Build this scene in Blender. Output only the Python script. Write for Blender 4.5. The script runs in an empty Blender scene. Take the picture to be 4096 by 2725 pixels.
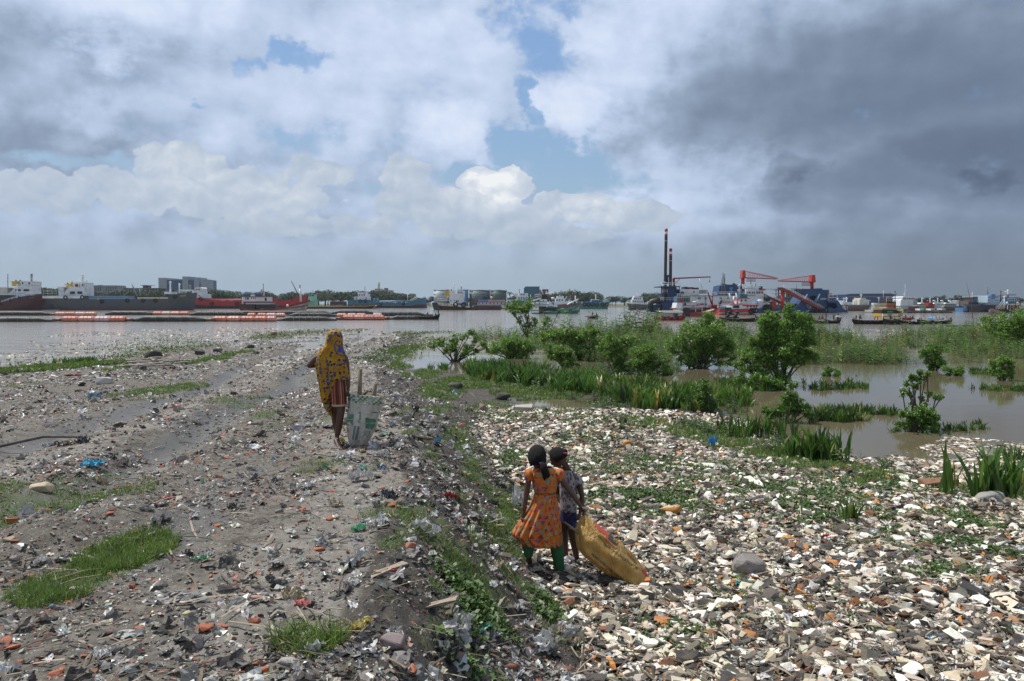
import bpy, bmesh, math, random
import numpy as np
from mathutils import Vector, Matrix, Euler
R = math.radians
random.seed(7)
rng = np.random.default_rng(7)
scene = bpy.context.scene
COL = scene.collection
# -- camera
CAMH = 3.4
FPX = 3186.0
PITCH = math.atan(150.5 / FPX)
cam_d = bpy.data.cameras.new("camera")
cam_d.lens = 28.0
cam_d.sensor_width = 36.0
cam_d.clip_start = 0.1
cam_d.clip_end = 12000
cam = bpy.data.objects.new("camera", cam_d)
cam.location = (0, 0, CAMH)
cam.rotation_euler = (math.pi / 2 - PITCH, 0, 0)
COL.objects.link(cam)
scene.camera = cam
scene.render.resolution_x = 1024
scene.render.resolution_y = 681
scene.view_settings.view_transform = 'Standard'
scene.view_settings.look = 'None'
scene.view_settings.exposure = 0.0
scene.view_settings.gamma = 1.0
# -- sun
SUN_DIR = Vector((-0.42, 0.26, 0.87)).normalized()
sun_d = bpy.data.lights.new("sun", 'SUN')
sun_d.energy = 4.9
sun_d.angle = R(0.5)
sun_d.color = (1.0, 0.965, 0.9)
sun = bpy.data.objects.new("sun", sun_d)
sun.rotation_euler = SUN_DIR.to_track_quat('Z', 'Y').to_euler()
sun.location = (-20, 15, 60)
COL.objects.link(sun)
# -- node helper
class NT:
 def __init__(s, tree):
  s.t = tree; s.n = tree.nodes; s.l = tree.links
 def put(s, sock, v):
  if hasattr(v, 'is_output') or isinstance(v, bpy.types.NodeSocket):
   s.l.new(v, sock)
  elif v is not None:
   sock.default_value = v
 def math(s, op, a, b=None, c=None, clamp=False):
  n = s.n.new('ShaderNodeMath'); n.operation = op; n.use_clamp = clamp
  s.put(n.inputs[0], a)
  if b is not None: s.put(n.inputs[1], b)
  if c is not None: s.put(n.inputs[2], c)
  return n.outputs[0]
 def vmath(s, op, a, b=None, out=0):
  n = s.n.new('ShaderNodeVectorMath'); n.operation = op
  s.put(n.inputs[0], a)
  if b is not None:
   if op == 'SCALE': s.put(n.inputs['Scale'], b)
   else: s.put(n.inputs[1], b)
  return n.outputs[out]
 def comb(s, x, y, z=0.0):
  n = s.n.new('ShaderNodeCombineXYZ')
  s.put(n.inputs[0], x); s.put(n.inputs[1], y); s.put(n.inputs[2], z)
  return n.outputs[0]
 def sep(s, v):
  n = s.n.new('ShaderNodeSeparateXYZ'); s.put(n.inputs[0], v)
  return n.outputs
 def noise(s, vec, scale, detail=2.0, rough=0.5, out=0, dist=0.0):
  n = s.n.new('ShaderNodeTexNoise')
  if vec is not None: s.put(n.inputs['Vector'], vec)
  n.inputs['Scale'].default_value = scale
  n.inputs['Detail'].default_value = detail
  n.inputs['Roughness'].default_value = rough
  n.inputs['Distortion'].default_value = dist
  return n.outputs[out]
 def mix(s, f, a, b, blend='MIX'):
  n = s.n.new('ShaderNodeMix'); n.data_type = 'RGBA'; n.blend_type = blend
  s.put(n.inputs[0], f); s.put(n.inputs[6], a); s.put(n.inputs[7], b)
  return n.outputs[2]
 def maprange(s, v, a, b, c=0.0, d=1.0, smooth=False):
  n = s.n.new('ShaderNodeMapRange')
  if smooth: n.interpolation_type = 'SMOOTHSTEP'
  s.put(n.inputs[0], v)
  n.inputs[1].default_value = a; n.inputs[2].default_value = b
  n.inputs[3].default_value = c; n.inputs[4].default_value = d
  return n.outputs[0]
 def ramp(s, v, stops, const=False):
  n = s.n.new('ShaderNodeValToRGB')
  if const: n.color_ramp.interpolation = 'CONSTANT'
  el = n.color_ramp.elements
  while len(el) < len(stops): el.new(0.5)
  for e, (p, c) in zip(el, stops):
   e.position = p
   e.color = (c[0], c[1], c[2], 1) if hasattr(c, '__len__') else (c, c, c, 1)
  s.put(n.inputs[0], v)
  return n.outputs[0]
# -- world: hazy monsoon sky with cloud masses
world = bpy.data.worlds.new("World")
scene.world = world
world.use_nodes = True
world.cycles.sampling_method = 'MANUAL'; world.cycles.sample_map_resolution = 256
def build_sky():
 w = NT(world.node_tree); w.n.clear()
 out = w.n.new('ShaderNodeOutputWorld'); bg = w.n.new('ShaderNodeBackground')
 w.l.new(bg.outputs[0], out.inputs[0])
 sky = w.n.new('ShaderNodeTexSky'); sky.sky_type = 'NISHITA'
 sky.sun_disc = False
 sky.sun_elevation = math.asin(SUN_DIR.z)
 sky.sun_rotation = math.atan2(SUN_DIR.x, SUN_DIR.y)
 sky.air_density = 1.2; sky.dust_density = 1.5
 tc = w.n.new('ShaderNodeTexCoord')
 d = w.vmath('NORMALIZE', tc.outputs['Generated'])
 x, y, z = w.sep(d)
 az = w.math('MULTIPLY', w.math('ARCTAN2', x, y), 57.2958)
 el = w.math('MULTIPLY', w.math('ARCSINE', z), 57.2958)
 P = w.comb(az, el, 0.0)
 def Q(dx=0, dy=0, sy=1.35): return w.comb(w.math('ADD', az, dx) if dx else az, w.math('MULTIPLY', w.math('ADD', el, dy) if dy else el, sy), 3.7)
 def vor(vec, scale, detail, rough=.5):
  n = w.n.new('ShaderNodeTexVoronoi'); n.voronoi_dimensions = '2D';  n.normalize = True
  n.inputs['Scale'].default_value = scale; n.inputs['Detail'].default_value = detail; n.inputs['Roughness'].default_value = rough; w.put(n.inputs['Vector'], vec)
  return n.outputs['Distance']
 q0 = Q()
 def noise2(vec, scale, detail=2.0, rough=.5, out=0):
  n = w.n.new('ShaderNodeTexNoise'); n.noise_dimensions = '2D'; w.put(n.inputs['Vector'], vec); n.inputs['Scale'].default_value = scale; n.inputs['Detail'].default_value = detail; n.inputs['Roughness'].default_value = rough
  return n.outputs[out]
 wn = noise2(q0, .30, 7.0, .6, out=1); W1 = w.vmath('SUBTRACT', wn, (.5, .5, .5))
 PW = w.vmath('ADD', P, w.vmath('MULTIPLY', W1, (6.5, 4.2, 0)))
 wl = noise2(q0, .12, 3.0, .55, out=1); PS = w.vmath('ADD', P, w.vmath('MULTIPLY', w.vmath('SUBTRACT', wl, (.5, .5, .5)), (9, 5, 0)))
 qb = w.vmath('ADD', q0, w.vmath('SCALE', W1, 2.2)); bil = w.math('SUBTRACT', 1.0, w.math('MULTIPLY', vor(qb, .55, 2.0), 1.3))
 qb2 = w.vmath('ADD', qb, (-.35, .75, 0)); bil2 = w.math('SUBTRACT', 1.0, w.math('MULTIPLY', vor(qb2, .55, 2.0), 1.3))
 relief = w.math('SUBTRACT', bil, bil2)
 fb = noise2(q0, .22, 7.0, .53); fb2 = noise2(w.vmath('ADD', q0, (-.9, 1.2, 0)), .22, 7.0, .53); rel2 = w.math('SUBTRACT', fb, fb2)
 def ae(dx, dy):
  px, py = dx * 1.7378, dy * 1.7378
  return math.degrees(math.atan((px - 2048) / FPX)), math.degrees(math.atan((1212 - py) / FPX / math.hypot(1, (px - 2048) / FPX)))
 def blob(dx, dy, rx, ry, vec=PW):
  a, e = ae(dx, dy); k = 1.7378 / FPX * 57.3
  m = w.vmath('MULTIPLY', w.vmath('SUBTRACT', vec, (a, e, 0)), (1 / (rx * k), 1 / (ry * k), 0))
  return w.vmath('LENGTH', m, out=1)
 def field(items, vec=PW, lo=1.45, hi=.35):
  acc = None
  for amp, dx, dy, rx, ry in items:
   m = w.maprange(blob(dx, dy, rx, ry, vec), lo, hi, 0, amp, True); acc = m if acc is None else w.math('MAXIMUM', acc, m)
  return acc
 gaps = field([(.9, 675, 140, 70, 34), (.6, 600, 178, 30, 20), (.7, 488, 240, 22, 16), (.85, 1250, 50, 85, 110), (.6, 1150, 70, 80, 45), (.8, 1225, 240, 34, 70), (1, 1190, 350, 75, 50), (1, 1300, 385, 120, 60),
     (.95, 1110, 395, 110, 42), (.5, 760, 335, 200, 36), (.55, 220, 388, 170, 34), (.55, 385, 418, 70, 30), (.55, 860, 445, 70, 34), (.7, 1370, 440, 130, 46), (.5, 1260, 430, 60, 40)])
 cov = w.maprange(w.math('SUBTRACT', w.math('ADD', .62, w.math('MULTIPLY', w.math('SUBTRACT', fb, .5), 1.5)), w.math('MULTIPLY', gaps, .80)), -.10, .46, 0, 1, True)
 white = field([(.75, 330, 10, 220, 70), (.7, 262, 132, 48, 36), (.45, 900, 120, 400, 120), (.45, 720, 240, 260, 70), (.65, 1050, 290, 130, 62), (.35, 500, 250, 150, 70), (.85, 1330, 260, 110, 70), (.7, 1400, 150, 130, 100), (.55, 1500, 60, 190, 80),
     (.35, 245, 262, 60, 30), (.5, 1600, 405, 200, 50), (.45, 1480, 450, 160, 60), (.3, 1850, 20, 350, 50)], PW, 1.7, .1)
 dark = field([(.20, 330, 160, 280, 90), (.34, 60, 340, 260, 90), (.24, 20, 120, 150, 220), (.80, 2150, 200, 560, 200), (.70, 1850, 215, 330, 110), (.92, 2340, 330, 330, 150), (.78, 2040, 420, 300, 80), (.70, 1860, 480, 150, 50), (.62, 2340, 560, 500, 190), (.35, 1500, 310, 200, 46), (.55, 1795, 395, 75, 42)], PS, 1.7, .2)
 dk2 = field([(.12, 1795, 398, 70, 36), (.08, 2270, 410, 60, 30)], PW, 1.3, .5)
 lum = w.math('ADD', .49, w.math('MULTIPLY', white, .36)); lum = w.math('SUBTRACT', lum, w.math('ADD', w.math('MULTIPLY', dark, .39), dk2))
 amp = w.maprange(dark, .3, .8, .8, .2)
 lum = w.math('ADD', lum, w.math('MULTIPLY', w.math('ADD', w.math('MULTIPLY', rel2, .34), w.math('MULTIPLY', w.math('SUBTRACT', fb, .5), .25)), amp))
 ramp = [(0.0, (.09, .125, .19)), (.15, (.15, .20, .29)), (.33, (.28, .36, .49)), (.5, (.46, .565, .75)), (.7, (.63, .73, .92)), (1.0, (.88, .92, .98))]
 cloud = w.ramp(lum, ramp)
 blue = w.ramp(w.math('DIVIDE', el, 25.0), [(0.0, (.36, .47, .58)), (.3, (.29, .47, .70)), (.6, (.22, .42, .76)), (1.0, (.22, .38, .76))])
 skyc = w.mix(0.6, w.vmath('SCALE', sky.outputs[0], 0.1), blue)
 col = w.mix(cov, skyc, cloud)
 heap = field([(.9, 420, 385, 110, 50), (.8, 300, 440, 150, 45), (.8, 560, 450, 210, 60), (.85, 740, 400, 80, 34), (.9, 935, 405, 62, 46), (.8, 1000, 480, 150, 55), (1.1, 1110, 425, 50, 42), (1.1, 1165, 430, 55, 44), (.9, 1100, 500, 200, 50), (.95, 1270, 475, 60, 36), (.95, 1350, 480, 80, 36), (.8, 1460, 500, 120, 36), (.8, 90, 450, 160, 50), (.75, 1240, 540, 200, 30), (.7, 700, 520, 300, 30)], w.vmath('ADD', P, w.vmath('MULTIPLY', W1, (2.2, 1.5, 0))), 1.6, .2)
 hh = w.math('ADD', heap, w.math('MULTIPLY', w.math('SUBTRACT', bil, .5), .62)); ha = w.maprange(hh, .44, .53, 0, 1, True)
 brt = field([(1, 1135, 428, 110, 60), (.5, 1330, 475, 130, 40), (.45, 420, 380, 120, 50), (.35, 930, 400, 70, 45), (.3, 600, 440, 200, 50)], P, 1.6, .2)
 hl = w.math('ADD', w.math('ADD', .50, w.math('MULTIPLY', relief, .42)), w.math('MULTIPLY', brt, .42)); hl = w.math('ADD', hl, w.math('MULTIPLY', w.math('SUBTRACT', fb, .5), .35))
 hcl = w.ramp(hl, [(0, (.33, .42, .55)), (.35, (.42, .51, .64)), (.6, (.51, .59, .70)), (.85, (.66, .72, .80)), (1.0, (.88, .90, .92))])
 fade = w.maprange(el, 1.5, 7.5, 0, 1, True); ha = w.math('MULTIPLY', ha, w.maprange(fade, 0, .6, 0, 1)); col = w.mix(ha, col, hcl)
 hcol = w.mix(w.maprange(az, -4, 30, 0, 1, True), (.36, .455, .54, 1), (.175, .22, .275, 1))
 col = w.mix(w.maprange(el, 6.8, .6, 0.0, .95, True), col, hcol)
 col = w.mix(w.maprange(el, 26, 45, 0, 1, True), col, (.42, .49, .62, 1))
 col = w.mix(w.maprange(el, 0, -4, 0, 1), col, (.16, .16, .14, 1))
 w.put(bg.inputs[0], w.vmath('SCALE', col, 10.0))
 bg.inputs[1].default_value = 0.1
build_sky()
# -- picture <-> place
def ray(px, py):
 u = (px - 2048) / FPX; v = -(py - 1362.5) / FPX
 return (u, math.cos(PITCH) + v * math.sin(PITCH), -math.sin(PITCH) + v * math.cos(PITCH))
def at(px, py, D):
 d = ray(px, py); t = D / d[1]
 return Vector((d[0] * t, D, CAMH + d[2] * t))
def onz(px, py, z=0.0):
 d = ray(px, py); t = (z - CAMH) / d[2]
 return Vector((d[0] * t, d[1] * t, z))
def wdist(py, z=0.0):
 return onz(2048, py, z).y
# -- numpy noise
def _h(ix, iy, s):
 n = (ix.astype(np.int64) * 374761393 + iy.astype(np.int64) * 668265263 + s * 974634777) & 0x7fffffff
 n = ((n ^ (n >> 13)) * 1274126177) & 0x7fffffff
 n = n ^ (n >> 16)
 return (n & 0xffff) / 65535.0
def vnoise(x, y, s=0):
 x = np.asarray(x, float); y = np.asarray(y, float)
 ix = np.floor(x); iy = np.floor(y); fx = x - ix; fy = y - iy
 fx = fx * fx * (3 - 2 * fx); fy = fy * fy * (3 - 2 * fy)
 a = _h(ix, iy, s); b = _h(ix + 1, iy, s); c = _h(ix, iy + 1, s); d = _h(ix + 1, iy + 1, s)
 return (a * (1 - fx) + b * fx) * (1 - fy) + (c * (1 - fx) + d * fx) * fy
def fbm(x, y, o=4, s=0, g=.5):
 t = 0; a = 1; n = 0
 for i in range(o):
  t = t + a * vnoise(x * 2 ** i + 17.3 * i, y * 2 ** i - 9.1 * i, s + i); n += a; a *= g
 return t / n
def sstep(a, b, x):
 t = np.clip((x - a) / (b - a), 0, 1); return t * t * (3 - 2 * t)
# -- the land
LAND = np.array([(-90, -8), (40, -8), (40, 18), (20, 18.6), (12, 18.4), (9.5, 16.9), (8.3, 17), (7.0, 17.8), (7.1, 20), (7.0, 22.5), (6.6, 25.4),
 (5.4, 27.6), (3.0, 31.2), (.4, 35), (-2.2, 39), (-4.0, 39.6), (-5.1, 41), (-6.9, 46), (-7.2, 58), (-7.5, 68), (-9, 80), (-11.5, 92), (-19.5, 96),
 (-24, 85), (-24.5, 66), (-24.5, 50), (-26, 41), (-40, 38), (-90, 38)], float)
def shore(x, y):
 x = np.asarray(x, float); y = np.asarray(y, float)
 best = np.full(x.shape, 1e9); inside = np.zeros(x.shape, bool)
 n = len(LAND)
 for i in range(n):
  ax, ay = LAND[i]; bx, by = LAND[(i + 1) % n]
  ex, ey = bx - ax, by - ay
  t = np.clip(((x - ax) * ex + (y - ay) * ey) / (ex * ex + ey * ey), 0, 1)
  best = np.minimum(best, np.hypot(x - ax - t * ex, y - ay - t * ey))
  cr = ((ay > y) != (by > y))
  with np.errstate(divide='ignore', invalid='ignore'):
   xi = ax + (y - ay) * ex / (ey if ey != 0 else 1e-9)
  inside ^= cr & (x < xi)
 sd = np.where(inside, best, -best)
 pud = np.hypot((x - 2.35) / 2.2, (y - 27.0) / 1.25) + .35 * (fbm(x * .9, y * .9, 2, 31) - .5)
 return np.minimum(sd, (pud - 1) * 1.3)
def lerp(y, pts):
 return np.interp(y, [p[0] for p in pts], [p[1] for p in pts])
CREST = [(0, -.35), (4, -.75), (7, -.95), (10, -1.45), (15, -2.2), (24, -3.9), (35, -6.0), (45, -8.5), (80, -11), (100, -13)]
FOOT = [(0, 1.35), (6, .95), (8.5, .62), (11, .25), (15, -.35), (22, -.5), (30, -1.6), (38, -4.8), (50, -7), (100, -10)]
HIGH = [(0, 1.68), (4, 1.66), (10, 1.5), (16, 1.3), (24, 1.05), (45, .62), (65, .42), (85, .34), (100, .3)]
TRACK1 = [(0, -4.3), (7, -4.5), (9.5, -4.65), (13.7, -5.3), (25, -7.1), (45, -11), (100, -16)]
TRACK2 = [(0, -7.2), (12, -7.6), (15.5, -7.8), (21.7, -9.2), (45, -14), (100, -20)]
def slope_t(x, y):
 c = lerp(y, CREST); f = lerp(y, FOOT)
 return (x - c + .5 * (fbm(x * .5, y * .5, 2, 5) - .5)) / (f - c)
def hgt(x, y):
 x = np.asarray(x, float); y = np.asarray(y, float)
 sd = shore(x, y)
 s = sstep(0, 1, slope_t(x, y))
 t1 = np.exp(-((x - lerp(y, TRACK1) + .5 * (fbm(y * .3, x * 0, 2, 41) - .5)) / .42) ** 2)
 t2 = np.exp(-((x - lerp(y, TRACK2)) / .5) ** 2)
 hi = lerp(y, HIGH) - .035 * np.clip(-2.5 - x, 0, 12) + .35 * (fbm(x * .35, y * .3, 3, 1) - .5) * sstep(3, 12, y)
 hi = hi - .17 * t1 - .17 * t2 + .06 * np.exp(-((x - lerp(y, TRACK1) - .8) / .3) ** 2) + .06 * np.exp(-((x - lerp(y, TRACK1) + .8) / .3) ** 2)
 lo = .56 - .02 * np.clip(y - 9, 0, 30) + .25 * (fbm(x * .4, y * .4, 3, 2) - .5)
 z = hi * (1 - s) + lo * s
 wl = np.where(s > .5, 7.5, 9.0)
 k = np.clip(sd / wl, 0, 1); k = 1 - (1 - k) ** 2.0
 z = np.where(sd > 0, z * k, -.3 * np.clip(-sd / 2.2, 0, 1))
 for gx, gy, gr, gh in ((-3.15, 6.35, .42, .17), (-3.55, 5.95, .38, .12), (-1.45, 4.35, .25, .06)): z = z + gh * np.exp(-(((x - gx) / gr) ** 2 + ((y - gy) / (gr * .8)) ** 2))
 b = np.exp(-((slope_t(x, y) - .42) / .45) ** 2) * sstep(0, 4, sd)
 rough = .35 + 1.0 * b - .22 * (t1 + t2)
 z = z + rough * (.09 * (fbm(x * 2.3, y * 2.3, 3, 3) - .5) + .07 * (fbm(x * 7, y * 7, 3, 4) - .5) ) * np.clip(.3 + sd * .4, .2, 1)
 z = z + .055 * np.clip(rough, 0, 1.3) * (np.abs(fbm(x * 13, y * 13, 2, 6) - .5) * 2) ** 1.5
 return z
def hz(x, y):
 return float(hgt(np.array([x]), np.array([y]))[0])
_DD = np.concatenate([np.arange(2.5, 20, .02), np.arange(20, 110, .1)])
def onground(px, py):
 d = ray(px, py); t = _DD / d[1]
 X = d[0] * t; Z = CAMH + d[2] * t
 G = np.maximum(hgt(X, _DD), 0.0)
 i = np.argmax(Z <= G)
 if Z[i] > G[i]: i = len(_DD) - 1
 return Vector((X[i], _DD[i], G[i]))
# -- objects
def tag(o, label=None, cat=None, group=None, kind=None):
 if label: o["label"] = label
 if cat: o["category"] = cat
 if group: o["group"] = group
 if kind: o["kind"] = kind
 return o
def link(name, me, parent=None, loc=None):
 o = bpy.data.objects.new(name, me)
 if loc is not None: o.location = loc
 if parent is not None: o.parent = parent
 COL.objects.link(o); return o
def thing(name, loc, label, cat, group=None):
 o = link(name, None, None, loc); o.empty_display_size = .3
 return tag(o, label, cat, group)
class MB:
 def __init__(s, origin=(0, 0, 0)):
  s.v = []; s.f = []; s.mi = []; s.o = Vector(origin); s.smooth = []
 def add(s, verts, faces, mi=0, smooth=False):
  b = len(s.v)
  s.v += [tuple(Vector(p) - s.o) for p in verts]
  s.f += [tuple(b + i for i in f) for f in faces]
  s.mi += [mi] * len(faces); s.smooth += [smooth] * len(faces)
  return s
 def box(s, a, b, mi=0, taper=0.0):
  x0, y0, z0 = (min(a[i], b[i]) for i in range(3)); x1, y1, z1 = (max(a[i], b[i]) for i in range(3))
  tx = (x1 - x0) * taper / 2; ty = (y1 - y0) * taper / 2
  V = [(x0, y0, z0), (x1, y0, z0), (x1, y1, z0), (x0, y1, z0), (x0 + tx, y0 + ty, z1), (x1 - tx, y0 + ty, z1), (x1 - tx, y1 - ty, z1), (x0 + tx, y1 - ty, z1)]
  return s.add(V, [(0, 3, 2, 1), (4, 5, 6, 7), (0, 1, 5, 4), (1, 2, 6, 5), (2, 3, 7, 6), (3, 0, 4, 7)], mi)
 def prism(s, poly, y0, y1, mi=0):
  n = len(poly)
  V = [(p[0], y0, p[1]) for p in poly] + [(p[0], y1, p[1]) for p in poly]
  F = [tuple(range(n)), tuple(reversed(range(n, 2 * n)))] + [(i, n + i, n + (i + 1) % n, (i + 1) % n) for i in range(n)]
  return s.add(V, F, mi)
 def tube(s, pts, r, n=6, mi=0, smooth=True, caps=True):
  pts = [Vector(p) for p in pts]; m = len(pts)
  rr = r if hasattr(r, '__len__') else [r] * m
  V = []; up = None
  for i, p in enumerate(pts):
   t = (pts[min(i + 1, m - 1)] - pts[max(i - 1, 0)])
   t = t.normalized() if t.length > 1e-9 else Vector((0, 0, 1))
   if up is None:
    up = Vector((0, 0, 1)) if abs(t.z) < .9 else Vector((1, 0, 0))
   a = t.cross(up); a = a.normalized() if a.length > 1e-6 else Vector((1, 0, 0)); b = a.cross(t).normalized(); up = b
   for k in range(n):
    q = 2 * math.pi * k / n
    V.append(p + (a * math.cos(q) + b * math.sin(q)) * rr[i])
  F = [(i * n + k, (i + 1) * n + k, (i + 1) * n + (k + 1) % n, i * n + (k + 1) % n) for i in range(m - 1) for k in range(n)]
  if caps: F += [tuple(range(n)), tuple(reversed(range((m - 1) * n, m * n)))]
  return s.add(V, F, mi, smooth)
 def loft(s, rings, mi=0, close=True, caps=(False, False), smooth=True):
  n = len(rings[0]); m = len(rings)
  V = [p for r_ in rings for p in r_]
  F = [(i * n + k, i * n + (k + 1) % n, (i + 1) * n + (k + 1) % n, (i + 1) * n + k) for i in range(m - 1) for k in range(n if close else n - 1)]
  if caps[0]: F.append(tuple(reversed(range(n))))
  if caps[1]: F.append(tuple(range((m - 1) * n, m * n)))
  return s.add(V, F, mi, smooth)
 def torus(s, c, R0, r, axis='y', n=14, m=6, mi=0):
  c = Vector(c); V = []
  for i in range(n):
   a = 2 * math.pi * i / n
   for k in range(m):
    b = 2 * math.pi * k / m
    rr = R0 + r * math.cos(b)
    p = (rr * math.cos(a), r * math.sin(b), rr * math.sin(a))
    if axis == 'x': p = (p[1], p[0], p[2])
    if axis == 'z': p = (p[0], p[2], p[1])
    V.append(c + Vector(p))
  F = [(i * m + k, ((i + 1) % n) * m + k, ((i + 1) % n) * m + (k + 1) % m, i * m + (k + 1) % m) for i in range(n) for k in range(m)]
  return s.add(V, F, mi, True)
 def ball(s, c, r, n=10, m=6, mi=0):
  c = Vector(c); r = r if hasattr(r, '__len__') else (r, r, r)
  rings = []
  for i in range(m + 1):
   ph = -math.pi / 2 + math.pi * i / m
   cr = max(math.cos(ph), .02)
   rings.append([c + Vector((r[0] * cr * math.cos(2 * math.pi * k / n), r[1] * cr * math.sin(2 * math.pi * k / n), r[2] * math.sin(ph))) for k in range(n)])
  return s.loft(rings, mi, True, (True, True))
 def build(s, name, mats, parent=None, label=None):
  me = bpy.data.meshes.new(name)
  me.from_pydata(s.v, [], s.f)
  for m in (mats if isinstance(mats, (list, tuple)) else [mats]): me.materials.append(m)
  me.polygons.foreach_set('material_index', s.mi)
  me.polygons.foreach_set('use_smooth', s.smooth)
  me.validate(); me.update()
  o = link(name, me, parent)
  if parent is None: o.location = s.o
  if label: o['label'] = label
  return o
def np_mesh(name, V, F, mats, parent=None, cols=None, smooth=False, mi=None, loc=None):
 me = bpy.data.meshes.new(name)
 V = np.ascontiguousarray(V, np.float32); F = np.ascontiguousarray(F, np.int32)
 n, k = F.shape
 me.vertices.add(len(V)); me.vertices.foreach_set('co', V.ravel())
 me.loops.add(n * k); me.loops.foreach_set('vertex_index', F.ravel())
 me.polygons.add(n); me.polygons.foreach_set('loop_start', np.arange(0, n * k, k, dtype=np.int32))
 for m in (mats if isinstance(mats, (list, tuple)) else [mats]): me.materials.append(m)
 if mi is not None: me.polygons.foreach_set('material_index', np.ascontiguousarray(mi, np.int32))
 me.polygons.foreach_set('use_smooth', np.full(n, smooth, bool))
 if cols is not None:
  a = me.attributes.new('tint', 'FLOAT_COLOR', 'POINT')
  c4 = np.ones((len(V), 4), np.float32); c4[:, :3] = cols
  a.data.foreach_set('color', c4.ravel())
 me.update(calc_edges=True)
 return link(name, me, parent, loc)
# -- materials
_M = {}
def mat(name, col=(.5, .5, .5), rough=.6, var=.25, scale=3.0, metal=0.0, dirt=None, dirt_amt=.5, bump=0.0, attr=False, trans=0.0, spec=None, alpha=None, tex='Object'):
 if name in _M: return _M[name]
 m = bpy.data.materials.new(name); m.use_nodes = True
 t = NT(m.node_tree); b = t.n['Principled BSDF']
 tc = t.n.new('ShaderNodeTexCoord').outputs[tex]
 if attr:
  a = t.n.new('ShaderNodeAttribute'); a.attribute_name = 'tint'; base = a.outputs['Color']
 else:
  base = (col[0], col[1], col[2], 1)
 nz = t.noise(tc, scale, 5.0, .6)
 c = t.mix(1.0, base, t.maprange(nz, .25, .75, 1 - var, 1 + var), 'MULTIPLY')
 if dirt is not None:
  n2 = t.noise(tc, scale * .45, 6.0, .65)
  c = t.mix(t.maprange(n2, .5, .68, 0, dirt_amt, True), c, (dirt[0], dirt[1], dirt[2], 1))
 t.put(b.inputs['Base Color'], c)
 b.inputs['Roughness'].default_value = rough
 b.inputs['Metallic'].default_value = metal
 if spec is not None: b.inputs['Specular IOR Level'].default_value = spec
 if bump:
  bn = t.n.new('ShaderNodeBump'); bn.inputs['Strength'].default_value = bump; bn.inputs['Distance'].default_value = .02
  t.put(bn.inputs['Height'], t.noise(tc, scale * 4, 4.0, .6)); t.l.new(bn.outputs[0], b.inputs['Normal'])
 if trans:
  tr = t.n.new('ShaderNodeBsdfTranslucent'); t.put(tr.inputs[0], c)
  mx = t.n.new('ShaderNodeMixShader'); mx.inputs[0].default_value = trans
  t.l.new(b.outputs[0], mx.inputs[1]); t.l.new(tr.outputs[0], mx.inputs[2])
  t.l.new(mx.outputs[0], t.n['Material Output'].inputs[0])
 _M[name] = m
 return m
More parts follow.
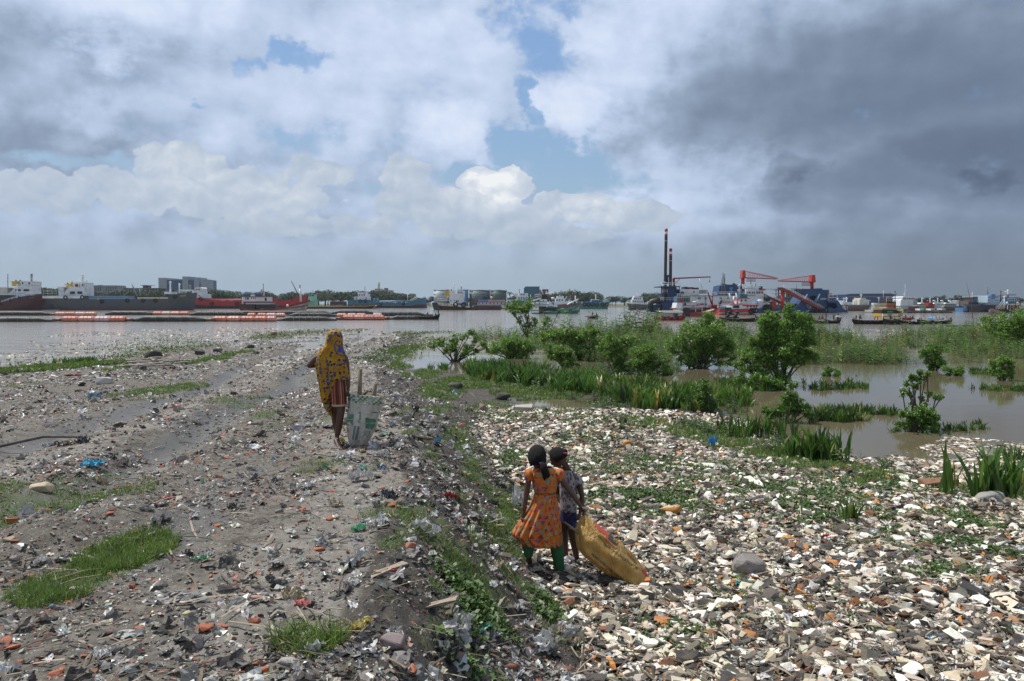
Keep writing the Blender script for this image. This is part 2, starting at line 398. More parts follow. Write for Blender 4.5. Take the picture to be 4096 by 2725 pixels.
# == ground sheet
GRASS_SPOTS = []
def gspot(px, py, rpx, rpy, ln=.07, wt=1.0):
 c = onground(px, py); a = onground(px + rpx, py); f = onground(px, py - rpy); n = onground(px, py + rpy)
 GRASS_SPOTS.append((c.x, c.y, abs(a.x - c.x), abs(f.y - n.y) / 2, ln, wt))
for g in [(a, b, 55, 34, .065, 1.1) for a, b in ((1720, 1560), (1760, 1640), (1800, 1720), (1840, 1790), (1880, 1860), (1930, 1920), (1980, 1990), (2030, 2060), (2070, 2130), (2000, 2180), (1930, 2240), (1850, 2180), (1780, 2110), (1700, 2050), (1620, 2120), (1960, 2430), (1900, 2350), (2150, 2380), (2050, 2300), (1700, 1750), (1650, 1720), (1900, 2150), (1800, 2250), (1950, 2050), (1850, 1980), (1780, 1880), (1720, 1820), (1560, 2180), (2080, 2220), (1750, 2350))] + [(500, 2230, 135, 85, .085, 3.2), (260, 2350, 145, 75, .075, 3.2), (390, 2310, 120, 65, .07, 2.2), (1240, 2570, 130, 50, .12, 1.6),
   (60, 2070, 110, 90, .07, 1), (280, 1930, 120, 45, .06, .9), (430, 1905, 90, 30, .05, .7), (640, 1560, 150, 30, .07, 1.2), (580, 1600, 90, 20, .07, 1),
   (830, 1440, 70, 14, .09, 1.2), (930, 1415, 40, 10, .08, 1), (230, 1470, 110, 16, .14, 1.2), (40, 1480, 60, 12, .1, 1), (480, 1475, 50, 8, .07, 1),
   (960, 1620, 90, 25, .06, .9), (1060, 1660, 70, 20, .06, .9), (1020, 1595, 60, 20, .07, 1), (1290, 1860, 90, 30, .05, .8), (1240, 1880, 70, 25, .05, .7),
   (1310, 1670, 40, 14, .05, .7), (1480, 1880, 50, 20, .05, .6), (60, 1545, 60, 12, .05, .8), (1100, 1700, 60, 20, .05, .6), (740, 1770, 30, 12, .05, .7),
   (1660, 2080, 150, 60, .07, 1), (1560, 2060, 120, 50, .07, .9), (1750, 2150, 150, 70, .07, 1), (1850, 2250, 120, 60, .07, .8), (1950, 2350, 100, 50, .06, .7),
   (1990, 2100, 70, 90, .07, 1), (2060, 2020, 60, 90, .07, 1), (1900, 1900, 60, 40, .06, .7), (1800, 2460, 90, 60, .08, .8), (1850, 2620, 100, 60, .09, .9),
   (2250, 2540, 110, 60, .07, .7), (2330, 2460, 70, 50, .08, .6), (1780, 1560, 90, 40, .08, 1), (1700, 1640, 80, 40, .06, .9), (1650, 1440, 60, 35, .08, 1),
   (1620, 1400, 60, 18, .08, 1), (1700, 1500, 60, 30, .08, 1), (1900, 1530, 140, 25, .09, 1.1), (2150, 1570, 180, 30, .1, 1.2), (2050, 1500, 160, 20, .09, 1.1),
   (1980, 1640, 120, 35, .06, .7), (2150, 1700, 160, 30, .05, .5), (2420, 1690, 160, 28, .09, .9), (2650, 1710, 160, 30, .12, 1.2), (2850, 1760, 120, 45, .13, 1.2), (3000, 1800, 110, 50, .12, 1.2),
   (3100, 1830, 120, 50, .12, 1.2), (3300, 1880, 150, 45, .12, 1.4), (3480, 1900, 130, 35, .1, 1.2), (3640, 1930, 120, 30, .1, .9), (3850, 1960, 120, 40, .12, 1), (4040, 1990, 90, 60, .14, 1.4),
   (3980, 2100, 110, 60, .1, .6), (3400, 2010, 90, 30, .06, .5), (2600, 2000, 200, 40, .04, .35), (3300, 2060, 200, 60, .05, .4), (3780, 2150, 150, 50, .07, .4), (2950, 2290, 60, 30, .07, .4),
   (4060, 2400, 60, 60, .06, .4), (1700, 2560, 60, 40, .06, .5), (1560, 2400, 40, 30, .05, .4), (1830, 1720, 80, 40, .06, .8), (1880, 1800, 60, 50, .06, .7)]:
 gspot(*g)
def grass_mask(x, y):
 m = np.zeros(np.shape(x))
 for gx, gy, rx, ry, ln, wt in GRASS_SPOTS:
  near = (np.abs(x - gx) < rx * 1.6) & (np.abs(y - gy) < ry * 1.6)
  d = np.hypot((x[near] - gx) / rx, (y[near] - gy) / ry)
  m[near] = np.maximum(m[near], np.clip(1.25 - d, 0, 1) * min(wt, 1.2))
 return m
def ground_mat():
 m = bpy.data.materials.new('river bank mud'); m.use_nodes = True
 t = NT(m.node_tree); b = t.n['Principled BSDF']
 geo = t.n.new('ShaderNodeNewGeometry').outputs['Position']
 a = t.n.new('ShaderNodeAttribute'); a.attribute_name = 'tint'
 wet, soil, dry = t.sep(a.outputs['Color'])
 ga = t.n.new('ShaderNodeAttribute'); ga.attribute_name = 'green'; green = ga.outputs['Fac']
 n1 = t.noise(geo, 1.3, 6.0, .62); n2 = t.noise(geo, 9.0, 6.0, .7); n3 = t.noise(geo, 45.0, 4.0, .7)
 mud = t.ramp(n2, [(.28, (.032, .027, .021)), (.45, (.078, .068, .054)), (.6, (.14, .124, .102)), (.75, (.215, .195, .165))])
 dryc = t.ramp(n2, [(.3, (.10, .09, .075)), (.55, (.175, .158, .135)), (.75, (.255, .237, .21))])
 soilc = t.ramp(n2, [(.3, (.017, .014, .011)), (.5, (.042, .035, .027)), (.68, (.085, .073, .058))])
 wetc = t.ramp(n2, [(.3, (.045, .04, .032)), (.6, (.08, .071, .058))])
 c = t.mix(t.maprange(t.math('ADD', dry, t.maprange(n1, .3, .7, -.45, .45)), .25, .75, 0, 1, True), mud, dryc)
 c = t.mix(t.maprange(t.math('ADD', soil, t.maprange(n1, .3, .7, -.25, .25)), .3, .65, 0, 1, True), c, soilc)
 wf = t.maprange(t.math('ADD', wet, t.maprange(n1, .3, .7, -.3, .3)), .35, .65, 0, 1, True)
 c = t.mix(wf, c, wetc)
 c = t.mix(t.maprange(t.math('ADD', green, t.maprange(n2, .3, .7, -.25, .25)), .3, .8, 0, .75, True), c, t.ramp(n3, [(.3, (.03, .045, .012)), (.7, (.075, .10, .028))]))
 vor = t.n.new('ShaderNodeTexVoronoi'); vor.inputs['Scale'].default_value = 55; t.put(vor.inputs['Vector'], geo)
 speck = t.math('MULTIPLY', t.maprange(vor.outputs['Distance'], .26, .2, 0, 1), t.maprange(t.sep(vor.outputs['Color'])[0], .8, .82, 0, 1))
 speck = t.math('MULTIPLY', speck, t.math('SUBTRACT', 1.0, wf))
 sc = t.ramp(t.sep(vor.outputs['Color'])[1], [(0, (.36, .34, .30)), (.45, (.55, .53, .50)), (.62, (.28, .09, .045)), (.85, (.045, .04, .035)), (.95, (.45, .44, .4))], True)
 c = t.mix(speck, c, sc)
 t.put(b.inputs['Base Color'], c)
 t.put(b.inputs['Roughness'], t.mix(wf, (.88, .88, .88, 1), t.maprange(n2, .35, .6, .28, .6)))
 bn = t.n.new('ShaderNodeBump'); bn.inputs['Strength'].default_value = .9; bn.inputs['Distance'].default_value = .03
 t.put(bn.inputs['Height'], t.math('ADD', t.math('MULTIPLY', n2, t.math('SUBTRACT', 1.0, t.math('MULTIPLY', wf, .75))), t.math('MULTIPLY', n3, .35)))
 t.l.new(bn.outputs[0], b.inputs['Normal'])
 return m
def build_ground():
 nr, na = 640, 640
 r = 1.15 * (135 / 1.15) ** (np.arange(nr) / (nr - 1))
 a = np.radians(np.linspace(-54, 54, na))
 RR, AA = np.meshgrid(r, a, indexing='ij')
 X = (RR * np.sin(AA)).ravel(); Y = (RR * np.cos(AA)).ravel() - .2
 Z = hgt(X, Y)
 sd = shore(X, Y); st = slope_t(X, Y)
 wet = np.maximum(np.exp(-((X - lerp(Y, TRACK1) + .5 * (fbm(Y * .3, X * 0, 2, 41) - .5)) / .55) ** 2), np.exp(-((X - lerp(Y, TRACK2)) / .7) ** 2)) * (Y < 40)
 wet = np.maximum(wet, np.clip(1 - sd / 1.2, 0, 1) * .9)
 t3 = np.exp(-((X + 2.6 + .12 * (Y - 6)) / .55) ** 2) * sstep(11, 8, Y) * sstep(4.2, 5.5, Y)
 wet = np.maximum(wet, .62 * t3)
 soil = sstep(-.12, .08, st) * (.95 + .1 * sstep(.7, 1.1, st))
 dry = sstep(-1.9, -.6, X - lerp(Y, CREST) - .15) * (st < .1) * .9
 dry = np.maximum(dry, np.exp(-((X - (lerp(Y, TRACK1) + lerp(Y, TRACK2)) / 2) / .8) ** 2) * .8)
 dry *= (1 - wet)
 green = grass_mask(X, Y)
 i, j = np.meshgrid(np.arange(nr - 1), np.arange(na - 1), indexing='ij')
 q = (i * na + j).ravel()
 F = np.stack([q, q + 1, q + na + 1, q + na], 1)[:, ::-1]
 o = np_mesh('ground', np.stack([X, Y, Z], 1), F, ground_mat(), cols=np.stack([wet, soil, dry], 1), smooth=True)
 at_ = o.data.attributes.new('green', 'FLOAT', 'POINT'); at_.data.foreach_set('value', green.astype(np.float32))
 tag(o, kind='structure')
build_ground()
# == water
def water_mat():
 m = bpy.data.materials.new('silty river water'); m.use_nodes = True
 t = NT(m.node_tree); b = t.n['Principled BSDF']
 p = t.n.new('ShaderNodeNewGeometry').outputs['Position']
 x, y, z = t.sep(p)
 pond = t.math('MULTIPLY', t.maprange(x, -8, -5.5, 0, 1), t.maprange(y, 56, 46, 0, 1))
 n1 = t.noise(t.comb(t.math('MULTIPLY', x, .05), t.math('MULTIPLY', y, .02)), 1.0, 4.0, .6)
 c = t.mix(t.maprange(n1, .35, .65), (.235, .205, .16, 1), (.31, .27, .21, 1))
 c = t.mix(pond, c, (.12, .10, .062, 1))
 t.put(b.inputs['Base Color'], c)
 b.inputs['Roughness'].default_value = .06
 b.inputs['IOR'].default_value = 1.33
 w1 = t.noise(t.comb(t.math('MULTIPLY', x, .9), t.math('MULTIPLY', y, 1.6)), 1.1, 5.0, .6)
 w2 = t.noise(t.comb(t.math('MULTIPLY', x, .16), t.math('MULTIPLY', y, .3)), 1.0, 4.0, .6)
 hgt_ = t.math('ADD', t.math('MULTIPLY', w1, .06), t.math('MULTIPLY', w2, .22))
 bn = t.n.new('ShaderNodeBump'); bn.inputs['Distance'].default_value = 1.0
 t.put(bn.inputs['Strength'], t.maprange(pond, 0, 1, 1.0, .04))
 t.put(bn.inputs['Height'], hgt_); t.l.new(bn.outputs[0], b.inputs['Normal'])
 return m
MB((0, 0, 0)).add([(-3500, -60, 0), (3500, -60, 0), (3500, 3000, 0), (-3500, 3000, 0)], [(0, 1, 2, 3)]).build('river', water_mat())['kind'] = 'structure'
# == scatter tools
def chunk_proto(kind, rs):
 bm = bmesh.new()
 if kind == 'chunk':
  ext = (1, .5 + .45 * rs.random(), .22 + .36 * rs.random()); n = 9
 elif kind == 'slab':
  ext = (1, .55 + .35 * rs.random(), .10 + .12 * rs.random()); n = 8
 elif kind == 'long':
  ext = (1, .25 + .2 * rs.random(), .14 + .16 * rs.random()); n = 8
 else:
  ext = (1, .8, .65); n = 16
 pts = []
 if kind == 'round':
  for i in range(n): v = rs.normal(size=3); pts.append(v / np.linalg.norm(v) * .5)
 else:
  sk = rs.normal(size=2) * .12
  for a in (-1, 1):
   for b in (-1, 1):
    for c in (-1, 1):
     q = np.array([a, b, c]) * (.5 - .11 * rs.random(3)); q[:2] += sk * c
     if rs.random() < .4:
      for k in range(3): e = q.copy(); e[k] *= 1 - (.35 + .5 * rs.random()); pts.append(e)
     elif rs.random() < .88: pts.append(q)
 for p in pts: bm.verts.new((p[0] * ext[0], p[1] * ext[1], p[2] * ext[2]))
 bmesh.ops.convex_hull(bm, input=bm.verts)
 bmesh.ops.delete(bm, geom=[v for v in bm.verts if not v.link_faces], context='VERTS')
 bmesh.ops.triangulate(bm, faces=bm.faces)
 bm.verts.index_update()
 V = np.array([v.co[:] for v in bm.verts]); F = np.array([[v.index for v in f.verts] for f in bm.faces])
 bm.free(); return V, F
def sheet_proto(rs, n=6, amp=.22):
 g = np.linspace(-.5, .5, n); A, B = np.meshgrid(g, g, indexing='ij')
 A = A + rs.normal(size=A.shape) * .05; B = (B + rs.normal(size=B.shape) * .05) * (.5 + .4 * rs.random())
 sx = rs.random() * 50
 Z = amp * (fbm(A * 5 + sx, B * 5 + sx, 2, 9) - .35) * 1.4 + rs.normal(size=A.shape) * amp * .22
 if rs.random() < .6: A = A * (1 - .5 * np.abs(B))
 V = np.stack([A, B, Z], -1).reshape(-1, 3)
 i, j = np.meshgrid(np.arange(n - 1), np.arange(n - 1), indexing='ij'); q = (i * n + j).ravel()
 F = np.concatenate([np.stack([q, q + n, q + n + 1], 1), np.stack([q, q + n + 1, q + 1], 1)])
 keep = rs.random(len(F)) > .06
 return V, F[keep]
def rotmats(n, tilt, rs):
 a = rs.random(n) * 2 * np.pi; tx = rs.normal(size=n) * tilt; ty = rs.normal(size=n) * tilt
 ca, sa = np.cos(a), np.sin(a); cx, sx = np.cos(tx), np.sin(tx); cy, sy = np.cos(ty), np.sin(ty)
 o = np.zeros(n); i = np.ones(n)
 Rz = np.array([[ca, -sa, o], [sa, ca, o], [o, o, i]]); Rx = np.array([[i, o, o], [o, cx, -sx], [o, sx, cx]]); Ry = np.array([[cy, o, sy], [o, i, o], [-sy, o, cy]])
 return np.einsum('ijn,jkn,kln->nil', Rx, Ry, Rz)
def scatter(name, protos, P, S, tilt, cols, m, rs, label, smooth=False, cat=None, kind='stuff'):
 n = len(P); RM = rotmats(n, tilt, rs) if np.isscalar(tilt) else tilt
 which = rs.integers(0, len(protos), n); Vs = []; Fs = []; Cs = []; base = 0
 for k, (V, F) in enumerate(protos):
  idx = np.nonzero(which == k)[0]
  if not len(idx): continue
  s = S[idx]; s = s[:, None, None] if s.ndim == 1 else s[:, None, :]
  W = np.einsum('nij,nvj->nvi', RM[idx], V[None] * s) + P[idx][:, None, :]
  Vs.append(W.reshape(-1, 3)); nv = len(V)
  Fs.append((F[None] + (np.arange(len(idx)) * nv)[:, None, None] + base).reshape(-1, F.shape[1])); base += nv * len(idx)
  Cs.append(np.repeat(cols[idx], nv, 0))
 o = np_mesh(name, np.concatenate(Vs), np.concatenate(Fs), m, cols=np.concatenate(Cs), smooth=smooth)
 if label: tag(o, label, cat, kind=kind)
 return o
def pick(pal, w, n, rs, jit=.12):
 pal = np.array(pal, float); w = np.array(w, float); w /= w.sum()
 c = pal[rs.choice(len(pal), n, p=w)]
 return np.clip(c * (1 + rs.normal(size=(n, 1)) * jit) * (1 + rs.normal(size=(n, 3)) * .03), .004, .92)
def sample_view(n, dmin, dmax, rs, power=1.0, amax=36):
 u = rs.random(n)
 if power == 1.0: r = np.exp(np.log(dmin) + u * (np.log(dmax) - np.log(dmin)))
 else: r = (dmin ** power + u * (dmax ** power - dmin ** power)) ** (1 / power)
 a = np.radians((rs.random(n) * 2 - 1) * amax)
 return r * np.sin(a), r * np.cos(a)
M_CHUNK = mat('broken foam and rubble', rough=.85, var=.22, scale=14, attr=True, bump=.35, dirt=(.16, .13, .09), dirt_amt=.35, tex='Object')
M_SHEET = mat('thin plastic scrap', rough=.35, var=.2, scale=10, attr=True, trans=.25)
M_TWIG = mat('dry twigs', rough=.85, var=.3, scale=20, attr=True)
rs = np.random.default_rng(11)
CH = [chunk_proto('chunk', rs) for _ in range(14)] + [chunk_proto('slab', rs) for _ in range(10)] + [chunk_proto('long', rs) for _ in range(6)]
RND = [chunk_proto('round', rs) for _ in range(6)]
SH = [sheet_proto(rs) for _ in range(12)]
PAL_RUB = [(.76, .72, .63), (.62, .55, .44), (.46, .385, .285), (.25, .205, .155), (.10, .087, .07), (.42, .17, .045), (.04, .036, .032), (.18, .08, .035)]
W_RUB = [17, 16, 17, 19, 17, 3.5, 15, 4]
PAL_LIT = [(.27, .09, .05), (.38, .14, .08), (.52, .50, .46), (.33, .31, .285), (.19, .172, .15), (.07, .062, .052), (.40, .35, .26), (.18, .06, .04), (.1, .25, .4), (.1, .3, .22)]
W_LIT = [8, 3, 6, 12, 24, 28, 5, 6, .3, .3]
def rubble_zone(x, y):
 st = slope_t(x, y); sd = shore(x, y)
 z = sstep(.80, 1.02, st + .16 * (fbm(x * 1.2, y * 1.2, 3, 51) - .5))
 z = z * sstep(.0, 1.6, sd + 2.0 * (fbm(x * .8, y * .8, 3, 52) - .5) - .15 * np.clip(y - 16, 0, 10) * .3)
 z = z * sstep(25.5, 23.5, y + 3 * (fbm(x * .7, y * .7, 2, 53) - .5))
 g = grass_mask(x, y)
 return z * (1 - .55 * np.clip(g * 1.1, 0, 1))
def build_rubble():
 rs = np.random.default_rng(21)
 for n, d0, d1, s0, s1, tag_ in ((38000, 4.6, 12.5, .018, .15, 'near'), (34000, 12, 27, .055, .16, 'far')):
  x, y = sample_view(n * 2, d0, d1, rs, 1.6)
  k = rs.random(len(x)) < rubble_zone(x, y)
  x, y = x[k][:n], y[k][:n]; n = len(x)
  S = s0 * (s1 / s0) ** (rs.random(n) ** 1.7) * np.where(rs.random(n) < .03, 1.5, 1)
  z = hgt(x, y) + rs.random(n) * .035 + S * .12
  c = pick(PAL_RUB, W_RUB, n, rs, .16)
  scatter('rubble', CH, np.stack([x, y, z], 1), S, .33, c, M_CHUNK, rs, 'dense bed of small broken white foam and stone rubble covering the foreshore' if tag_ == 'near' else 'thinner far bed of white rubble reaching the grass by the pond')
 x, y = sample_view(60000, 4.6, 16, rs, 1.5); k = rs.random(len(x)) < rubble_zone(x, y); x, y = x[k][:30000], y[k][:30000]; n = len(x)
 S = .006 + .022 * rs.random(n) ** 2; scatter('rubble_fines', CH, np.stack([x, y, hgt(x, y) + .02 + .035 * rs.random(n)], 1), S, .6, pick(PAL_RUB, [10, 14, 18, 20, 20, 5, 16, 6], n, rs, .2), M_CHUNK, rs, 'fine crumbs and grit between the rubble lumps')
 x, y = sample_view(12000, 4.6, 20, rs, 1.5); k = rs.random(len(x)) < rubble_zone(x, y); x, y = x[k][:2600], y[k][:2600]; n = len(x)
 scatter('rubble_film', SH, np.stack([x, y, hgt(x, y) + .05], 1), .03 + .09 * rs.random(n) ** 2, .5, pick([(.5, .5, .48), (.3, .29, .27), (.08, .075, .07), (.62, .62, .6), (.1, .24, .36), (.4, .3, .12)], [10, 16, 14, 6, .8, 1.2], n, rs), M_SHEET, rs, 'torn scraps of film between the rubble lumps')
 V = np.array([(-.5, 0, 0), (-.5, .012, .01), (-.5, -.012, .01), (0, .02, .03), (0, .034, .04), (0, .006, .04), (.5, -.01, 0), (.5, .0, .01), (.5, -.02, .01)]); Q = np.array([(0, 1, 4, 3), (1, 2, 5, 4), (2, 0, 3, 5), (3, 4, 7, 6), (4, 5, 8, 7), (5, 3, 6, 8)])
 x, y = sample_view(14000, 4.6, 22, rs, 1.5); k = rs.random(len(x)) < rubble_zone(x, y); x, y = x[k][:3000], y[k][:3000]; n = len(x); L = .08 + .4 * rs.random(n) ** 2
 scatter('rubble_sticks', [(V, Q)], np.stack([x, y, hgt(x, y) + .06], 1), np.stack([L, .3 + .3 * rs.random(n), .3 + .3 * rs.random(n)], 1), .22, pick([(.13, .10, .07), (.28, .23, .17), (.06, .05, .04)], [1, 1, 1.4], n, rs), M_TWIG, rs, 'thin sticks and reed stems lying over the rubble')
 x, y = sample_view(9000, 4.6, 24, rs, 1.6); k = rs.random(len(x)) < rubble_zone(x, y) * .5; x, y = x[k], y[k]; n = len(x)
 S = .04 + .06 * rs.random(n)
 scatter('pebbles', RND, np.stack([x, y, hgt(x, y) + .02], 1), S, 1.0, pick([(.17, .15, .135), (.26, .23, .2), (.1, .09, .08)], [1, 1, 1], n, rs), M_CHUNK, rs, 'grey rounded pebbles and husks sunk in the white rubble', smooth=True)
build_rubble()
def build_litter():
 rs = np.random.default_rng(22)
 def zone(x, y):
  st = slope_t(x, y); sd = shore(x, y)
  w = sstep(.95, .8, st) * sstep(-.3, .5, sd)
  t1 = np.exp(-((x - lerp(y, TRACK1)) / .5) ** 2) + np.exp(-((x - lerp(y, TRACK2)) / .6) ** 2)
  w = w * (1 - .8 * np.clip(t1, 0, 1)) * (.25 + 1.5 * sstep(.35, .7, fbm(x * 1.1, y * 1.1, 3, 61)))
  return np.clip(w, 0, 1) * (1 - .6 * np.clip(grass_mask(x, y), 0, 1))
 for n, d0, d1, s0, s1 in ((36000, 3.0, 11, .007, .034), (36000, 10, 34, .02, .07), (34000, 32, 96, .05, .2)):
  x, y = sample_view(n * 2, d0, d1, rs, 1.3)
  k = rs.random(len(x)) < zone(x, y); x, y = x[k][:n], y[k][:n]; n = len(x)
  S = s0 * (s1 / s0) ** (rs.random(n) ** 1.8)
  w = list(W_LIT)
  if d0 > 30: w = [1, 1, 20, 22, 16, 12, 14, 1, .5, .5]
  scatter('litter', CH, np.stack([x, y, hgt(x, y) + S * .1], 1), S, .3, pick(PAL_LIT, w, n, rs, .15), M_CHUNK, rs,
    {3.0: 'crumbs of red brick and grit strewn over the near mud', 10: 'small scraps and grit strewn over the middle of the mud bank', 32: 'pale flotsam strewn over the far tip of the mud bank'}[d0])
 for n, d0, d1, s0, s1 in ((9000, 3.0, 12, .03, .14), (11000, 11, 40, .06, .25), (5000, 38, 94, .15, .5)):
  x, y = sample_view(n * 3, d0, d1, rs, 1.3)
  st = slope_t(x, y)
  sl = np.exp(-((st - .35) / .5) ** 2)
  k = rs.random(len(x)) < np.clip(zone(x, y) * (.25 + .6 * sl), 0, 1); x, y = x[k][:n], y[k][:n]; n = len(x)
  S = s0 * (s1 / s0) ** (rs.random(n) ** 2)
  c = pick([(.55, .55, .53), (.36, .35, .33), (.2, .19, .175), (.06, .055, .05), (.70, .70, .68), (.42, .38, .3), (.12, .28, .42), (.12, .35, .26), (.42, .12, .1), (.5, .42, .12)],
     [7, 17, 26, 30, 3, 10, .6, .5, .4, .3], n, rs)
  scatter('plastic_litter', SH, np.stack([x, y, hgt(x, y) + S * .06], 1), S, .5, c, M_SHEET, rs,
    {3.0: 'small crumpled grey plastic film trodden into the near slope', 11: 'crumpled grey plastic film trodden into the middle bank', 38: 'crumpled pale film on the far tip of the bank'}[d0], smooth=False)
build_litter()
def build_twigs():
 rs = np.random.default_rng(23)
 V = np.array([(-.5, 0, 0), (-.5, .012, .01), (-.5, -.012, .01), (0, .02, .03), (0, .034, .04), (0, .006, .04), (.5, -.01, 0), (.5, .0, .01), (.5, -.02, .01)])
 F = np.array([(0, 1, 4, 3), (1, 2, 5, 4), (2, 0, 3, 5), (3, 4, 7, 6), (4, 5, 8, 7), (5, 3, 6, 8)])
 x, y = sample_view(5200, 3.2, 60, rs, 1.0)
 sd = shore(x, y); k = (sd > -.2) & (rs.random(len(x)) < .55); x, y = x[k], y[k]; n = len(x)
 S = np.stack([.08 + .3 * rs.random(n) ** 2.6, .25 + .3 * rs.random(n), .25 + .3 * rs.random(n)], 1) * (1 + y / 40)[:, None]
 scatter('twigs', [(V, F)], np.stack([x, y, hgt(x, y) + .015], 1), S, .14, pick([(.14, .11, .075), (.24, .20, .145), (.07, .055, .04)], [1, 1, 1.5], n, rs), M_TWIG, rs, 'thin dry twigs and reed stems lying across the bank')
build_twigs()
# == grass and ground cover
M_GRASS = mat('grass blades', rough=.5, var=.25, scale=4, attr=True, trans=.35)
def blade_protos(rs, k=6, w=.05, seg=2):
 out = []
 for _ in range(k):
  b = .25 + .5 * rs.random(); V = []
  for i in range(seg + 1):
   t = i / seg; ww = w * (1 - t * .75); V += [(-ww, b * t * t, t * (1 - .25 * b)), (ww, b * t * t, t * (1 - .25 * b))]
  F = [(2 * i, 2 * i + 1, 2 * i + 3, 2 * i + 2) for i in range(seg)]
  out.append((np.array(V), np.array(F)))
 return out
def build_grass():
 rs = np.random.default_rng(31)
 PX = []; PY = []; LN = []
 for gx, gy, rx, ry, ln, wt in GRASS_SPOTS:
  d = math.hypot(gx, gy); area = math.pi * rx * ry
  n = int(min(area * wt * 3800 * (5.5 / max(d, 5.5)) ** 1.15, 11000))
  a = rs.random(n) * 2 * np.pi; r = np.sqrt(rs.random(n)) * 1.1
  x = gx + r * rx * np.cos(a); y = gy + r * ry * np.sin(a)
  k = rs.random(n) < np.clip(1.5 * sstep(.34, .6, fbm(x * 3, y * 3, 3, 71)) + .2 - .5 * (r > .85) - (.0 if wt > 1.3 else .15), 0, 1)
  k &= shore(x, y) > -.35
  PX.append(x[k]); PY.append(y[k]); LN.append(ln * (.55 + .7 * rs.random(k.sum())) * (1 + max(d - 12, 0) * .02))
 x = np.concatenate(PX); y = np.concatenate(PY); L = np.concatenate(LN); n = len(x)
 wd = L * (.55 + .5 * np.clip(y / 10, .5, 5)) * .9
 S = np.stack([wd, L, L], 1)
 c = pick([(.10, .18, .026), (.14, .215, .036), (.07, .135, .022), (.20, .20, .07)], [5, 4, 3, 1.2], n, rs, .2)
 scatter('grass', blade_protos(rs), np.stack([x, y, np.maximum(hgt(x, y), -.02) - .005], 1), S, .38, c, M_GRASS, rs, 'patches of short green grass on the mud bank and along the pond')
 print('grass blades', n)
build_grass()
def build_creeper():
 rs = np.random.default_rng(32)
 V = np.array([(0, 0, .02), (.30, .18, .10), (.5, 0, .14), (.30, -.18, .10), (.18, .0, .07)]) ; F = np.array([(0, 3, 4), (0, 4, 1), (4, 3, 2), (4, 2, 1)])
 spots = [(2550, 2010, 330, 60, 3600), (2350, 1760, 250, 40, 900), (2850, 1900, 300, 50, 900), (3350, 2080, 250, 70, 1500), (3700, 2180, 220, 60, 900), (3550, 1960, 200, 30, 800),
    (2050, 1660, 150, 30, 900), (2450, 1620, 90, 14, 700), (2250, 1650, 150, 16, 600), (1900, 2420, 110, 60, 1300), (1850, 2560, 90, 70, 1000), (3800, 2300, 200, 40, 400), (2500, 1850, 200, 40, 700),
    (2050, 1840, 80, 40, 600), (3980, 2210, 100, 50, 500), (1880, 2660, 90, 40, 700), (2700, 2560, 200, 80, 150), (3900, 2500, 150, 60, 100), (2180, 2450, 60, 40, 300), (2700, 1880, 500, 60, 2600), (3100, 2000, 400, 60, 1700), (3300, 1960, 300, 50, 900), (2250, 1850, 120, 60, 500), (3000, 2420, 500, 150, 260), (3850, 2100, 160, 60, 900)]
 X = []; Y = []
 for px, py, rx, ry, n in spots:
  c = onground(px, py); a = onground(px + rx, py); f = onground(px, py - ry); m = onground(px, min(py + ry, 2725))
  q = rs.normal(size=(n, 2)) * .5; x = c.x + q[:, 0] * abs(a.x - c.x); y = c.y + q[:, 1] * abs(f.y - m.y) / 2
  k = fbm(x * 4, y * 4, 2, 81) > .47; X.append(x[k]); Y.append(y[k])
 x = np.concatenate(X); y = np.concatenate(Y)
 x = np.repeat(x, 4) + rs.normal(size=len(x) * 4) * .025; y = np.repeat(y, 4) + rs.normal(size=len(y) * 4) * .025; n = len(x)
 S = .045 + .055 * rs.random(n) + .002 * y
 c = pick([(.07, .14, .03), (.11, .18, .045), (.045, .085, .02), (.2, .2, .07)], [4, 3, 2, .4], n, rs, .2)
 scatter('ground_plants', [(V, F)], np.stack([x, y, np.maximum(hgt(x, y), 0) + .03 + .03 * rs.random(n)], 1), S, .45, c, M_GRASS, rs, 'low round leaved water plants growing through the rubble and mud')
 x = -60 + rs.random(26000) * 62; y = 30 + rs.random(26000) * 72
 sd = shore(x, y)
 k = (sd < 2.2) & (sd > -12) & (rs.random(26000) < np.exp(-np.abs(sd + .3) / 3.2) * sstep(.38, .55, fbm(x * .25, y * .12, 3, 82))); k &= x < -6
 x, y = x[k], y[k]
 x = np.repeat(x, 5) + rs.normal(size=len(x) * 5) * .35; y = np.repeat(y, 5) + rs.normal(size=len(y) * 5) * .5; n = len(x)
 S = .16 + .22 * rs.random(n)
 scatter('water_hyacinth', [(V, F)], np.stack([x, y, np.maximum(hgt(x, y), 0) + .02 + .08 * rs.random(n)], 1), S, .7, pick([(.06, .12, .025), (.09, .15, .035), (.14, .12, .06)], [3, 3, 2], n, rs, .25), M_GRASS, rs, 'rafts of water hyacinth and weed drifting along the river side shore')
build_creeper()
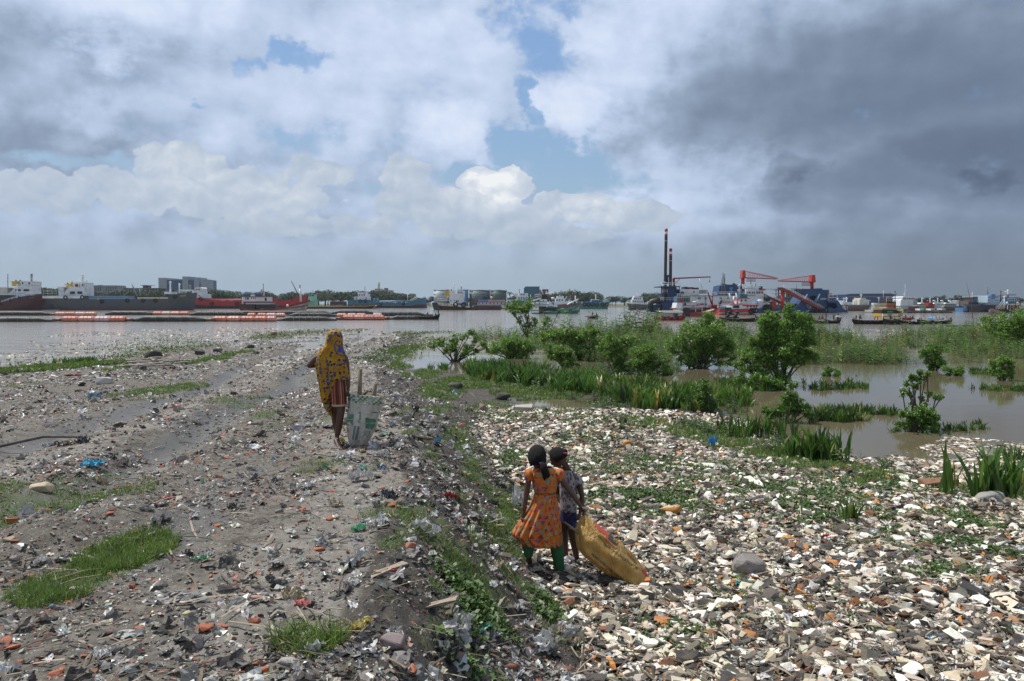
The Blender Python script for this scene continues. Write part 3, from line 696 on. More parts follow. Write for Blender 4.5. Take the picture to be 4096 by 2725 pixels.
def build_flotsam():
 rs = np.random.default_rng(33)
 def put(name, poly, n, s0, s1, label, w):
  pts = [onz(*p) for p in poly]; A = np.array([(p.x, p.y) for p in pts])
  lo, hi = A.min(0), A.max(0); X = lo[0] + rs.random(n * 4) * (hi[0] - lo[0]); Y = lo[1] + rs.random(n * 4) * (hi[1] - lo[1])
  ins = np.zeros(len(X), bool)
  for i in range(len(A)):
   ax, ay = A[i]; bx, by = A[(i + 1) % len(A)]
   if ay != by: ins ^= ((ay > Y) != (by > Y)) & (X < ax + (Y - ay) * (bx - ax) / (by - ay))
  ins &= rs.random(len(X)) < sstep(.36, .56, fbm(X * (1.2 if lo[1] < 25 else .3), Y * (1.2 if lo[1] < 25 else .18), 3, 91))
  X, Y = X[ins][:n], Y[ins][:n]; m = len(X)
  S = s0 * (s1 / s0) ** (rs.random(m) ** 1.8)
  S3 = np.stack([S, S, S * .5], 1)
  scatter(name, CH, np.stack([X, Y, np.maximum(hgt(X, Y), 0) + S * .04], 1), S3, .08, pick(PAL_RUB, w, m, rs, .16), M_CHUNK, rs, label)
 W = [12, 16, 18, 18, 16, 2, 12, 2]
 put('floating_rubble', [(3560, 1830), (3800, 1745), (4096, 1770), (4400, 1800), (4400, 1960), (3900, 1930), (3600, 1900), (3400, 1870)], 5200, .03, .13, 'pale foam crumbs floating at the right end of the pond', W)
 put('floating_rubble', [(-300, 1440), (0, 1400), (250, 1330), (900, 1310), (1500, 1320), (1700, 1340), (1300, 1340), (900, 1375), (500, 1430), (200, 1460), (-300, 1500)], 4600, .06, .28, 'pale flotsam drifting off the left shore of the bank', W)
 put('floating_rubble', [(1620, 1355), (1800, 1345), (2150, 1360), (2300, 1375), (2150, 1400), (1900, 1400), (1700, 1390), (1640, 1380)], 2600, .07, .28, 'pale flotsam drifting between the bank tip and the green island', W)
 put('floating_rubble', [(2300, 1330), (3300, 1318), (4096, 1315), (4500, 1330), (4096, 1375), (3300, 1380), (2600, 1370)], 2600, .08, .28, 'pale flotsam drifting beyond the weeds near the wooden boats', W)
build_flotsam()
# == vessels and river gear
def paint(name, col, rough=.5, dirt=(.09, .05, .03), amt=.45, var=.16):
 return mat(name, col, rough, var, .6, dirt=dirt, dirt_amt=amt)
P_GREY = paint('grey hull paint', (.060, .075, .085)); P_MAROON = paint('maroon hull paint', (.065, .014, .016)); P_NAVY = paint('navy hull paint', (.018, .028, .045))
P_RED = paint('red hull paint', (.33, .016, .022)); P_BLACK = paint('black hull paint', (.018, .018, .02)); P_WHITE = paint('white ship paint', (.62, .65, .67), amt=.3)
P_CREAM = paint('cream ship paint', (.55, .52, .44), amt=.35); P_YELLOW = paint('yellow ship paint', (.50, .30, .03), amt=.3); P_TEAL = paint('teal hull paint', (.045, .24, .20))
P_BLUE = paint('dredger blue paint', (.012, .048, .13), amt=.2); P_LBLUE = paint('light blue paint', (.07, .19, .36)); P_SEA = paint('blue green hull paint', (.03, .13, .19))
P_ORANGE = paint('crane orange red paint', (.42, .034, .016), amt=.2); P_DKRED = paint('dark red paint', (.24, .022, .018), amt=.2); P_STEEL = paint('bare grey steel', (.20, .22, .23))
P_PALE = paint('pale grey hull', (.36, .37, .35)); P_GLASS = mat('dark window glass', (.02, .025, .03), .15, .1); P_MINT = paint('mint green paint', (.22, .45, .33)); P_TARP = paint('blue tarpaulin', (.10, .26, .52), amt=.15)
P_RUST = paint('rusted pipe', (.14, .055, .03)); P_BROWN = paint('brown weathered hull', (.115, .092, .08)); P_TYRE = mat('tyre rubber', (.012, .012, .013), .8, .2)
P_TAR = mat('tarred boat timber', (.012, .011, .011), .75, .5, 3); P_OCHRE = paint('dull ochre paint', (.27, .17, .035), amt=.5); P_DECK = paint('deck grey', (.16, .15, .14))
R1 = (0, 1050, .38185); R2 = (850, 1050, .38185); R3 = (1700, 1050, .33942); R4 = (2400, 880, .42427); R5 = (3300, 1050, .33772); R6 = (3550, 1100, .23165)
R7 = (0, 1080, .14425); R8 = (2600, 1050, .16971); R9 = (2980, 1050, .17819); R10 = (3380, 1120, .14425); R11 = (2080, 1130, .11031)
class Craft:
 def __init__(s, name, Z, wl, beam, label, cat, group=None, cx=None):
  s.Z = Z; s.wl = wl; s.D = wdist(Z[1] + wl * Z[2]); s.beam = beam
  s.root = thing(name, tuple(onz(Z[0] + (cx if cx is not None else 500) * Z[2], Z[1] + wl * Z[2])), label, cat, group)
  s.o = s.root.location.copy()
  s.k = Z[2] / FPX * s.D
 def p(s, zx, zy, dy=0.0):
  q = at(s.Z[0] + zx * s.Z[2], s.Z[1] + zy * s.Z[2], s.D); q.y += dy
  return q
 def mb(s): return MB(s.o)
 def fin(s, m, part, mats, parent=None, label=None):
  return m.build(part, mats, parent or s.root, label)
 def box(s, part, x0, y0, x1, y1, m, d0=None, d1=None, parent=None, mb=None):
  d0 = s.beam * .12 if d0 is None else d0; d1 = s.beam * .88 if d1 is None else d1
  a = s.p(x0, y1, d0); b = s.p(x1, y0, d0); b.y = s.D + d1
  q = mb or s.mb(); q.box(a, b)
  return q if mb else s.fin(q, part, m, parent)
 def boxes(s, part, rects, m, d0=None, d1=None, parent=None):
  if part in ('foredeck_cover', 'hatch_pin', 'bollard', 'deck_locker', 'hatch_cover', 'post', 'canopy_post', 'tower', 'draught_mark', 'deck_gear', 'net_pile', 'timber_frame', 'air_conditioner', 'teal_locker', 'fish_basket', 'deck_cargo', 'bench', 'roof_structure'):
   for r in rects: s.box('post' if part == 'timber_frame' else part, *r, m, d0, d1, parent)
   return
  q = s.mb()
  for i, r in enumerate(rects):
   e = .012 * s.beam * (i % 3)
   s.box(part, *r, m, (s.beam * .12 if d0 is None else d0) + e, (s.beam * .88 if d1 is None else d1) - e, mb=q)
  return s.fin(q, part, m, parent)
 def poly(s, part, pts, m, d0=None, d1=None, parent=None):
  d0 = s.beam * .12 if d0 is None else d0; d1 = s.beam * .88 if d1 is None else d1
  P = [s.p(*q) for q in pts]
  q = s.mb(); q.prism([(v.x, v.z) for v in P], s.D + d0, s.D + d1); return s.fin(q, part, m, parent)
 def tube(s, part, paths, r, m, d=None, n=5, parent=None):
  d = s.beam * .5 if d is None else d; q = s.mb()
  for path in paths: q.tube([s.p(v[0], v[1], v[2] if len(v) > 2 else d) for v in path], r, n)
  return s.fin(q, part, m, parent)
 def windows(s, parent, rects, d0=None, m=None):
  d0 = s.beam * .12 if d0 is None else d0
  for r in rects: s.box('window', *r, m or P_GLASS, d0 - .05, d0 + .05, parent)
 def tyres(s, pts, r=.55, parent=None):
  for x, y in pts:
   s.fin(s.mb().torus(s.p(x, y, -.12), r, r * .36), 'tyre_fender', P_TYRE, parent)
 def rail(s, pts, h=1.0, d=None, m=None, post=1.6, part='railing'):
  d = s.beam * .05 if d is None else d; q = s.mb(); P = [s.p(x, y, d) for x, y in pts]
  up = Vector((0, 0, h)); r = .055
  q.tube([v + up for v in P], r, 4); q.tube([v + up * .5 for v in P], r * .8, 4)
  for a, b in zip(P, P[1:]):
   n = max(1, int((b - a).length / post))
   for i in range(n + 1):
    c = a.lerp(b, i / n); q.tube([c, c + up], r * .8, 4)
  return s.fin(q, part, m or P_WHITE)
 def mast(s, x, ytop, ybot, m=None, r=.16, arms=(), d=None, part='mast'):
  q = s.mb(); d = s.beam * .5 if d is None else d
  q.tube([s.p(x, ybot, d), s.p(x, ytop, d)], [r, r * .55], 6)
  for (yy, w) in arms: q.tube([s.p(x - w, yy, d), s.p(x + w, yy, d)], r * .45, 5)
  q.ball(s.p(x, ytop, d), r * 1.3, 6, 4)
  return s.fin(q, part, m or P_WHITE)
 def hull(s, top, bot, mats, bands=(0, 1), bow=.22, stern=.1, bown=.04, sternw=.75, deck=None, bulwark=.7, n=22, part='hull', flare=.86):
  T = [s.p(x, y) for x, y in top]
  L = [0]
  for a, b in zip(T, T[1:]): L.append(L[-1] + abs(b.x - a.x) + 1e-6)
  B0 = s.p(bot[0], s.wl); B1 = s.p(bot[1], s.wl); cy = s.D + s.beam / 2
  S = [i / (n - 1) for i in range(n)]; S = [1 - (1 - u) ** 1.15 for u in S]
  levels = list(bands); rings = []
  for u in S:
   l = u * L[-1]
   i = max(j for j in range(len(L) - 1) if L[j] <= l + 1e-9); f = (l - L[i]) / (L[i + 1] - L[i]); f = min(max(f, 0), 1)
   tx = T[i].x * (1 - f) + T[i + 1].x * f; tz = T[i].z * (1 - f) + T[i + 1].z * f
   bx = B0.x * (1 - u) + B1.x * u
   w = 1.0
   if u > 1 - bow: w *= max(bown, 1 - ((u - 1 + bow) / bow) ** 2.2)
   if u < stern: w *= sternw + (1 - sternw) * math.sin(u / stern * math.pi / 2)
   hb = s.beam / 2 * w
   wb = hb * (flare if u < 1 - bow else flare - .3 * (u - 1 + bow) / bow)
   side = []
   for lv in levels:
    q = lv ** .8
    side.append((bx * (1 - q) + tx * q, wb * (1 - q) + hb * q, tz * lv))
   kx, kw = bx, wb * .8
   near = [(kx, cy - kw, -.6)] + [(x, cy - w_, z) for x, w_, z in side]
   far = [(x, cy + w_, z) for x, w_, z in reversed(side)] + [(kx, cy + kw, -.6)]
   dk = (side[-1][0], max(hb - .12, hb * .5), max(side[-1][2] - bulwark, .1))
   rings.append(near + [(dk[0], cy - dk[1], dk[2]), (dk[0], cy + dk[1], dk[2])] + far)
  q = s.mb(); m = len(rings[0]); nl = len(levels)
  V = [v for r_ in rings for v in r_]; nm = len(mats)
  F = []; MI = []
  for i in range(n - 1):
   for k in range(m):
    k2 = (k + 1) % m
    F.append((i * m + k, i * m + k2, (i + 1) * m + k2, (i + 1) * m + k))
    kk = k if k < m / 2 else m - 2 - k
    if k == nl + 1: MI.append(nm)
    elif kk == 0 or kk < 0 or k == m - 1: MI.append(0)
    elif kk <= nl - 1: MI.append(min(kk - 1, nm - 1))
    else: MI.append(nm - 1)
  F.append(tuple(reversed(range(m)))); MI.append(nm - 1); F.append(tuple(range((n - 1) * m, n * m))); MI.append(nm - 1)
  b = len(q.v); q.add(V, F); q.mi = MI
  return s.fin(q, part, list(mats) + [deck or P_DECK])
 def text(s, txt, x, y, h, m, parent, d=0.0, width=None):
  cu = bpy.data.curves.new('lettering', 'FONT'); cu.body = txt; cu.size = h * s.k * 1.35; cu.extrude = .02
  tmp = bpy.data.objects.new('t', cu); COL.objects.link(tmp)
  me = bpy.data.meshes.new_from_object(tmp.evaluated_get(bpy.context.evaluated_depsgraph_get()))
  bpy.data.objects.remove(tmp)
  me.materials.clear(); me.materials.append(m)
  a = s.p(x, y, d); o = link('lettering', me, parent); o.location = a - s.o + Vector((0, -.05, 0)); o.rotation_euler = (math.pi / 2, 0, 0)
  return o
def lattice(q, a, b, w0, w1, n, r, up=Vector((0, 0, 1))):
 a = Vector(a); b = Vector(b); ax = (b - a).normalized()
 s1 = ax.cross(Vector((0, 1, 0))).normalized(); s2 = Vector((0, 1, 0))
 cor = [(1, 1), (1, -1), (-1, -1), (-1, 1)]
 def c(i, k):
  t = i / n; w = w0 * (1 - t) + w1 * t; p = a.lerp(b, t); return p + s1 * cor[k][0] * w + s2 * cor[k][1] * w
 for k in range(4):
  q.tube([c(0, k), c(n, k)], r, 4)
  for i in range(n):
   q.tube([c(i, k), c(i + 1, (k + 1) % 4)], r * .6, 3); q.tube([c(i, k), c(i, (k + 1) % 4)], r * .6, 3)
# ---- cargo ships on the left
def cargo_left():
 s = Craft('cargo_ship', R1, 502, 11, 'maroon cargo ship at the left edge, only its raised bow showing', 'ship', cx=100)
 h = s.hull([(-900, 400), (-200, 425), (0, 428), (150, 382), (260, 352), (345, 340), (430, 332)], (-880, 366), [P_MAROON], bow=.2)
 s.rail([(0, 424), (150, 378), (290, 346), (425, 331)], .9, 1.0); s.mast(152, 235, 378, r=.28, arms=((250, 22), (300, 10)), d=2.0)
 s.boxes('deck_locker', [(170, 345, 235, 372), (232, 330, 262, 356)], P_TARP, 2, 4); s.tyres([(110, 400), (200, 374), (10, 432)])
 s.text('এম ভি', 290, 378, 14, P_STEEL, h, .9)
 s = Craft('cargo_ship', R1, 496, 11, 'navy cargo ship behind the maroon bow, white wheelhouse and mustard funnel', 'ship', cx=200)
 s.hull([(-700, 345), (-300, 330), (140, 330), (370, 350), (470, 352), (520, 350)], (-690, 555), [P_NAVY, P_NAVY, P_WHITE], bands=(0, .5, .93, 1), bow=.25)
 hs = s.poly('deckhouse', [(62, 328), (100, 300), (165, 240), (310, 240), (310, 328)], P_WHITE)
 for x0 in (140, 226):
  s.poly('window', [(x0, 290), (x0 + 8, 280), (x0 + 56, 280), (x0 + 64, 290), (x0 + 56, 301), (x0 + 8, 301)], P_GLASS, 1.2, 1.5, hs)
 b = s.boxes('wheelhouse', [(197, 205, 314, 238), (192, 196, 318, 205)], P_WHITE); s.windows(b, [(212, 208, 226, 226), (280, 208, 298, 226)])
 s.boxes('aft_deck', [(-30, 262, 118, 270), (-30, 270, 60, 328)], P_CREAM, 1, 9); s.poly('funnel', [(50, 198), (122, 194), (122, 248), (70, 248), (70, 210)], P_YELLOW, 4, 7)
 s.tube('exhaust_pipe', [[(95, 196), (97, 184), (88, 183)]], .25, P_BLACK); s.tube('ventilator', [[(140, 250), (140, 195), (141, 178)]], .55, P_MINT, n=8)
 s.mast(260, 124, 196, P_STEEL, .5, arms=((140, 14), (155, 10))); s.mast(8, 124, 262, P_STEEL, .25, arms=((150, 8), (190, 6))); s.rail([(197, 196), (314, 196)], 1.6, 1.2); s.rail([(30, 262), (120, 262)], 1.8, 1)
 s = Craft('cargo_ship', R1, 502, 11, 'long grey cargo ship with a sloped white deckhouse and a mustard funnel', 'ship', cx=1200)
 h = s.hull([(437, 352), (470, 356), (860, 362), (930, 380), (1400, 383), (1740, 378), (1790, 358), (1860, 336), (1930, 326), (2015, 314)], (590, 1977), [P_DKRED, P_GREY, P_GREY], bands=(0, .07, .9, 1), bow=.16, stern=.16, sternw=.55)
 s.boxes('bulwark', [(445, 350, 880, 377)], P_WHITE, -.06, .05); s.rail([(450, 350), (585, 350)], 2.2, .4)
 hs = s.poly('deckhouse', [(630, 350), (690, 272), (715, 262), (868, 262), (868, 350)], P_WHITE)
 for x0 in (714, 791):
  s.poly('window', [(x0, 317), (x0 + 9, 303), (x0 + 49, 303), (x0 + 58, 317), (x0 + 49, 331), (x0 + 9, 331)], P_GLASS, 1.2, 1.5, hs)
 b = s.boxes('wheelhouse', [(752, 216, 864, 262), (744, 210, 868, 217)], P_WHITE); s.windows(b, [(772, 226, 800, 256), (842, 228, 856, 245)]); s.windows(b, [(808, 228, 822, 262)], m=P_YELLOW)
 s.rail([(746, 210), (866, 210)], 1.5, 1.2)
 s.mast(798, 134, 212, P_CREAM, .38, arms=((150, 11), (165, 6))); s.mast(838, 190, 212, P_WHITE, .4)
 s.boxes('aft_deck', [(586, 256, 690, 262), (598, 262, 650, 348)], P_WHITE, 1, 9); s.rail([(588, 256), (690, 256)], 1.6, 1)
 s.poly('funnel', [(616, 228), (676, 222), (684, 240), (684, 284), (640, 284), (640, 240)], P_YELLOW, 4, 7); s.tube('exhaust_pipe', [[(640, 225), (641, 214), (634, 213)]], .3, P_BLACK)
 s.tube('ventilator', [[(683, 240), (683, 198)]], .5, P_YELLOW, n=8)
 s.boxes('hatch_cover', [(900, 351, 1310, 368)], P_STEEL, 2, 9); s.boxes('tarpaulin', [(935, 371, 1385, 384)], P_TARP, -.05, 3); s.boxes('hatch_cover', [(1440, 366, 1760, 380)], P_CREAM, -.05, 3)
 s.mast(1731, 206, 330, P_WHITE, .45, arms=((212, 14),)); s.mast(1827, 228, 322, P_WHITE, .4, arms=((236, 9),)); s.tube('cargo_boom', [[(1320, 220), (1376, 352)], [(1408, 275), (1408, 350)]], .35, P_STEEL)
 s.boxes('foredeck_cover', [(1850, 284, 1960, 296), (1700, 308, 1780, 330)], P_WHITE, 2, 8); s.mast(1943, 246, 310, P_STEEL, .4)
 s.rail([(1850, 330), (1935, 320), (2012, 308)], .9, 1.5); s.tyres([(686, 367), (862, 366), (1068, 408), (1333, 400), (1497, 400), (1627, 398), (1833, 358)], .75)
 s.text('এম ভি', 1880, 358, 16, P_CREAM, h, .6); s.boxes('hatch_pin', [(1018, 376, 1042, 392), (1455, 374, 1475, 388), (1655, 368, 1675, 382)], P_YELLOW, -.15, -.02)
 s = Craft('tanker_ship', R1, 485, 11, 'red tanker with a black lower hull moored beyond the grey cargo ship', 'ship', cx=2500)
 s.hull([(1880, 370), (1980, 366), (2085, 368), (2150, 400), (2500, 402), (3030, 395), (3090, 372), (3140, 345), (3188, 334)], (1900, 3170), [P_BLACK, P_RED], bands=(0, .36, 1), bow=.12)
 b = s.boxes('deckhouse', [(1990, 330, 2148, 374), (2000, 298, 2108, 332), (2030, 272, 2105, 300)], P_WHITE); s.windows(b, [(2010, 342, 2022, 356), (2040, 342, 2052, 356), (2070, 342, 2082, 356), (2042, 278, 2056, 290), (2070, 278, 2084, 290)])
 s.poly('wheelhouse_roof', [(2026, 272), (2050, 260), (2092, 260), (2108, 272)], P_WHITE); s.mast(2056, 206, 262, P_BLACK, .3, arms=((232, 16),)); s.tube('cargo_pipe', [[(2150, 396, 2), (2900, 392, 2)], [(2150, 386, 4), (2900, 384, 4)]], .25, P_RED)
 s.tyres([(2010, 384), (2103, 382), (2218, 430), (2480, 432)], .9); s.mast(2735, 318, 400, P_WHITE, .25, arms=((322, 8),)); s.rail([(2160, 398), (2900, 396)], .9, .4, P_RED, 5)
 s = Craft('fishing_trawler', R2, 522, 6.5, 'weathered white and red wooden trawler with a white derrick, moored behind the float line', 'boat', cx=600)
 h = s.hull([(268, 470), (440, 492), (600, 486), (760, 462), (880, 430), (950, 408), (997, 388)], (285, 945), [P_BLACK, P_PALE, P_DKRED, P_PALE, P_DKRED], bands=(0, .07, .5, .62, .9, 1), bow=.26)
 s.boxes('stern_shelter', [(288, 438, 442, 515)], P_BLACK, .2, 6); s.boxes('net_bay', [(450, 440, 650, 482)], P_BLACK, .5, 6)
 b = s.boxes('deckhouse', [(300, 362, 324, 436), (324, 360, 578, 412)], P_WHITE); s.windows(b, [(336, 366, 346, 388), (356, 366, 370, 390), (396, 370, 406, 380), (416, 370, 426, 380), (436, 370, 446, 380), (540, 372, 560, 402)])
 s.boxes('deck_trim', [(320, 410, 606, 424), (318, 354, 582, 361)], P_DKRED, .3, 6); s.boxes('side_rail', [(345, 424, 606, 440)], P_PALE, .2, 6)
 s.boxes('drum_rack', [(312, 324, 482, 352)], P_SEA, .6, 5.5); s.rail([(312, 352), (482, 352)], 1.4, .5, P_SEA, .5, 'rack_rail'); s.fin(s.mb().tube([s.p(396, 350, 1), s.p(440, 350, 1)], .65, 10), 'life_raft', P_WHITE)
 s.mast(505, 228, 405, P_STEEL, .2, arms=((252, 8), (270, 6), (300, 14)), d=3); s.mast(490, 290, 405, P_STEEL, .3, d=2.6)
 s.tube('derrick', [[(902, 412), (895, 272)]], .42, P_WHITE, 3); s.tube('derrick_boom', [[(903, 400), (800, 190)], [(896, 372), (802, 196)]], .13, P_RUST, 3); s.mast(893, 242, 275, P_BLACK, .2, d=3)
 s.fin(s.mb().ball(s.p(787, 453, -.2), .5, 8, 6), 'buoy', P_WHITE); s.tube('mooring_rope', [[(962, 440, 2), (966, 520, 0)]], .05, P_WHITE)
 s = Craft('river_tug', R2, 474, 9, 'pale green river tug with a stacked green wheelhouse behind the long yellow railed barge', 'boat', cx=1020)
 s.hull([(950, 452), (1085, 452), (1130, 445)], (960, 1110), [P_MINT], bow=.3); b = s.boxes('wheelhouse', [(985, 395, 1075, 452), (1000, 358, 1068, 396), (1005, 336, 1066, 358)], P_MINT); s.windows(b, [(1012, 342, 1026, 354), (1034, 342, 1056, 354)])
 s.poly('awning', [(985, 408), (1080, 395), (1080, 402), (985, 416)], P_MINT, -1, 8); s.mast(1033, 292, 338, P_STEEL, .2)
 s = Craft('deck_barge', R2, 485, 9, 'long low navy deck barge with a yellow rail and blue bow ramps', 'barge', cx=1350)
 s.hull([(968, 462), (1300, 459), (1600, 455), (1702, 448)], (978, 1652), [P_NAVY, P_NAVY, P_YELLOW], bands=(0, .5, .78, 1), bow=.06, bown=.6, bulwark=.3)
 for x0 in (1686, 1704): s.tube('bow_ramp', [[(x0, 450), (x0 + 8, 415), (x0 + 6, 375)]], .7, P_SEA, 2 if x0 == 1686 else 7, 6)
 s.mast(1632, 425, 455, P_STEEL, .2); s.boxes('bollard', [(x, 449, x + 12, 458) for x in (1060, 1180, 1300, 1330, 1470, 1540)], P_YELLOW, .3, 1)
 s = Craft('tanker_ship', R2, 478, 11, 'blue green tanker with a white wheelhouse aft and brown boot topping', 'ship', cx=1800)
 s.hull([(1418, 392), (1500, 390), (1650, 392), (1700, 422), (1900, 424), (2060, 420), (2110, 398), (2150, 380), (2222, 376)], (1420, 2240), [P_MAROON, P_SEA], bands=(0, .38, 1), bow=.1)
 b = s.boxes('deckhouse', [(1478, 358, 1632, 392), (1520, 330, 1625, 358), (1512, 314, 1602, 330)], P_WHITE); s.windows(b, [(1530, 336, 1542, 348), (1556, 336, 1568, 348), (1580, 336, 1592, 348), (1500, 368, 1510, 380), (1600, 368, 1612, 380)])
 s.mast(1581, 255, 315, P_STEEL, .3, arms=((275, 8),)); s.tube('cargo_pipe', [[(1700, 412, 2), (2090, 408, 2)], [(1740, 404, 4), (2090, 402, 4)]], .35, P_LBLUE)
 q = s.mb(); lattice(q, s.p(2075, 412, 4), s.p(2140, 378, 4), 1.2, 1.2, 5, .18); s.fin(q, 'foremast', P_WHITE); s.rail([(2120, 380), (2235, 374)], 1.2, 2); s.tyres([(1548, 404), (1600, 404), (1760, 440), (2000, 432)], .9); s.mast(2032, 318, 410, P_WHITE, .25)
cargo_left()
def middle_craft():
 s = Craft('coaster_ship', R3, 560, 10, 'maroon coaster with cream stern and bright yellow funnel before the storage tanks', 'ship', cx=500)
 h = s.hull([(82, 474), (150, 472), (300, 490), (500, 516), (530, 518), (895, 512)], (104, 893), [P_MAROON, P_CREAM], bands=(0, .62, 1), bow=.05, bown=.5, stern=.14)
 s.boxes('hold_side', [(530, 511, 893, 556)], P_MAROON, -.1, .02); s.poly('stern_plate', [(80, 476), (140, 474), (185, 556), (104, 558)], P_NAVY, -.12, 3); s.boxes('coaming', [(555, 503, 890, 513)], P_STEEL, .5, 9)
 b = s.boxes('deckhouse', [(285, 425, 450, 480), (352, 366, 456, 426), (286, 330, 352, 426)], P_WHITE)
 s.windows(b, [(298, 442, 308, 454), (340, 442, 350, 454), (362, 446, 374, 468), (380, 446, 392, 468), (416, 382, 428, 392)]); w = s.boxes('wheelhouse', [(376, 330, 458, 366), (392, 368, 458, 400)], P_WHITE, 1.0, 8.8); s.windows(w, [(384, 346, 396, 360), (404, 346, 416, 360), (428, 346, 438, 360)], 1.0)
 s.poly('funnel', [(232, 385), (248, 330), (282, 325), (282, 402), (240, 405)], P_YELLOW, 3, 6); s.boxes('funnel_cap', [(248, 320, 276, 332), (296, 318, 310, 330)], P_BLACK, 3.2, 5.8); s.mast(330, 256, 330, P_WHITE, .3, arms=((270, 7),)); s.mast(420, 290, 330, P_STEEL, .3, arms=((300, 12),))
 s.rail([(145, 468), (290, 478)], 1.8, .4); s.rail([(448, 470), (510, 512)], 1.3, .4); s.rail([(176, 446), (245, 446)], 1.5, .8, P_YELLOW); s.boxes('aft_deck', [(172, 444, 285, 450)], P_CREAM)
 for x in (190, 228, 268, 308): s.fin(s.mb().ball(s.p(x, 490, -.02), .28, 8, 5), 'porthole', P_BLACK)
 s.tyres([(360, 497), (455, 500)], .95); s.boxes('draught_mark', [(553, 516, 560, 528), (568, 516, 575, 528)], P_WHITE, -.18, -.1)
 s = Craft('passenger_launch', R3, 546, 8, 'long low red and white passenger launch under blue tarpaulins', 'boat', cx=760)
 s.hull([(590, 500), (800, 502), (990, 498)], (600, 985), [P_BLACK], bow=.1); b = s.boxes('cabin', [(615, 470, 935, 500), (745, 440, 940, 470)], P_WHITE); s.windows(b, [(x, 476, x + 12, 488) for x in range(630, 930, 44)])
 s.boxes('roof_edge', [(612, 464, 938, 470), (742, 434, 943, 440)], P_DKRED, -.3, 8); s.boxes('tarpaulin', [(625, 440, 735, 464)], P_TARP, 1, 6); s.poly('awning', [(535, 472), (612, 470), (612, 476), (535, 480)], P_RED, 0, 6); s.mast(782, 412, 440, P_WHITE, .5)
 s = Craft('river_ferry', R3, 552, 9, 'three deck white ferry with a cream funnel half hidden by the slender tree', 'boat', cx=1100)
 s.hull([(900, 505), (1100, 512), (1262, 495)], (920, 1240), [P_DKRED, P_WHITE], bands=(0, .25, 1), bow=.2)
 b = s.boxes('cabin', [(955, 440, 1240, 508), (1080, 400, 1225, 440), (1110, 362, 1215, 400)], P_WHITE); s.windows(b, [(x, 452, x + 16, 470) for x in range(975, 1230, 36)] + [(x, 410, x + 14, 426) for x in (1100, 1130, 1160, 1190)] + [(1130, 370, 1144, 384), (1160, 370, 1174, 384)])
 s.boxes('deck_edge', [(950, 472, 1245, 480), (1075, 436, 1235, 442)], P_LBLUE, -.2, 9); s.boxes('funnel', [(1058, 362, 1096, 402)], P_CREAM, 3, 6); s.mast(1113, 322, 362, P_STEEL, .3); s.mast(964, 360, 440, P_WHITE, .2); s.mast(1248, 385, 460, P_WHITE, .2)
 s = Craft('fishing_trawler', R3, 582, 7, 'brown hulled trawler with white cabin moored directly behind the green and white trawler', 'boat', cx=1650)
 s.hull([(1540, 500), (1650, 492), (1760, 486), (1850, 470)], (1550, 1830), [P_BROWN], bow=.3); b = s.boxes('cabin', [(1540, 425, 1655, 492), (1560, 398, 1640, 425)], P_WHITE, 1, 6); s.windows(b, [(1550, 436, 1566, 452), (1580, 436, 1596, 452), (1612, 436, 1628, 452)], 1)
 s.poly('net_awning', [(1680, 490), (1700, 484), (1815, 430), (1818, 436), (1710, 492)], P_PALE, 1, 6); s.boxes('net_pile', [(1560, 468, 1690, 500)], P_WHITE, .2, 3); s.tube('gallows', [[(1660, 480), (1672, 405), (1715, 402), (1720, 470)], [(1585, 425), (1595, 385), (1625, 384), (1632, 425)]], .2, P_STEEL, 3)
 s = Craft('fishing_trawler', R11, 1136, 6.5, 'green and white wooden trawler with a stepped wheelhouse and a green flag', 'boat', cx=1300)
 h = s.hull([(425, 1010), (700, 1010), (930, 1062), (1200, 1050), (1450, 1000), (1750, 940), (2000, 880), (2210, 800)], (420, 2130), [P_TEAL, P_PALE, P_TEAL], bands=(0, .42, .84, 1), bow=.26)
 s.boxes('stern_shelter', [(700, 870, 935, 1130)], P_BLACK, -.06, 6); s.boxes('net_bay', [(950, 905, 1400, 1040)], P_BLACK, .5, 6)
 b = s.poly('wheelhouse', [(700, 870), (745, 610), (980, 610), (990, 820), (1000, 870)], P_WHITE, .6, 5.9); s.windows(b, [(830, 640, 862, 680)], .6)
 s.poly('trim', [(725, 700), (730, 680), (985, 695), (985, 715)], P_TEAL, .52, .6); s.poly('trim', [(705, 790), (708, 772), (1050, 802), (1050, 824)], P_TEAL, .52, .6)
 c = s.boxes('cabin', [(930, 820, 1365, 890), (1085, 712, 1330, 820)], P_WHITE, .4, 6); s.windows(c, [(x, 855, x + 38, 886) for x in (1012, 1068, 1124, 1182)] + [(1200, 725, 1230, 815), (1158, 725, 1180, 780)], .4); s.boxes('cabin_trim', [(925, 890, 1370, 912)], P_TEAL, .3, 6.1)
 s.poly('canopy', [(485, 665), (500, 625), (770, 560), (775, 590), (560, 668)], P_WHITE, .3, 6); s.boxes('canopy_post', [(520, 660, 540, 850), (690, 640, 706, 850)], P_STEEL, .4, .8); s.boxes('water_box', [(530, 755, 690, 850)], P_PALE, .6, 5)
 s.boxes('net_rack', [(785, 450, 985, 605)], P_BLACK, .8, 5.6); s.rail([(550, 575), (775, 560)], 1.2, .6, P_WHITE, .7, 'upper_rail'); s.fin(s.mb().tube([s.p(1140, 585, 1), s.p(1255, 570, 1)], .4, 10), 'life_raft', P_WHITE)
 s.boxes('red_winch', [(1040, 450, 1110, 600)], P_RUST, 2, 3.5); s.tube('boom', [[(770, 240), (860, 450)], [(930, 400), (1280, 378)]], .16, P_WHITE, 2); s.mast(1062, 200, 620, P_WHITE, .14, d=3); s.mast(970, 320, 460, P_WHITE, .12, arms=((330, 25),), d=3)
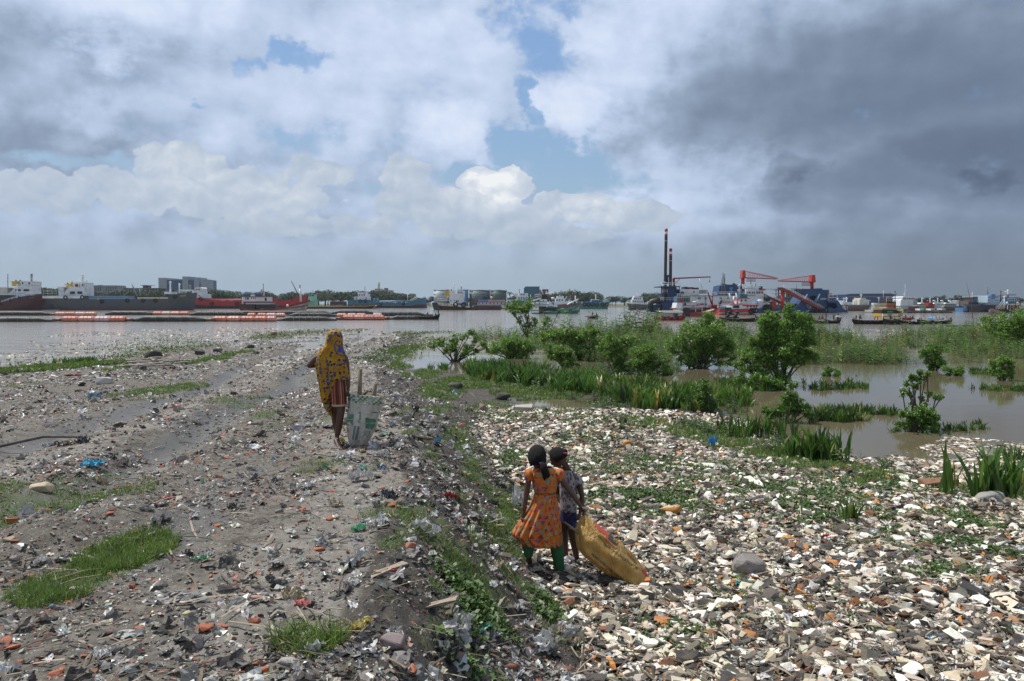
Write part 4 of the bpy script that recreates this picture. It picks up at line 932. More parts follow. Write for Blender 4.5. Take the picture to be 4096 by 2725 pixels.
 s.tube('derrick', [[(2035, 760), (2035, 480)]], .2, P_WHITE, 3); s.tube('derrick_boom', [[(1970, 730), (1805, 220)], [(1985, 650), (1830, 240)], [(2030, 500), (1840, 360)]], .09, P_RUST, 3); s.tube('flagpole', [[(2045, 480), (2048, 290)]], .05, P_TEAL, 3)
 s.poly('flag', [(2048, 300), (2112, 312), (2112, 352), (2048, 345)], P_TEAL, 3, 3.02); s.poly('fore_awning', [(1730, 798), (1900, 700), (2100, 628), (2105, 645), (1910, 720), (1745, 808)], P_WHITE, .8, 5.6)
 s.tyres([(1425, 1098), (1835, 1018)], .3); s.tube('mooring_rope', [[(400, 1130), (190, 1320)]], .03, P_STEEL, .3); s.boxes('stern_board', [(430, 1035, 688, 1100)], P_WHITE, -.08, .0); s.boxes('fish_basket', [(1790, 840, 1850, 900), (1570, 890, 1700, 915)], P_RED, 1, 3); s.boxes('deck_gear', [(1880, 760, 1960, 880), (2010, 740, 2070, 830)], P_BROWN, 1.5, 5)
 s = Craft('cargo_ship', R3, 548, 10, 'pale teal cargo ship with tyre fenders, the rightmost before the gap of open river', 'ship', cx=1990)
 s.hull([(1780, 484), (1850, 482), (2100, 478), (2150, 462), (2192, 444)], (1785, 2166), [P_TEAL], bow=.15); b = s.boxes('deckhouse', [(1860, 462, 1960, 480), (1965, 445, 2090, 478)], P_LBLUE); s.windows(b, [(x, 452, x + 10, 464) for x in (1980, 2005, 2030, 2055)])
 s.mast(2023, 385, 446, P_WHITE, .3); s.mast(2118, 395, 470, P_STEEL, .2); s.rail([(2105, 474), (2190, 442)], 1.2, 1); s.tyres([(x, 494) for x in (1880, 1925, 1975, 2028, 2090, 2142)], .9); s.boxes('deck_awning', [(1970, 436, 2060, 444)], P_WHITE, 1, 8)
 s = Craft('survey_boat', R4, 846, 7, 'small grey ship with a stepped white wheelhouse anchored alone left of the dredger', 'ship', cx=370)
 s.hull([(492, 792), (400, 790), (300, 780), (255, 770)], (492, 290), [P_GREY, P_GREY, P_WHITE], bands=(0, .5, .88, 1), bow=.28)
 b = s.boxes('wheelhouse', [(305, 752, 412, 788), (318, 728, 406, 753), (328, 716, 372, 729)], P_WHITE); s.windows(b, [(x, 736, x + 10, 748) for x in (322, 340, 360, 380)] + [(x, 762, x + 9, 776) for x in (315, 335, 355, 375, 395)]); s.mast(362, 692, 718, P_WHITE, .2); s.rail([(262, 774), (306, 780)], .9, 1); s.boxes('rudder', [(272, 840, 292, 848)], P_BLACK, 2, 4)
middle_craft()
# ---- the cutter suction dredger
def dredger():
 s = Craft('dredger_ship', R4, 878, 17, 'large blue dredger with two tall striped poles, white accommodation block and orange cranes', 'dredger', cx=1400)
 h = s.boxes('hull', [(590, 842, 1520, 884), (1515, 836, 1700, 884), (1695, 846, 2150, 884), (2140, 840, 2332, 874)], P_BLUE, 0, 17)
 s.boxes('stern_pontoon', [(492, 838, 600, 872), (512, 800, 592, 840)], P_BLUE, 3, 12); s.fin(s.mb().tube([s.p(486, 860, 3), s.p(487, 800, 3), s.p(500, 772, 3), s.p(540, 762, 3), s.p(592, 766, 3)], .95, 10), 'discharge_pipe', P_BLACK)
 s.boxes('spud_house', [(600, 776, 724, 846), (640, 692, 772, 778), (640, 626, 730, 694)], P_BLUE, 1.5, 13)
 s.boxes('spud_deck', [(578, 624, 762, 633), (588, 690, 795, 698), (560, 764, 724, 772)], P_BLUE, .6, 14)
 for y, x0, x1 in ((624, 580, 760), (690, 592, 640), (764, 575, 725)): s.rail([(x0, y), (x1, y)], 1.1, .8, P_WHITE, 1.0)
 s.tube('brace', [[(732, 640, 2), (758, 690, 2)], [(742, 690, 2), (790, 742, 2)], [(760, 633, 2), (760, 695, 2)]], .14, P_BLUE); s.fin(s.mb().tube([s.p(786, 690, .8), s.p(786, 690, 2)], .5, 12), 'winch_drum', P_BLUE)
 for xt, xb, yt, lab in ((642, 628, 76, 'tall spud pole raised highest'), (685, 680, 266, 'shorter spud pole')):
  q = s.mb(); dx = (xb - xt); y0 = 842; r = 14.8 * s.k; d = 3.2
  f = lambda y: (xt + dx * (y - yt) / (y0 - yt), y, d)
  cuts = [(yt, yt + 28, 1), (yt + 28, yt + 50, 2), (yt + 50, yt + 68, 1), (yt + 68, yt + 113, 0), (yt + 113, yt + 117, 3), (yt + 117, 640, 0), (640, 690, 4), (690, y0, 0)]
  for a, b, mi in cuts:
   if b > a: q.tube([s.p(*f(a)), s.p(*f(b))], r if mi != 3 else r * 1.02, 16, mi, True, a == yt)
  q.tube([s.p(*f(yt)), s.p(*f(yt - 4))], [r * .9, r * .55], 16, 1)
  s.fin(q, 'spud_pole', [mat('dark spud steel', (.035, .02, .018), .5, .4, .4, dirt=(.1, .04, .02)), P_RED, P_WHITE, P_CREAM, P_RUST], None, lab)
 s.fin(s.mb().ball(s.p(625, 592, 2), (.95, .9, .55), 10, 6), 'spud_clamp', P_BLUE); s.tube('spud_hoist', [[(652, 600, 2.6), (652, 530, 2.6)]], .35, P_BLUE); s.fin(s.mb().tube([s.p(652, 526, 2.2), s.p(652, 526, 3.2)], .45, 12), 'sheave', P_BLACK)
 b = s.boxes('accommodation', [(762, 652, 872, 714), (872, 654, 952, 712), (780, 712, 1012, 846), (1012, 714, 1400, 846), (1396, 714, 1590, 762)], P_WHITE, 2, 15)
 s.boxes('deck_store', [(950, 659, 1020, 694)], P_STEEL, 2.2, 12); win = []
 Zx = lambda x: (2600 + x * .16971 - 2400) / .42427
 Zy = lambda y: (1050 + y * .16971 - 880) / .42427
 for x in (1172, 1204, 1328, 1358, 1680, 1712, 1862, 1892): win.append((Zx(x), Zy(828), Zx(x + 20), Zy(866)))
 for x in (1200, 1325, 1358): win.append((Zx(x), Zy(970), Zx(x + 20), Zy(1008)))
 win.append((Zx(1055), Zy(668), Zx(1082), Zy(712))); s.windows(b, win, 2)
 s.boxes('deck_edge', [(860, 710, 1480, 715)], P_STEEL, 1.6, 15.2); s.rail([(930, 710), (1400, 710)], 1.1, 1.8, P_WHITE, 1.2); s.rail([(1180, 770), (1400, 770)], 1.1, 1.6, P_WHITE, 1.5); s.boxes('lower_deck_edge', [(1160, 772, 1400, 776)], P_DKRED, 1.4, 2)
 s.boxes('air_conditioner', [(820, 628, 850, 655), (856, 632, 908, 655), (912, 636, 958, 655)], P_BLACK, 4, 9); s.boxes('red_cover', [(868, 638, 892, 652)], P_RED, 3.6, 4)
 s.boxes('accommodation_aft', [(1412, 762, 1640, 770), (1400, 770, 1520, 836), (1518, 778, 1605, 836)], P_WHITE, 1.5, 14); s.fin(s.mb().tube([s.p(1588, 742, .8), s.p(1588, 742, 3)], .95, 14), 'winch_drum', P_BLACK)
 w = s.poly('bridge', [(1395, 712), (1395, 650), (1420, 640), (1572, 655), (1562, 712)], P_WHITE, 2.5, 14); s.windows(w, [(x0, 676, x1, 694) for x0, x1 in ((1402, 1418), (1422, 1440), (1452, 1466), (1472, 1482), (1496, 1514), (1518, 1534), (1542, 1560))], 2.5)
 s.boxes('bridge_deck', [(1388, 712, 1580, 717), (1396, 634, 1530, 640)], P_WHITE, 1.6, 15); s.rail([(1396, 634), (1525, 640)], 1.5, 2.6); s.rail([(1388, 712), (1578, 712)], 1.6, 1.8); s.boxes('name_sign', [(1524, 625, 1560, 650)], P_BLUE, 3, 3.4)
 s.poly('awning', [(1518, 655), (1530, 650), (1582, 652), (1580, 664), (1530, 662)], P_ORANGE, 2, 6); s.mast(1541, 594, 626, P_BLACK, .15); s.fin(s.mb().ball(s.p(1481, 622, 6), .3, 8, 6), 'radar_dome', P_WHITE)
 s.poly('funnel_casing', [(1146, 712), (1162, 618), (1176, 616), (1196, 606), (1390, 607), (1408, 640), (1408, 712)], P_BLUE, 4.5, 13); s.boxes('casing_panel', [(1256, 632, 1284, 700)], P_LBLUE, 4.4, 4.5)
 s.tube('exhaust_pipe', [[(1200, 610), (1216, 602), (1238, 602), (1248, 612)], [(1314, 598), (1326, 598), (1334, 606), (1338, 616)]], .32, P_BLACK, 8, 8)
 q = s.mb(); lattice(q, s.p(1190, 706, 4), s.p(1190, 510, 4), .72, .24, 13, .075); q.tube([s.p(1190, 510, 4), s.p(1190, 488, 4)], .1, 4); q.tube([s.p(1172, 510, 4), s.p(1208, 510, 4)], .1, 4); q.tube([s.p(1208, 500, 4), s.p(1208, 590, 4)], .1, 4); s.fin(q, 'lattice_mast', P_STEEL)
 s.mast(1341, 612, 700, P_WHITE, .3, arms=((620, 20), (660, 20)), d=3.2); s.tube('flood_light_mast', [[(1000, 652), (970, 548)]], .12, P_WHITE, 5)
 s.fin(s.mb().torus(s.p(1108, 692, 3), .42, .06), 'hose_reel', P_WHITE); s.fin(s.mb().torus(s.p(1054, 690, 3), .35, .06), 'hose_reel', P_WHITE)
 q = s.mb(); q.tube([s.p(716, 628, 3), s.p(712, 552, 3)], [.48, .4], 12); P = [s.p(*v) for v in [(700, 556), (712, 543), (1060, 530), (1062, 540), (730, 556)]]; q.prism([(v.x, v.z) for v in P], s.D + 2.4, s.D + 3.8)
 q.tube([s.p(722, 598, 3), s.p(768, 556, 3)], .1, 5); c = s.fin(q, 'crane', P_DKRED, None, 'dark red knuckle crane beside the spud poles'); s.tube('hook', [[(1055, 540, 3), (1055, 566, 3)]], .06, P_STEEL, parent=c); s.fin(s.mb().ball(s.p(1055, 576, 3), (.16, .16, .4), 8, 6), 'hook_block', P_BLACK, c)
 def big(x0, x1, ytop, ypiv, ybase, xt, yt0, yt1, sg, lab, ped):
  q = s.mb(); d = 5
  P = [(x0 + 6, ytop), (x1 - 6, ytop), (x1, ypiv), (x0, ypiv)]; P = [s.p(*v) for v in P]
  if P[0].x > P[1].x: P.reverse()
  q.prism([(v.x, v.z) for v in reversed(P)], s.D + 4, s.D + 7)
  q.tube([s.p((x0 + x1) / 2, ypiv, 5.5), s.p((x0 + x1) / 2, ybase, 5.5)], 16 * s.k, 14); q.tube([s.p((x0 + x1) / 2, ypiv - 4, 5.5), s.p((x0 + x1) / 2, ypiv + 8, 5.5)], 31 * s.k, 14)
  xs = x1 if sg > 0 else x0
  col = s.fin(q, 'crane', P_ORANGE, None, lab)
  q = s.mb(); n = 7
  for dd in (4.4, 6.6):
   q.tube([s.p(xs, ytop + 6, dd), s.p(xt, yt0, dd)], .09, 5)
   P = [s.p(xs, ypiv - 3, dd), s.p(xt, yt0 + 5, dd), s.p(xt, yt1 - 2, dd), s.p(xs, ypiv + 4, dd)]
   if sg < 0: P.reverse()
   q.prism([(v.x, v.z) for v in reversed(P)], s.D + dd - .35, s.D + dd + .35)
   for i in range(1, n):
    t = i / n; t2 = (i - 1) / n; X = xs + (xt - xs) * t; X2 = xs + (xt - xs) * t2
    u = lambda t: (ytop + 6) * (1 - t) + yt0 * t
    l = lambda t: (ypiv - 8) * (1 - t) + yt0 * t
    q.tube([s.p(X, u(t), dd), s.p(X, l(t), dd)], .05, 4); q.tube([s.p(X2, u(t2), dd), s.p(X, l(t), dd)], .04, 4)
  s.fin(q, 'jib', P_ORANGE, col)
  q = s.mb(); X0 = xs + sg * 6; X1 = xs + sg * 92
  for yy in (ypiv + 10, ypiv + 24, ypiv + 38): q.tube([s.p(X0, yy, 4), s.p(X1, yy, 4)], .06, 4)
  for i in range(10): q.tube([s.p(X0 + (X1 - X0) * i / 9, ypiv + 8, 4), s.p(X0 + (X1 - X0) * i / 9, ypiv + 38, 4)], .05, 4)
  s.fin(q, 'cage', P_DKRED, col)
  xh = xs + sg * 55 if sg > 0 else xs - 135
  s.tube('hoist_rope', [[(xh, ypiv + 8, 5), (xh, ypiv + 48 if sg > 0 else ypiv + 70, 5)]], .07, P_STEEL, parent=col); s.fin(s.mb().ball(s.p(xh, ypiv + 52 if sg > 0 else ypiv + 74, 5), (.25, .25, .35), 8, 5), 'hook_block', P_BLACK, col)
  if ped: s.boxes('pedestal', [ped], P_WHITE, 3.8, 7.2)
 big(1374, 1410, 470, 540, 604, 1716, 543, 558, 1, 'orange truss crane pointing right from the bridge', (1377, 604, 1412, 650))
 big(2036, 2078, 515, 580, 662, 1740, 563, 579, -1, 'orange truss crane pointing left from the blue gantry', None)
 def arm(pts, th, d, lab):
  q = s.mb(); (x0, y0), (x1, y1) = pts
  P = [s.p(x0, y0, d), s.p(x0 - 4, y0 + th * .25, d), s.p(x1, y1 + th, d), s.p(x1, y1 + th * .2, d), s.p(x0 + 40, y0, d)]
  q.prism([(v.x, v.z) for v in P], s.D + d, s.D + d + 1.4); a = s.fin(q, 'anchor_boom', P_DKRED, None, lab)
  q = s.mb(); n = 24
  A = [s.p(x0 + 50 + (x1 - x0 - 60) * i / n, y0 + 8 + (y1 - y0 - 4) * i / n, d + .2) for i in range(n + 1)]; up = Vector((0, 0, 1.0))
  q.tube([v + up for v in A], .05, 4); q.tube([v + up * .5 for v in A], .04, 4)
  for v in A: q.tube([v, v + up], .06, 4)
  s.fin(q, 'walkway_rail', P_WHITE, a)
 arm([(1684, 636), (2128, 846)], 24, .3, 'long dark red boom sloping down to the right'); arm([(1580, 690), (1850, 800)], 18, 9, 'shorter red boom behind the post')
 q = s.mb(); q.tube([s.p(1731, 838, 1.2), s.p(1731, 672, 1.2)], 15 * s.k, 14); q.tube([s.p(1750, 690, 1), s.p(1738, 720, 1)], .25, 6); s.fin(q, 'boom_post', P_ORANGE)
 s.poly('boom_foot', [(1628, 836), (1636, 766), (1646, 766), (1650, 806), (1656, 806), (1660, 766), (1672, 766), (1672, 850), (1650, 850)], P_ORANGE, 1, 3); s.tube('stay_wire', [[(1560, 648, 4), (1920, 660, 4)], [(1700, 640, 4), (1950, 650, 4)]], .07, P_BLACK)
 s.tube('pendant', [[(1684, 640, .6), (1688, 682, .6)]], .15, P_BLACK)
 s.poly('gantry', [(1915, 652), (1920, 648), (2040, 650), (2150, 664), (2163, 664), (2163, 700), (2156, 846), (2074, 846), (2074, 765), (2044, 762), (2056, 716), (2000, 716), (1962, 800), (1980, 846), (1850, 846), (1880, 812), (1950, 700)], P_BLUE, 1.5, 12)
 s.boxes('gantry_top', [(2090, 644, 2130, 668), (2026, 650, 2076, 668)], P_BLUE, 3, 10); gt = s.poly('stern_arch', [(2140, 762), (2240, 758), (2262, 790), (2300, 860), (2334, 866), (2334, 874), (2150, 872), (2150, 820), (2210, 838), (2236, 824), (2222, 784), (2150, 782)], P_BLUE, -.4, 14)
 s.rail([(2160, 758), (2238, 758)], 1.8, .2, P_WHITE, 1); s.rail([(2290, 862), (2332, 862)], 1.6, 0, P_CREAM, .8); q = s.mb()
 for (a, b) in (((1930, 762), (1962, 700)), ((1938, 762), (1970, 700)), ((2046, 770), (2082, 698)), ((2054, 770), (2088, 698)), ((1990, 838), (2002, 812))): q.tube([s.p(*a, 1.2), s.p(*b, 1.2)], .13, 4)
 s.fin(q, 'ladder', P_WHITE); s.boxes('ladder_platform', [(2038, 744, 2070, 764)], P_LBLUE, .8, 1.5)
 s.text('港勤艇69', 2090, 750, 13, P_WHITE, gt, 1.45); s.boxes('name_plate', [(2088, 752, 2140, 756)], P_LBLUE, 1.44, 1.5)
 s.tyres([(x, 868) for x in (2022, 2052, 2082, 2114)] + [(1560, 826), (1578, 826), (1592, 826)], .85)
 s.boxes('pipe_rack', [(1740, 800, 1850, 846), (1850, 790, 1900, 846)], P_NAVY, 3, 9); s.boxes('tarped_gear', [(1520, 826, 1560, 838)], P_PALE, .5, 3)
 q = s.mb()
 for i in range(9):
  t = i / 8; a = Vector(s.p(2262 + 40 * t, 774 + 74 * t, -.6)); q.tube([a, a + Vector((.35, 0, .3))], .12, 5)
 s.fin(q, 'roller_row', P_WHITE)
dredger()
def right_craft():
 s = Craft('fishing_trawler', R8, 1275, 6.2, 'red trawler with a blue drum rack, two life rings and high curved bow', 'boat', cx=1100)
 h = s.hull([(640, 1150), (930, 1180), (1180, 1190), (1400, 1150), (1600, 1090), (1690, 1020), (1735, 985)], (800, 1560), [P_BLACK, P_PALE, P_ORANGE, P_PALE, P_ORANGE], bands=(0, .06, .48, .56, .86, 1), bow=.3)
 s.boxes('stern_shelter', [(790, 1095, 945, 1268)], P_BLACK, -.1, 5); s.boxes('net_bay', [(945, 1110, 1225, 1180)], P_BLACK, .3, 5.6)
 s.poly('white_canopy', [(618, 1082), (645, 950), (775, 950), (768, 1086)], P_WHITE, .2, 5.8); b = s.boxes('cabin', [(780, 1020, 1150, 1060), (800, 935, 985, 1022), (640, 1085, 780, 1160)], P_WHITE, .5, 5.5); s.windows(b, [(820, 960, 860, 1015), (1010, 1025, 1040, 1050), (1115, 975, 1135, 1010)], .5)
 s.boxes('deck_trim', [(580, 1075, 620, 1095), (780, 1014, 1160, 1024), (890, 1066, 1250, 1092), (790, 935, 985, 945)], P_DKRED, .2, 6)
 s.boxes('drum_rack', [(655, 800, 960, 930)], P_SEA, .9, 5); s.rail([(652, 925), (965, 925)], 1.35 * 1.4, .6, P_PALE, .55, 'rack_rail'); s.rail([(652, 880), (965, 880)], 1.0, .55, P_PALE, .55, 'rack_rail')
 for x in (705, 770): s.fin(s.mb().torus(s.p(x, 890, .35), .26, .09, n=12), 'life_ring', P_ORANGE)
 s.fin(s.mb().tube([s.p(1035, 940, 1), s.p(1130, 935, 1)], .28, 10), 'life_raft', P_WHITE); s.tube('boom', [[(1120, 885), (1230, 950)]], .06, P_WHITE, 1); s.mast(1540, 800, 1080, P_RED, .22, d=3); s.tube('derrick_boom', [[(1520, 990), (1410, 645)], [(1530, 960), (1440, 700)]], .12, P_RUST, 3)
 s.poly('bow_post', [(1690, 985), (1745, 885), (1780, 890), (1740, 985)], P_BLACK, 2.6, 3.6); s.boxes('deck_gear', [(1270, 1065, 1340, 1150), (1480, 1000, 1620, 1070), (1235, 965, 1300, 1010)], P_DKRED, 1.5, 4.6); s.boxes('net_pile', [(1350, 1062, 1440, 1115), (1520, 1045, 1600, 1095)], P_BLACK, .6, 4); s.boxes('post', [(1075, 1090, 1088, 1170), (1228, 1075, 1240, 1180), (755, 1095, 768, 1150)], P_WHITE, .2, .35)
 s = Craft('fishing_trawler', R8, 1240, 6, 'orange striped trawler stern with a black shelter, between the two red trawlers', 'boat', cx=1800)
 s.hull([(1630, 1120), (1770, 1115), (1925, 1120)], (1640, 1915), [P_ORANGE, P_PALE, P_ORANGE], bands=(0, .25, .8, 1), bow=.1, bown=.6); s.boxes('stern_shelter', [(1775, 1060, 1915, 1236)], P_BLACK, -.1, 5); s.boxes('canvas_heap', [(1650, 1080, 1810, 1112)], P_LBLUE, .5, 4)
 s.tube('outrigger', [[(1740, 1035), (2000, 960)], [(1900, 1020), (2020, 968)]], .09, P_WHITE, 1)
 s = Craft('fishing_trawler', R4, 897, 6.5, 'orange railed trawler with white deck drums, right of the high bowed red trawler', 'boat', cx=1380)
 s.hull([(1232, 842), (1300, 850), (1420, 842), (1480, 830), (1524, 812)], (1242, 1500), [P_ORANGE, P_PALE, P_PALE, P_ORANGE], bands=(0, .14, .4, .8, 1), bow=.3, stern=.2, sternw=.5)
 b = s.boxes('cabin', [(1245, 796, 1500, 832), (1320, 742, 1410, 798)], P_WHITE, .5, 6); s.windows(b, [(x, 808, x + 14, 826) for x in (1262, 1290, 1390, 1420, 1450, 1475)] + [(1332, 752, 1348, 768), (1370, 752, 1386, 768)], .5)
 s.boxes('net_bay', [(1260, 806, 1318, 832)], P_BLACK, .4, 5); s.boxes('deck_trim', [(1240, 790, 1350, 797), (1350, 800, 1500, 812), (1310, 736, 1420, 743)], P_ORANGE, .2, 6.2); s.boxes('drum_rack', [(1330, 700, 1400, 736)], P_SEA, 1, 5.4); s.rail([(1350, 800), (1500, 796)], .9, .2, P_WHITE, .6)
 s.tube('gallows', [[(1278, 790), (1278, 722), (1312, 722), (1312, 790)], [(1236, 690), (1258, 790)], [(1300, 690), (1325, 800)]], .2, P_WHITE, 2); s.fin(s.mb().tube([s.p(1385, 757, 1), s.p(1412, 757, 1)], .5, 10), 'life_raft', P_WHITE); s.fin(s.mb().tube([s.p(1500, 764, 1), s.p(1546, 764, 1)], .4, 10), 'life_raft', P_WHITE)
 s.boxes('blue_drum', [(1480, 768, 1506, 804)], P_LBLUE, 1, 3); s.mast(1341, 620, 742, P_PALE, .14, arms=((630, 16), (668, 16)), d=3); s.tyres([(1423, 862), (1447, 856), (1468, 854)], .55)
 s = Craft('water_taxi', R8, 1373, 2.2, 'small orange red ferry boat with a cream and green canopy crossing the river', 'boat', cx=520)
 h = s.hull([(180, 1285), (400, 1300), (650, 1298), (760, 1250), (862, 1238)], (200, 835), [P_ORANGE, P_ORANGE, P_DKRED], bands=(0, .6, .88, 1), bow=.2, deck=P_CREAM)
 s.poly('canopy', [(238, 1160), (262, 1143), (740, 1138), (792, 1165), (785, 1180), (480, 1196), (380, 1190)], mat('cream canvas canopy', (.72, .68, .52), .7, .08), .1, 2.1); s.poly('canopy_edge', [(380, 1192), (500, 1200), (600, 1190), (600, 1200), (500, 1212), (380, 1200)], mat('green canvas edge', (.02, .13, .05), .7), .02, .1)
 s.tube('canopy_post', [[(x, 1290, d), (x, 1180, d)] for x in (250, 285, 420, 470, 545, 650, 760) for d in (.15, 2.05)], .03, P_STEEL); s.boxes('cabin', [(672, 1185, 770, 1260)], P_PALE, .2, 2); s.boxes('bench', [(330, 1278, 490, 1300), (590, 1215, 660, 1290)], P_BLUE, .4, 1.8)
 s.tyres([(352, 1325), (515, 1320), (652, 1318), (800, 1290)], .2); s.tube('rudder', [[(205, 1262, 1), (172, 1262, 1), (172, 1365, 1)]], .05, P_BLACK)
 s = Craft('fishing_trawler', R10, 1022, 5.5, 'yellow and teal trawler seen from astern with an orange ladder rack and a green flag', 'boat', cx=1350)
 s.hull([(1032, 935), (1250, 930), (1470, 935), (1560, 930), (1660, 900), (1720, 830), (1752, 790)], (1040, 1690), [P_PALE, P_PALE, P_YELLOW], bands=(0, .5, .84, 1), bow=.3)
 t = s.boxes('transom', [(1030, 935, 1465, 1018)], P_WHITE, -.3, .1); s.boxes('transom_stripe', [(1028, 930, 1470, 950), (1026, 998, 1470, 1020)], P_YELLOW, -.36, -.3); s.text('এফ ভি', 1160, 988, 30, P_NAVY, t, -.34)
 s.boxes('net_bay', [(1040, 830, 1465, 930)], P_BLACK, .4, 5); s.boxes('teal_locker', [(1180, 862, 1340, 905), (1530, 850, 1600, 930)], P_TEAL, .1, 2); s.boxes('deck_trim', [(1045, 785, 1470, 826), (1160, 650, 1390, 690)], P_OCHRE, .0, 5.2); s.boxes('cabin', [(1190, 650, 1380, 786), (1070, 790, 1100, 930)], P_PALE, .5, 4.5)
 s.boxes('orange_floats', [(1185, 692, 1385, 738)], P_ORANGE, .1, .6); s.boxes('drum_rack', [(1190, 515, 1365, 640)], P_NAVY, .8, 3.8); s.rail([(1178, 640), (1368, 640)], 1.2, .6, P_PALE, .5, 'rack_rail'); s.rail([(1178, 575), (1368, 575)], .9, .6, P_PALE, .5, 'rack_rail'); s.tube('ladder_post', [[(1172, 780, .5), (1178, 500, .5)], [(1388, 640, .5), (1388, 560, .5)]], .06, P_YELLOW)
 s.boxes('net_heap', [(1380, 600, 1500, 790)], P_BROWN, 1.5, 4); s.mast(1525, 320, 930, P_BLACK, .14, d=2.5); s.mast(1196, 300, 520, P_WHITE, .07, d=2.5); s.mast(1382, 350, 600, P_BLACK, .08, d=2.5); s.poly('flag', [(1548, 362), (1606, 386), (1590, 396), (1548, 384)], P_TEAL, 2.5, 2.52)
 s = Craft('supply_ship', R10, 870, 10, 'bright white ship with wide bridge windows and tall mast behind the yellow trawler', 'ship', cx=1800)
 s.hull([(1540, 745), (1750, 742), (2100, 700), (2250, 705)], (1560, 2230), [P_BROWN, P_PALE], bands=(0, .4, 1), bow=.1, bown=.5); b = s.poly('deckhouse', [(1560, 720), (1585, 560), (1935, 565), (1925, 720)], P_WHITE, 1, 8.5)
 w = s.poly('bridge', [(1610, 560), (1632, 498), (1975, 505), (1965, 562)], P_WHITE, .8, 9); s.windows(w, [(x, 512, x + 34, 538) for x in (1640, 1680, 1738, 1790, 1836, 1885, 1930)], .8); s.poly('bridge_roof', [(1612, 490), (1640, 458), (1990, 462), (2000, 500)], P_WHITE, .4, 9.4)
 s.mast(1815, 340, 460, P_WHITE, .14, arms=((400, 40),), d=5); s.mast(1838, 118, 345, P_WHITE, .1, arms=((180, 30), (300, 40)), d=5); s.boxes('green_rail', [(1560, 716, 1740, 732)], P_MINT, .4, 1); s.poly('funnel', [(1980, 560), (2005, 480), (2050, 500), (2060, 560)], P_LBLUE, 4, 7); s.boxes('aft_house', [(1940, 566, 2080, 700)], P_PALE, 2, 8)
 s.boxes('cargo_tank', [(1770, 740, 2050, 830)], P_RUST, -.5, 2); s.fin(s.mb().ball(s.p(1595, 545, .5), .28, 8, 6), 'searchlight', P_WHITE); s.fin(s.mb().ball(s.p(1955, 548, .5), .28, 8, 6), 'searchlight', P_WHITE); s.windows(b, [(1685, 620, 1700, 634), (1797, 620, 1812, 634)], 1)
 s = Craft('cargo_ship', R10, 862, 11, 'brown grey cargo ship with tee shaped white deck posts in front of the blue shed', 'ship', cx=400)
 s.hull([(-450, 690), (0, 690), (120, 720), (600, 705), (790, 700), (845, 680)], (-440, 780), [P_BROWN], bow=.14); s.boxes('wheelhouse', [(460, 540, 700, 690), (500, 500, 640, 545), (690, 555, 770, 590)], P_CREAM, 2, 9); s.mast(608, 400, 520, P_WHITE, .22, arms=((408, 34), (428, 36)))
 for x in (124, 424): s.mast(x, 505, 690, P_WHITE, .18, arms=((512, 40 if x < 200 else 22), (524, 22)))
 s.boxes('deck_cargo', [(0, 590, 80, 690), (90, 620, 220, 690), (860 - 160, 590, 730, 690)], P_WHITE, 2, 8); s.tube('loading_boom', [[(230, 690), (300, 650)], [(500, 700), (610, 600)]], .22, P_WHITE, 2); s.boxes('hatch_cover', [(130, 690, 780, 715)], P_STEEL, 1, 9)
 s = Craft('work_barge', R10, 912, 7, 'low pale grey pontoon left of the yellow trawler', 'barge', cx=900)
 s.hull([(775, 832), (1050, 836)], (790, 1050), [P_BLACK, P_PALE], bands=(0, .35, 1), bow=.1, bown=.7); s = Craft('cargo_ship', R10, 866, 9, 'grey cargo ship bow with a tee shaped post just left of the yellow trawler', 'ship', cx=1080)
 s.hull([(1500, 690), (1100, 665), (1010, 650), (960, 640)], (1500, 985), [P_PALE], bow=.3); s.mast(1078, 490, 660, P_WHITE, .16, arms=((496, 48), (510, 34)))
 for i, (x0, x1, lab) in enumerate(((350, 660, 'low dark river barge with a white cabin, nearest the white bridged ship'), (640, 925, 'low dark river barge with a white cabin in the middle of the row of three'), (912, 1165, 'low dark river barge with white cabin, right end of the row of three'))):
  s = Craft('river_barge', R6, 658 - i * .5, 4.5, lab, 'barge', 'low dark barges with white cabins', cx=(x0 + x1) / 2)
  s.hull([(x0, 600), (x0 + 60, 612), (x1 - 60, 632), (x1, 634)], (x0 + 10, x1 - 8), [P_BLACK, P_BROWN], bands=(0, .5, 1), bow=.15)
  xc = (575, 765, 955)[i]; b = s.boxes('cabin', [(xc, 582, xc + 68, 614)], P_WHITE, .6, 3.8); s.windows(b, [(xc + 14, 594, xc + 22, 612), (xc + 36, 594, xc + 44, 612), (xc + 54, 594, xc + 60, 612)], .6)
 for i, (x0, x1, xc, lab) in enumerate(((560, 800, 870, 'white roofed river vessel with a curved white davit, left of three'), (800, 1010, 1005, 'white roofed river vessel with a curved white davit, middle of three'), (990, 1275, 1135, 'grey river vessel with a curved white davit, right of three'))):
  s = Craft('river_vessel', R6, 622 - i, 9, lab, 'ship', 'vessels with curved white davits', cx=(x0 + x1) / 2)
  s.hull([(x0, 545), (x1 - 60, 552), (x1, 538)], (x0 + 8, x1 - 20), [P_BROWN, P_PALE if i < 2 else P_BROWN], bands=(0, .5, 1), bow=.2); b = s.boxes('cabin', [(x0 + 20, 496, x1 - 60, 548)], P_PALE if i != 1 else P_WHITE, 1, 8); s.poly('roof', [(x0 + 8, 498), (x0 + 30, 480), (x1 - 70, 482), (x1 - 45, 496)], P_WHITE, .2, 8.8)
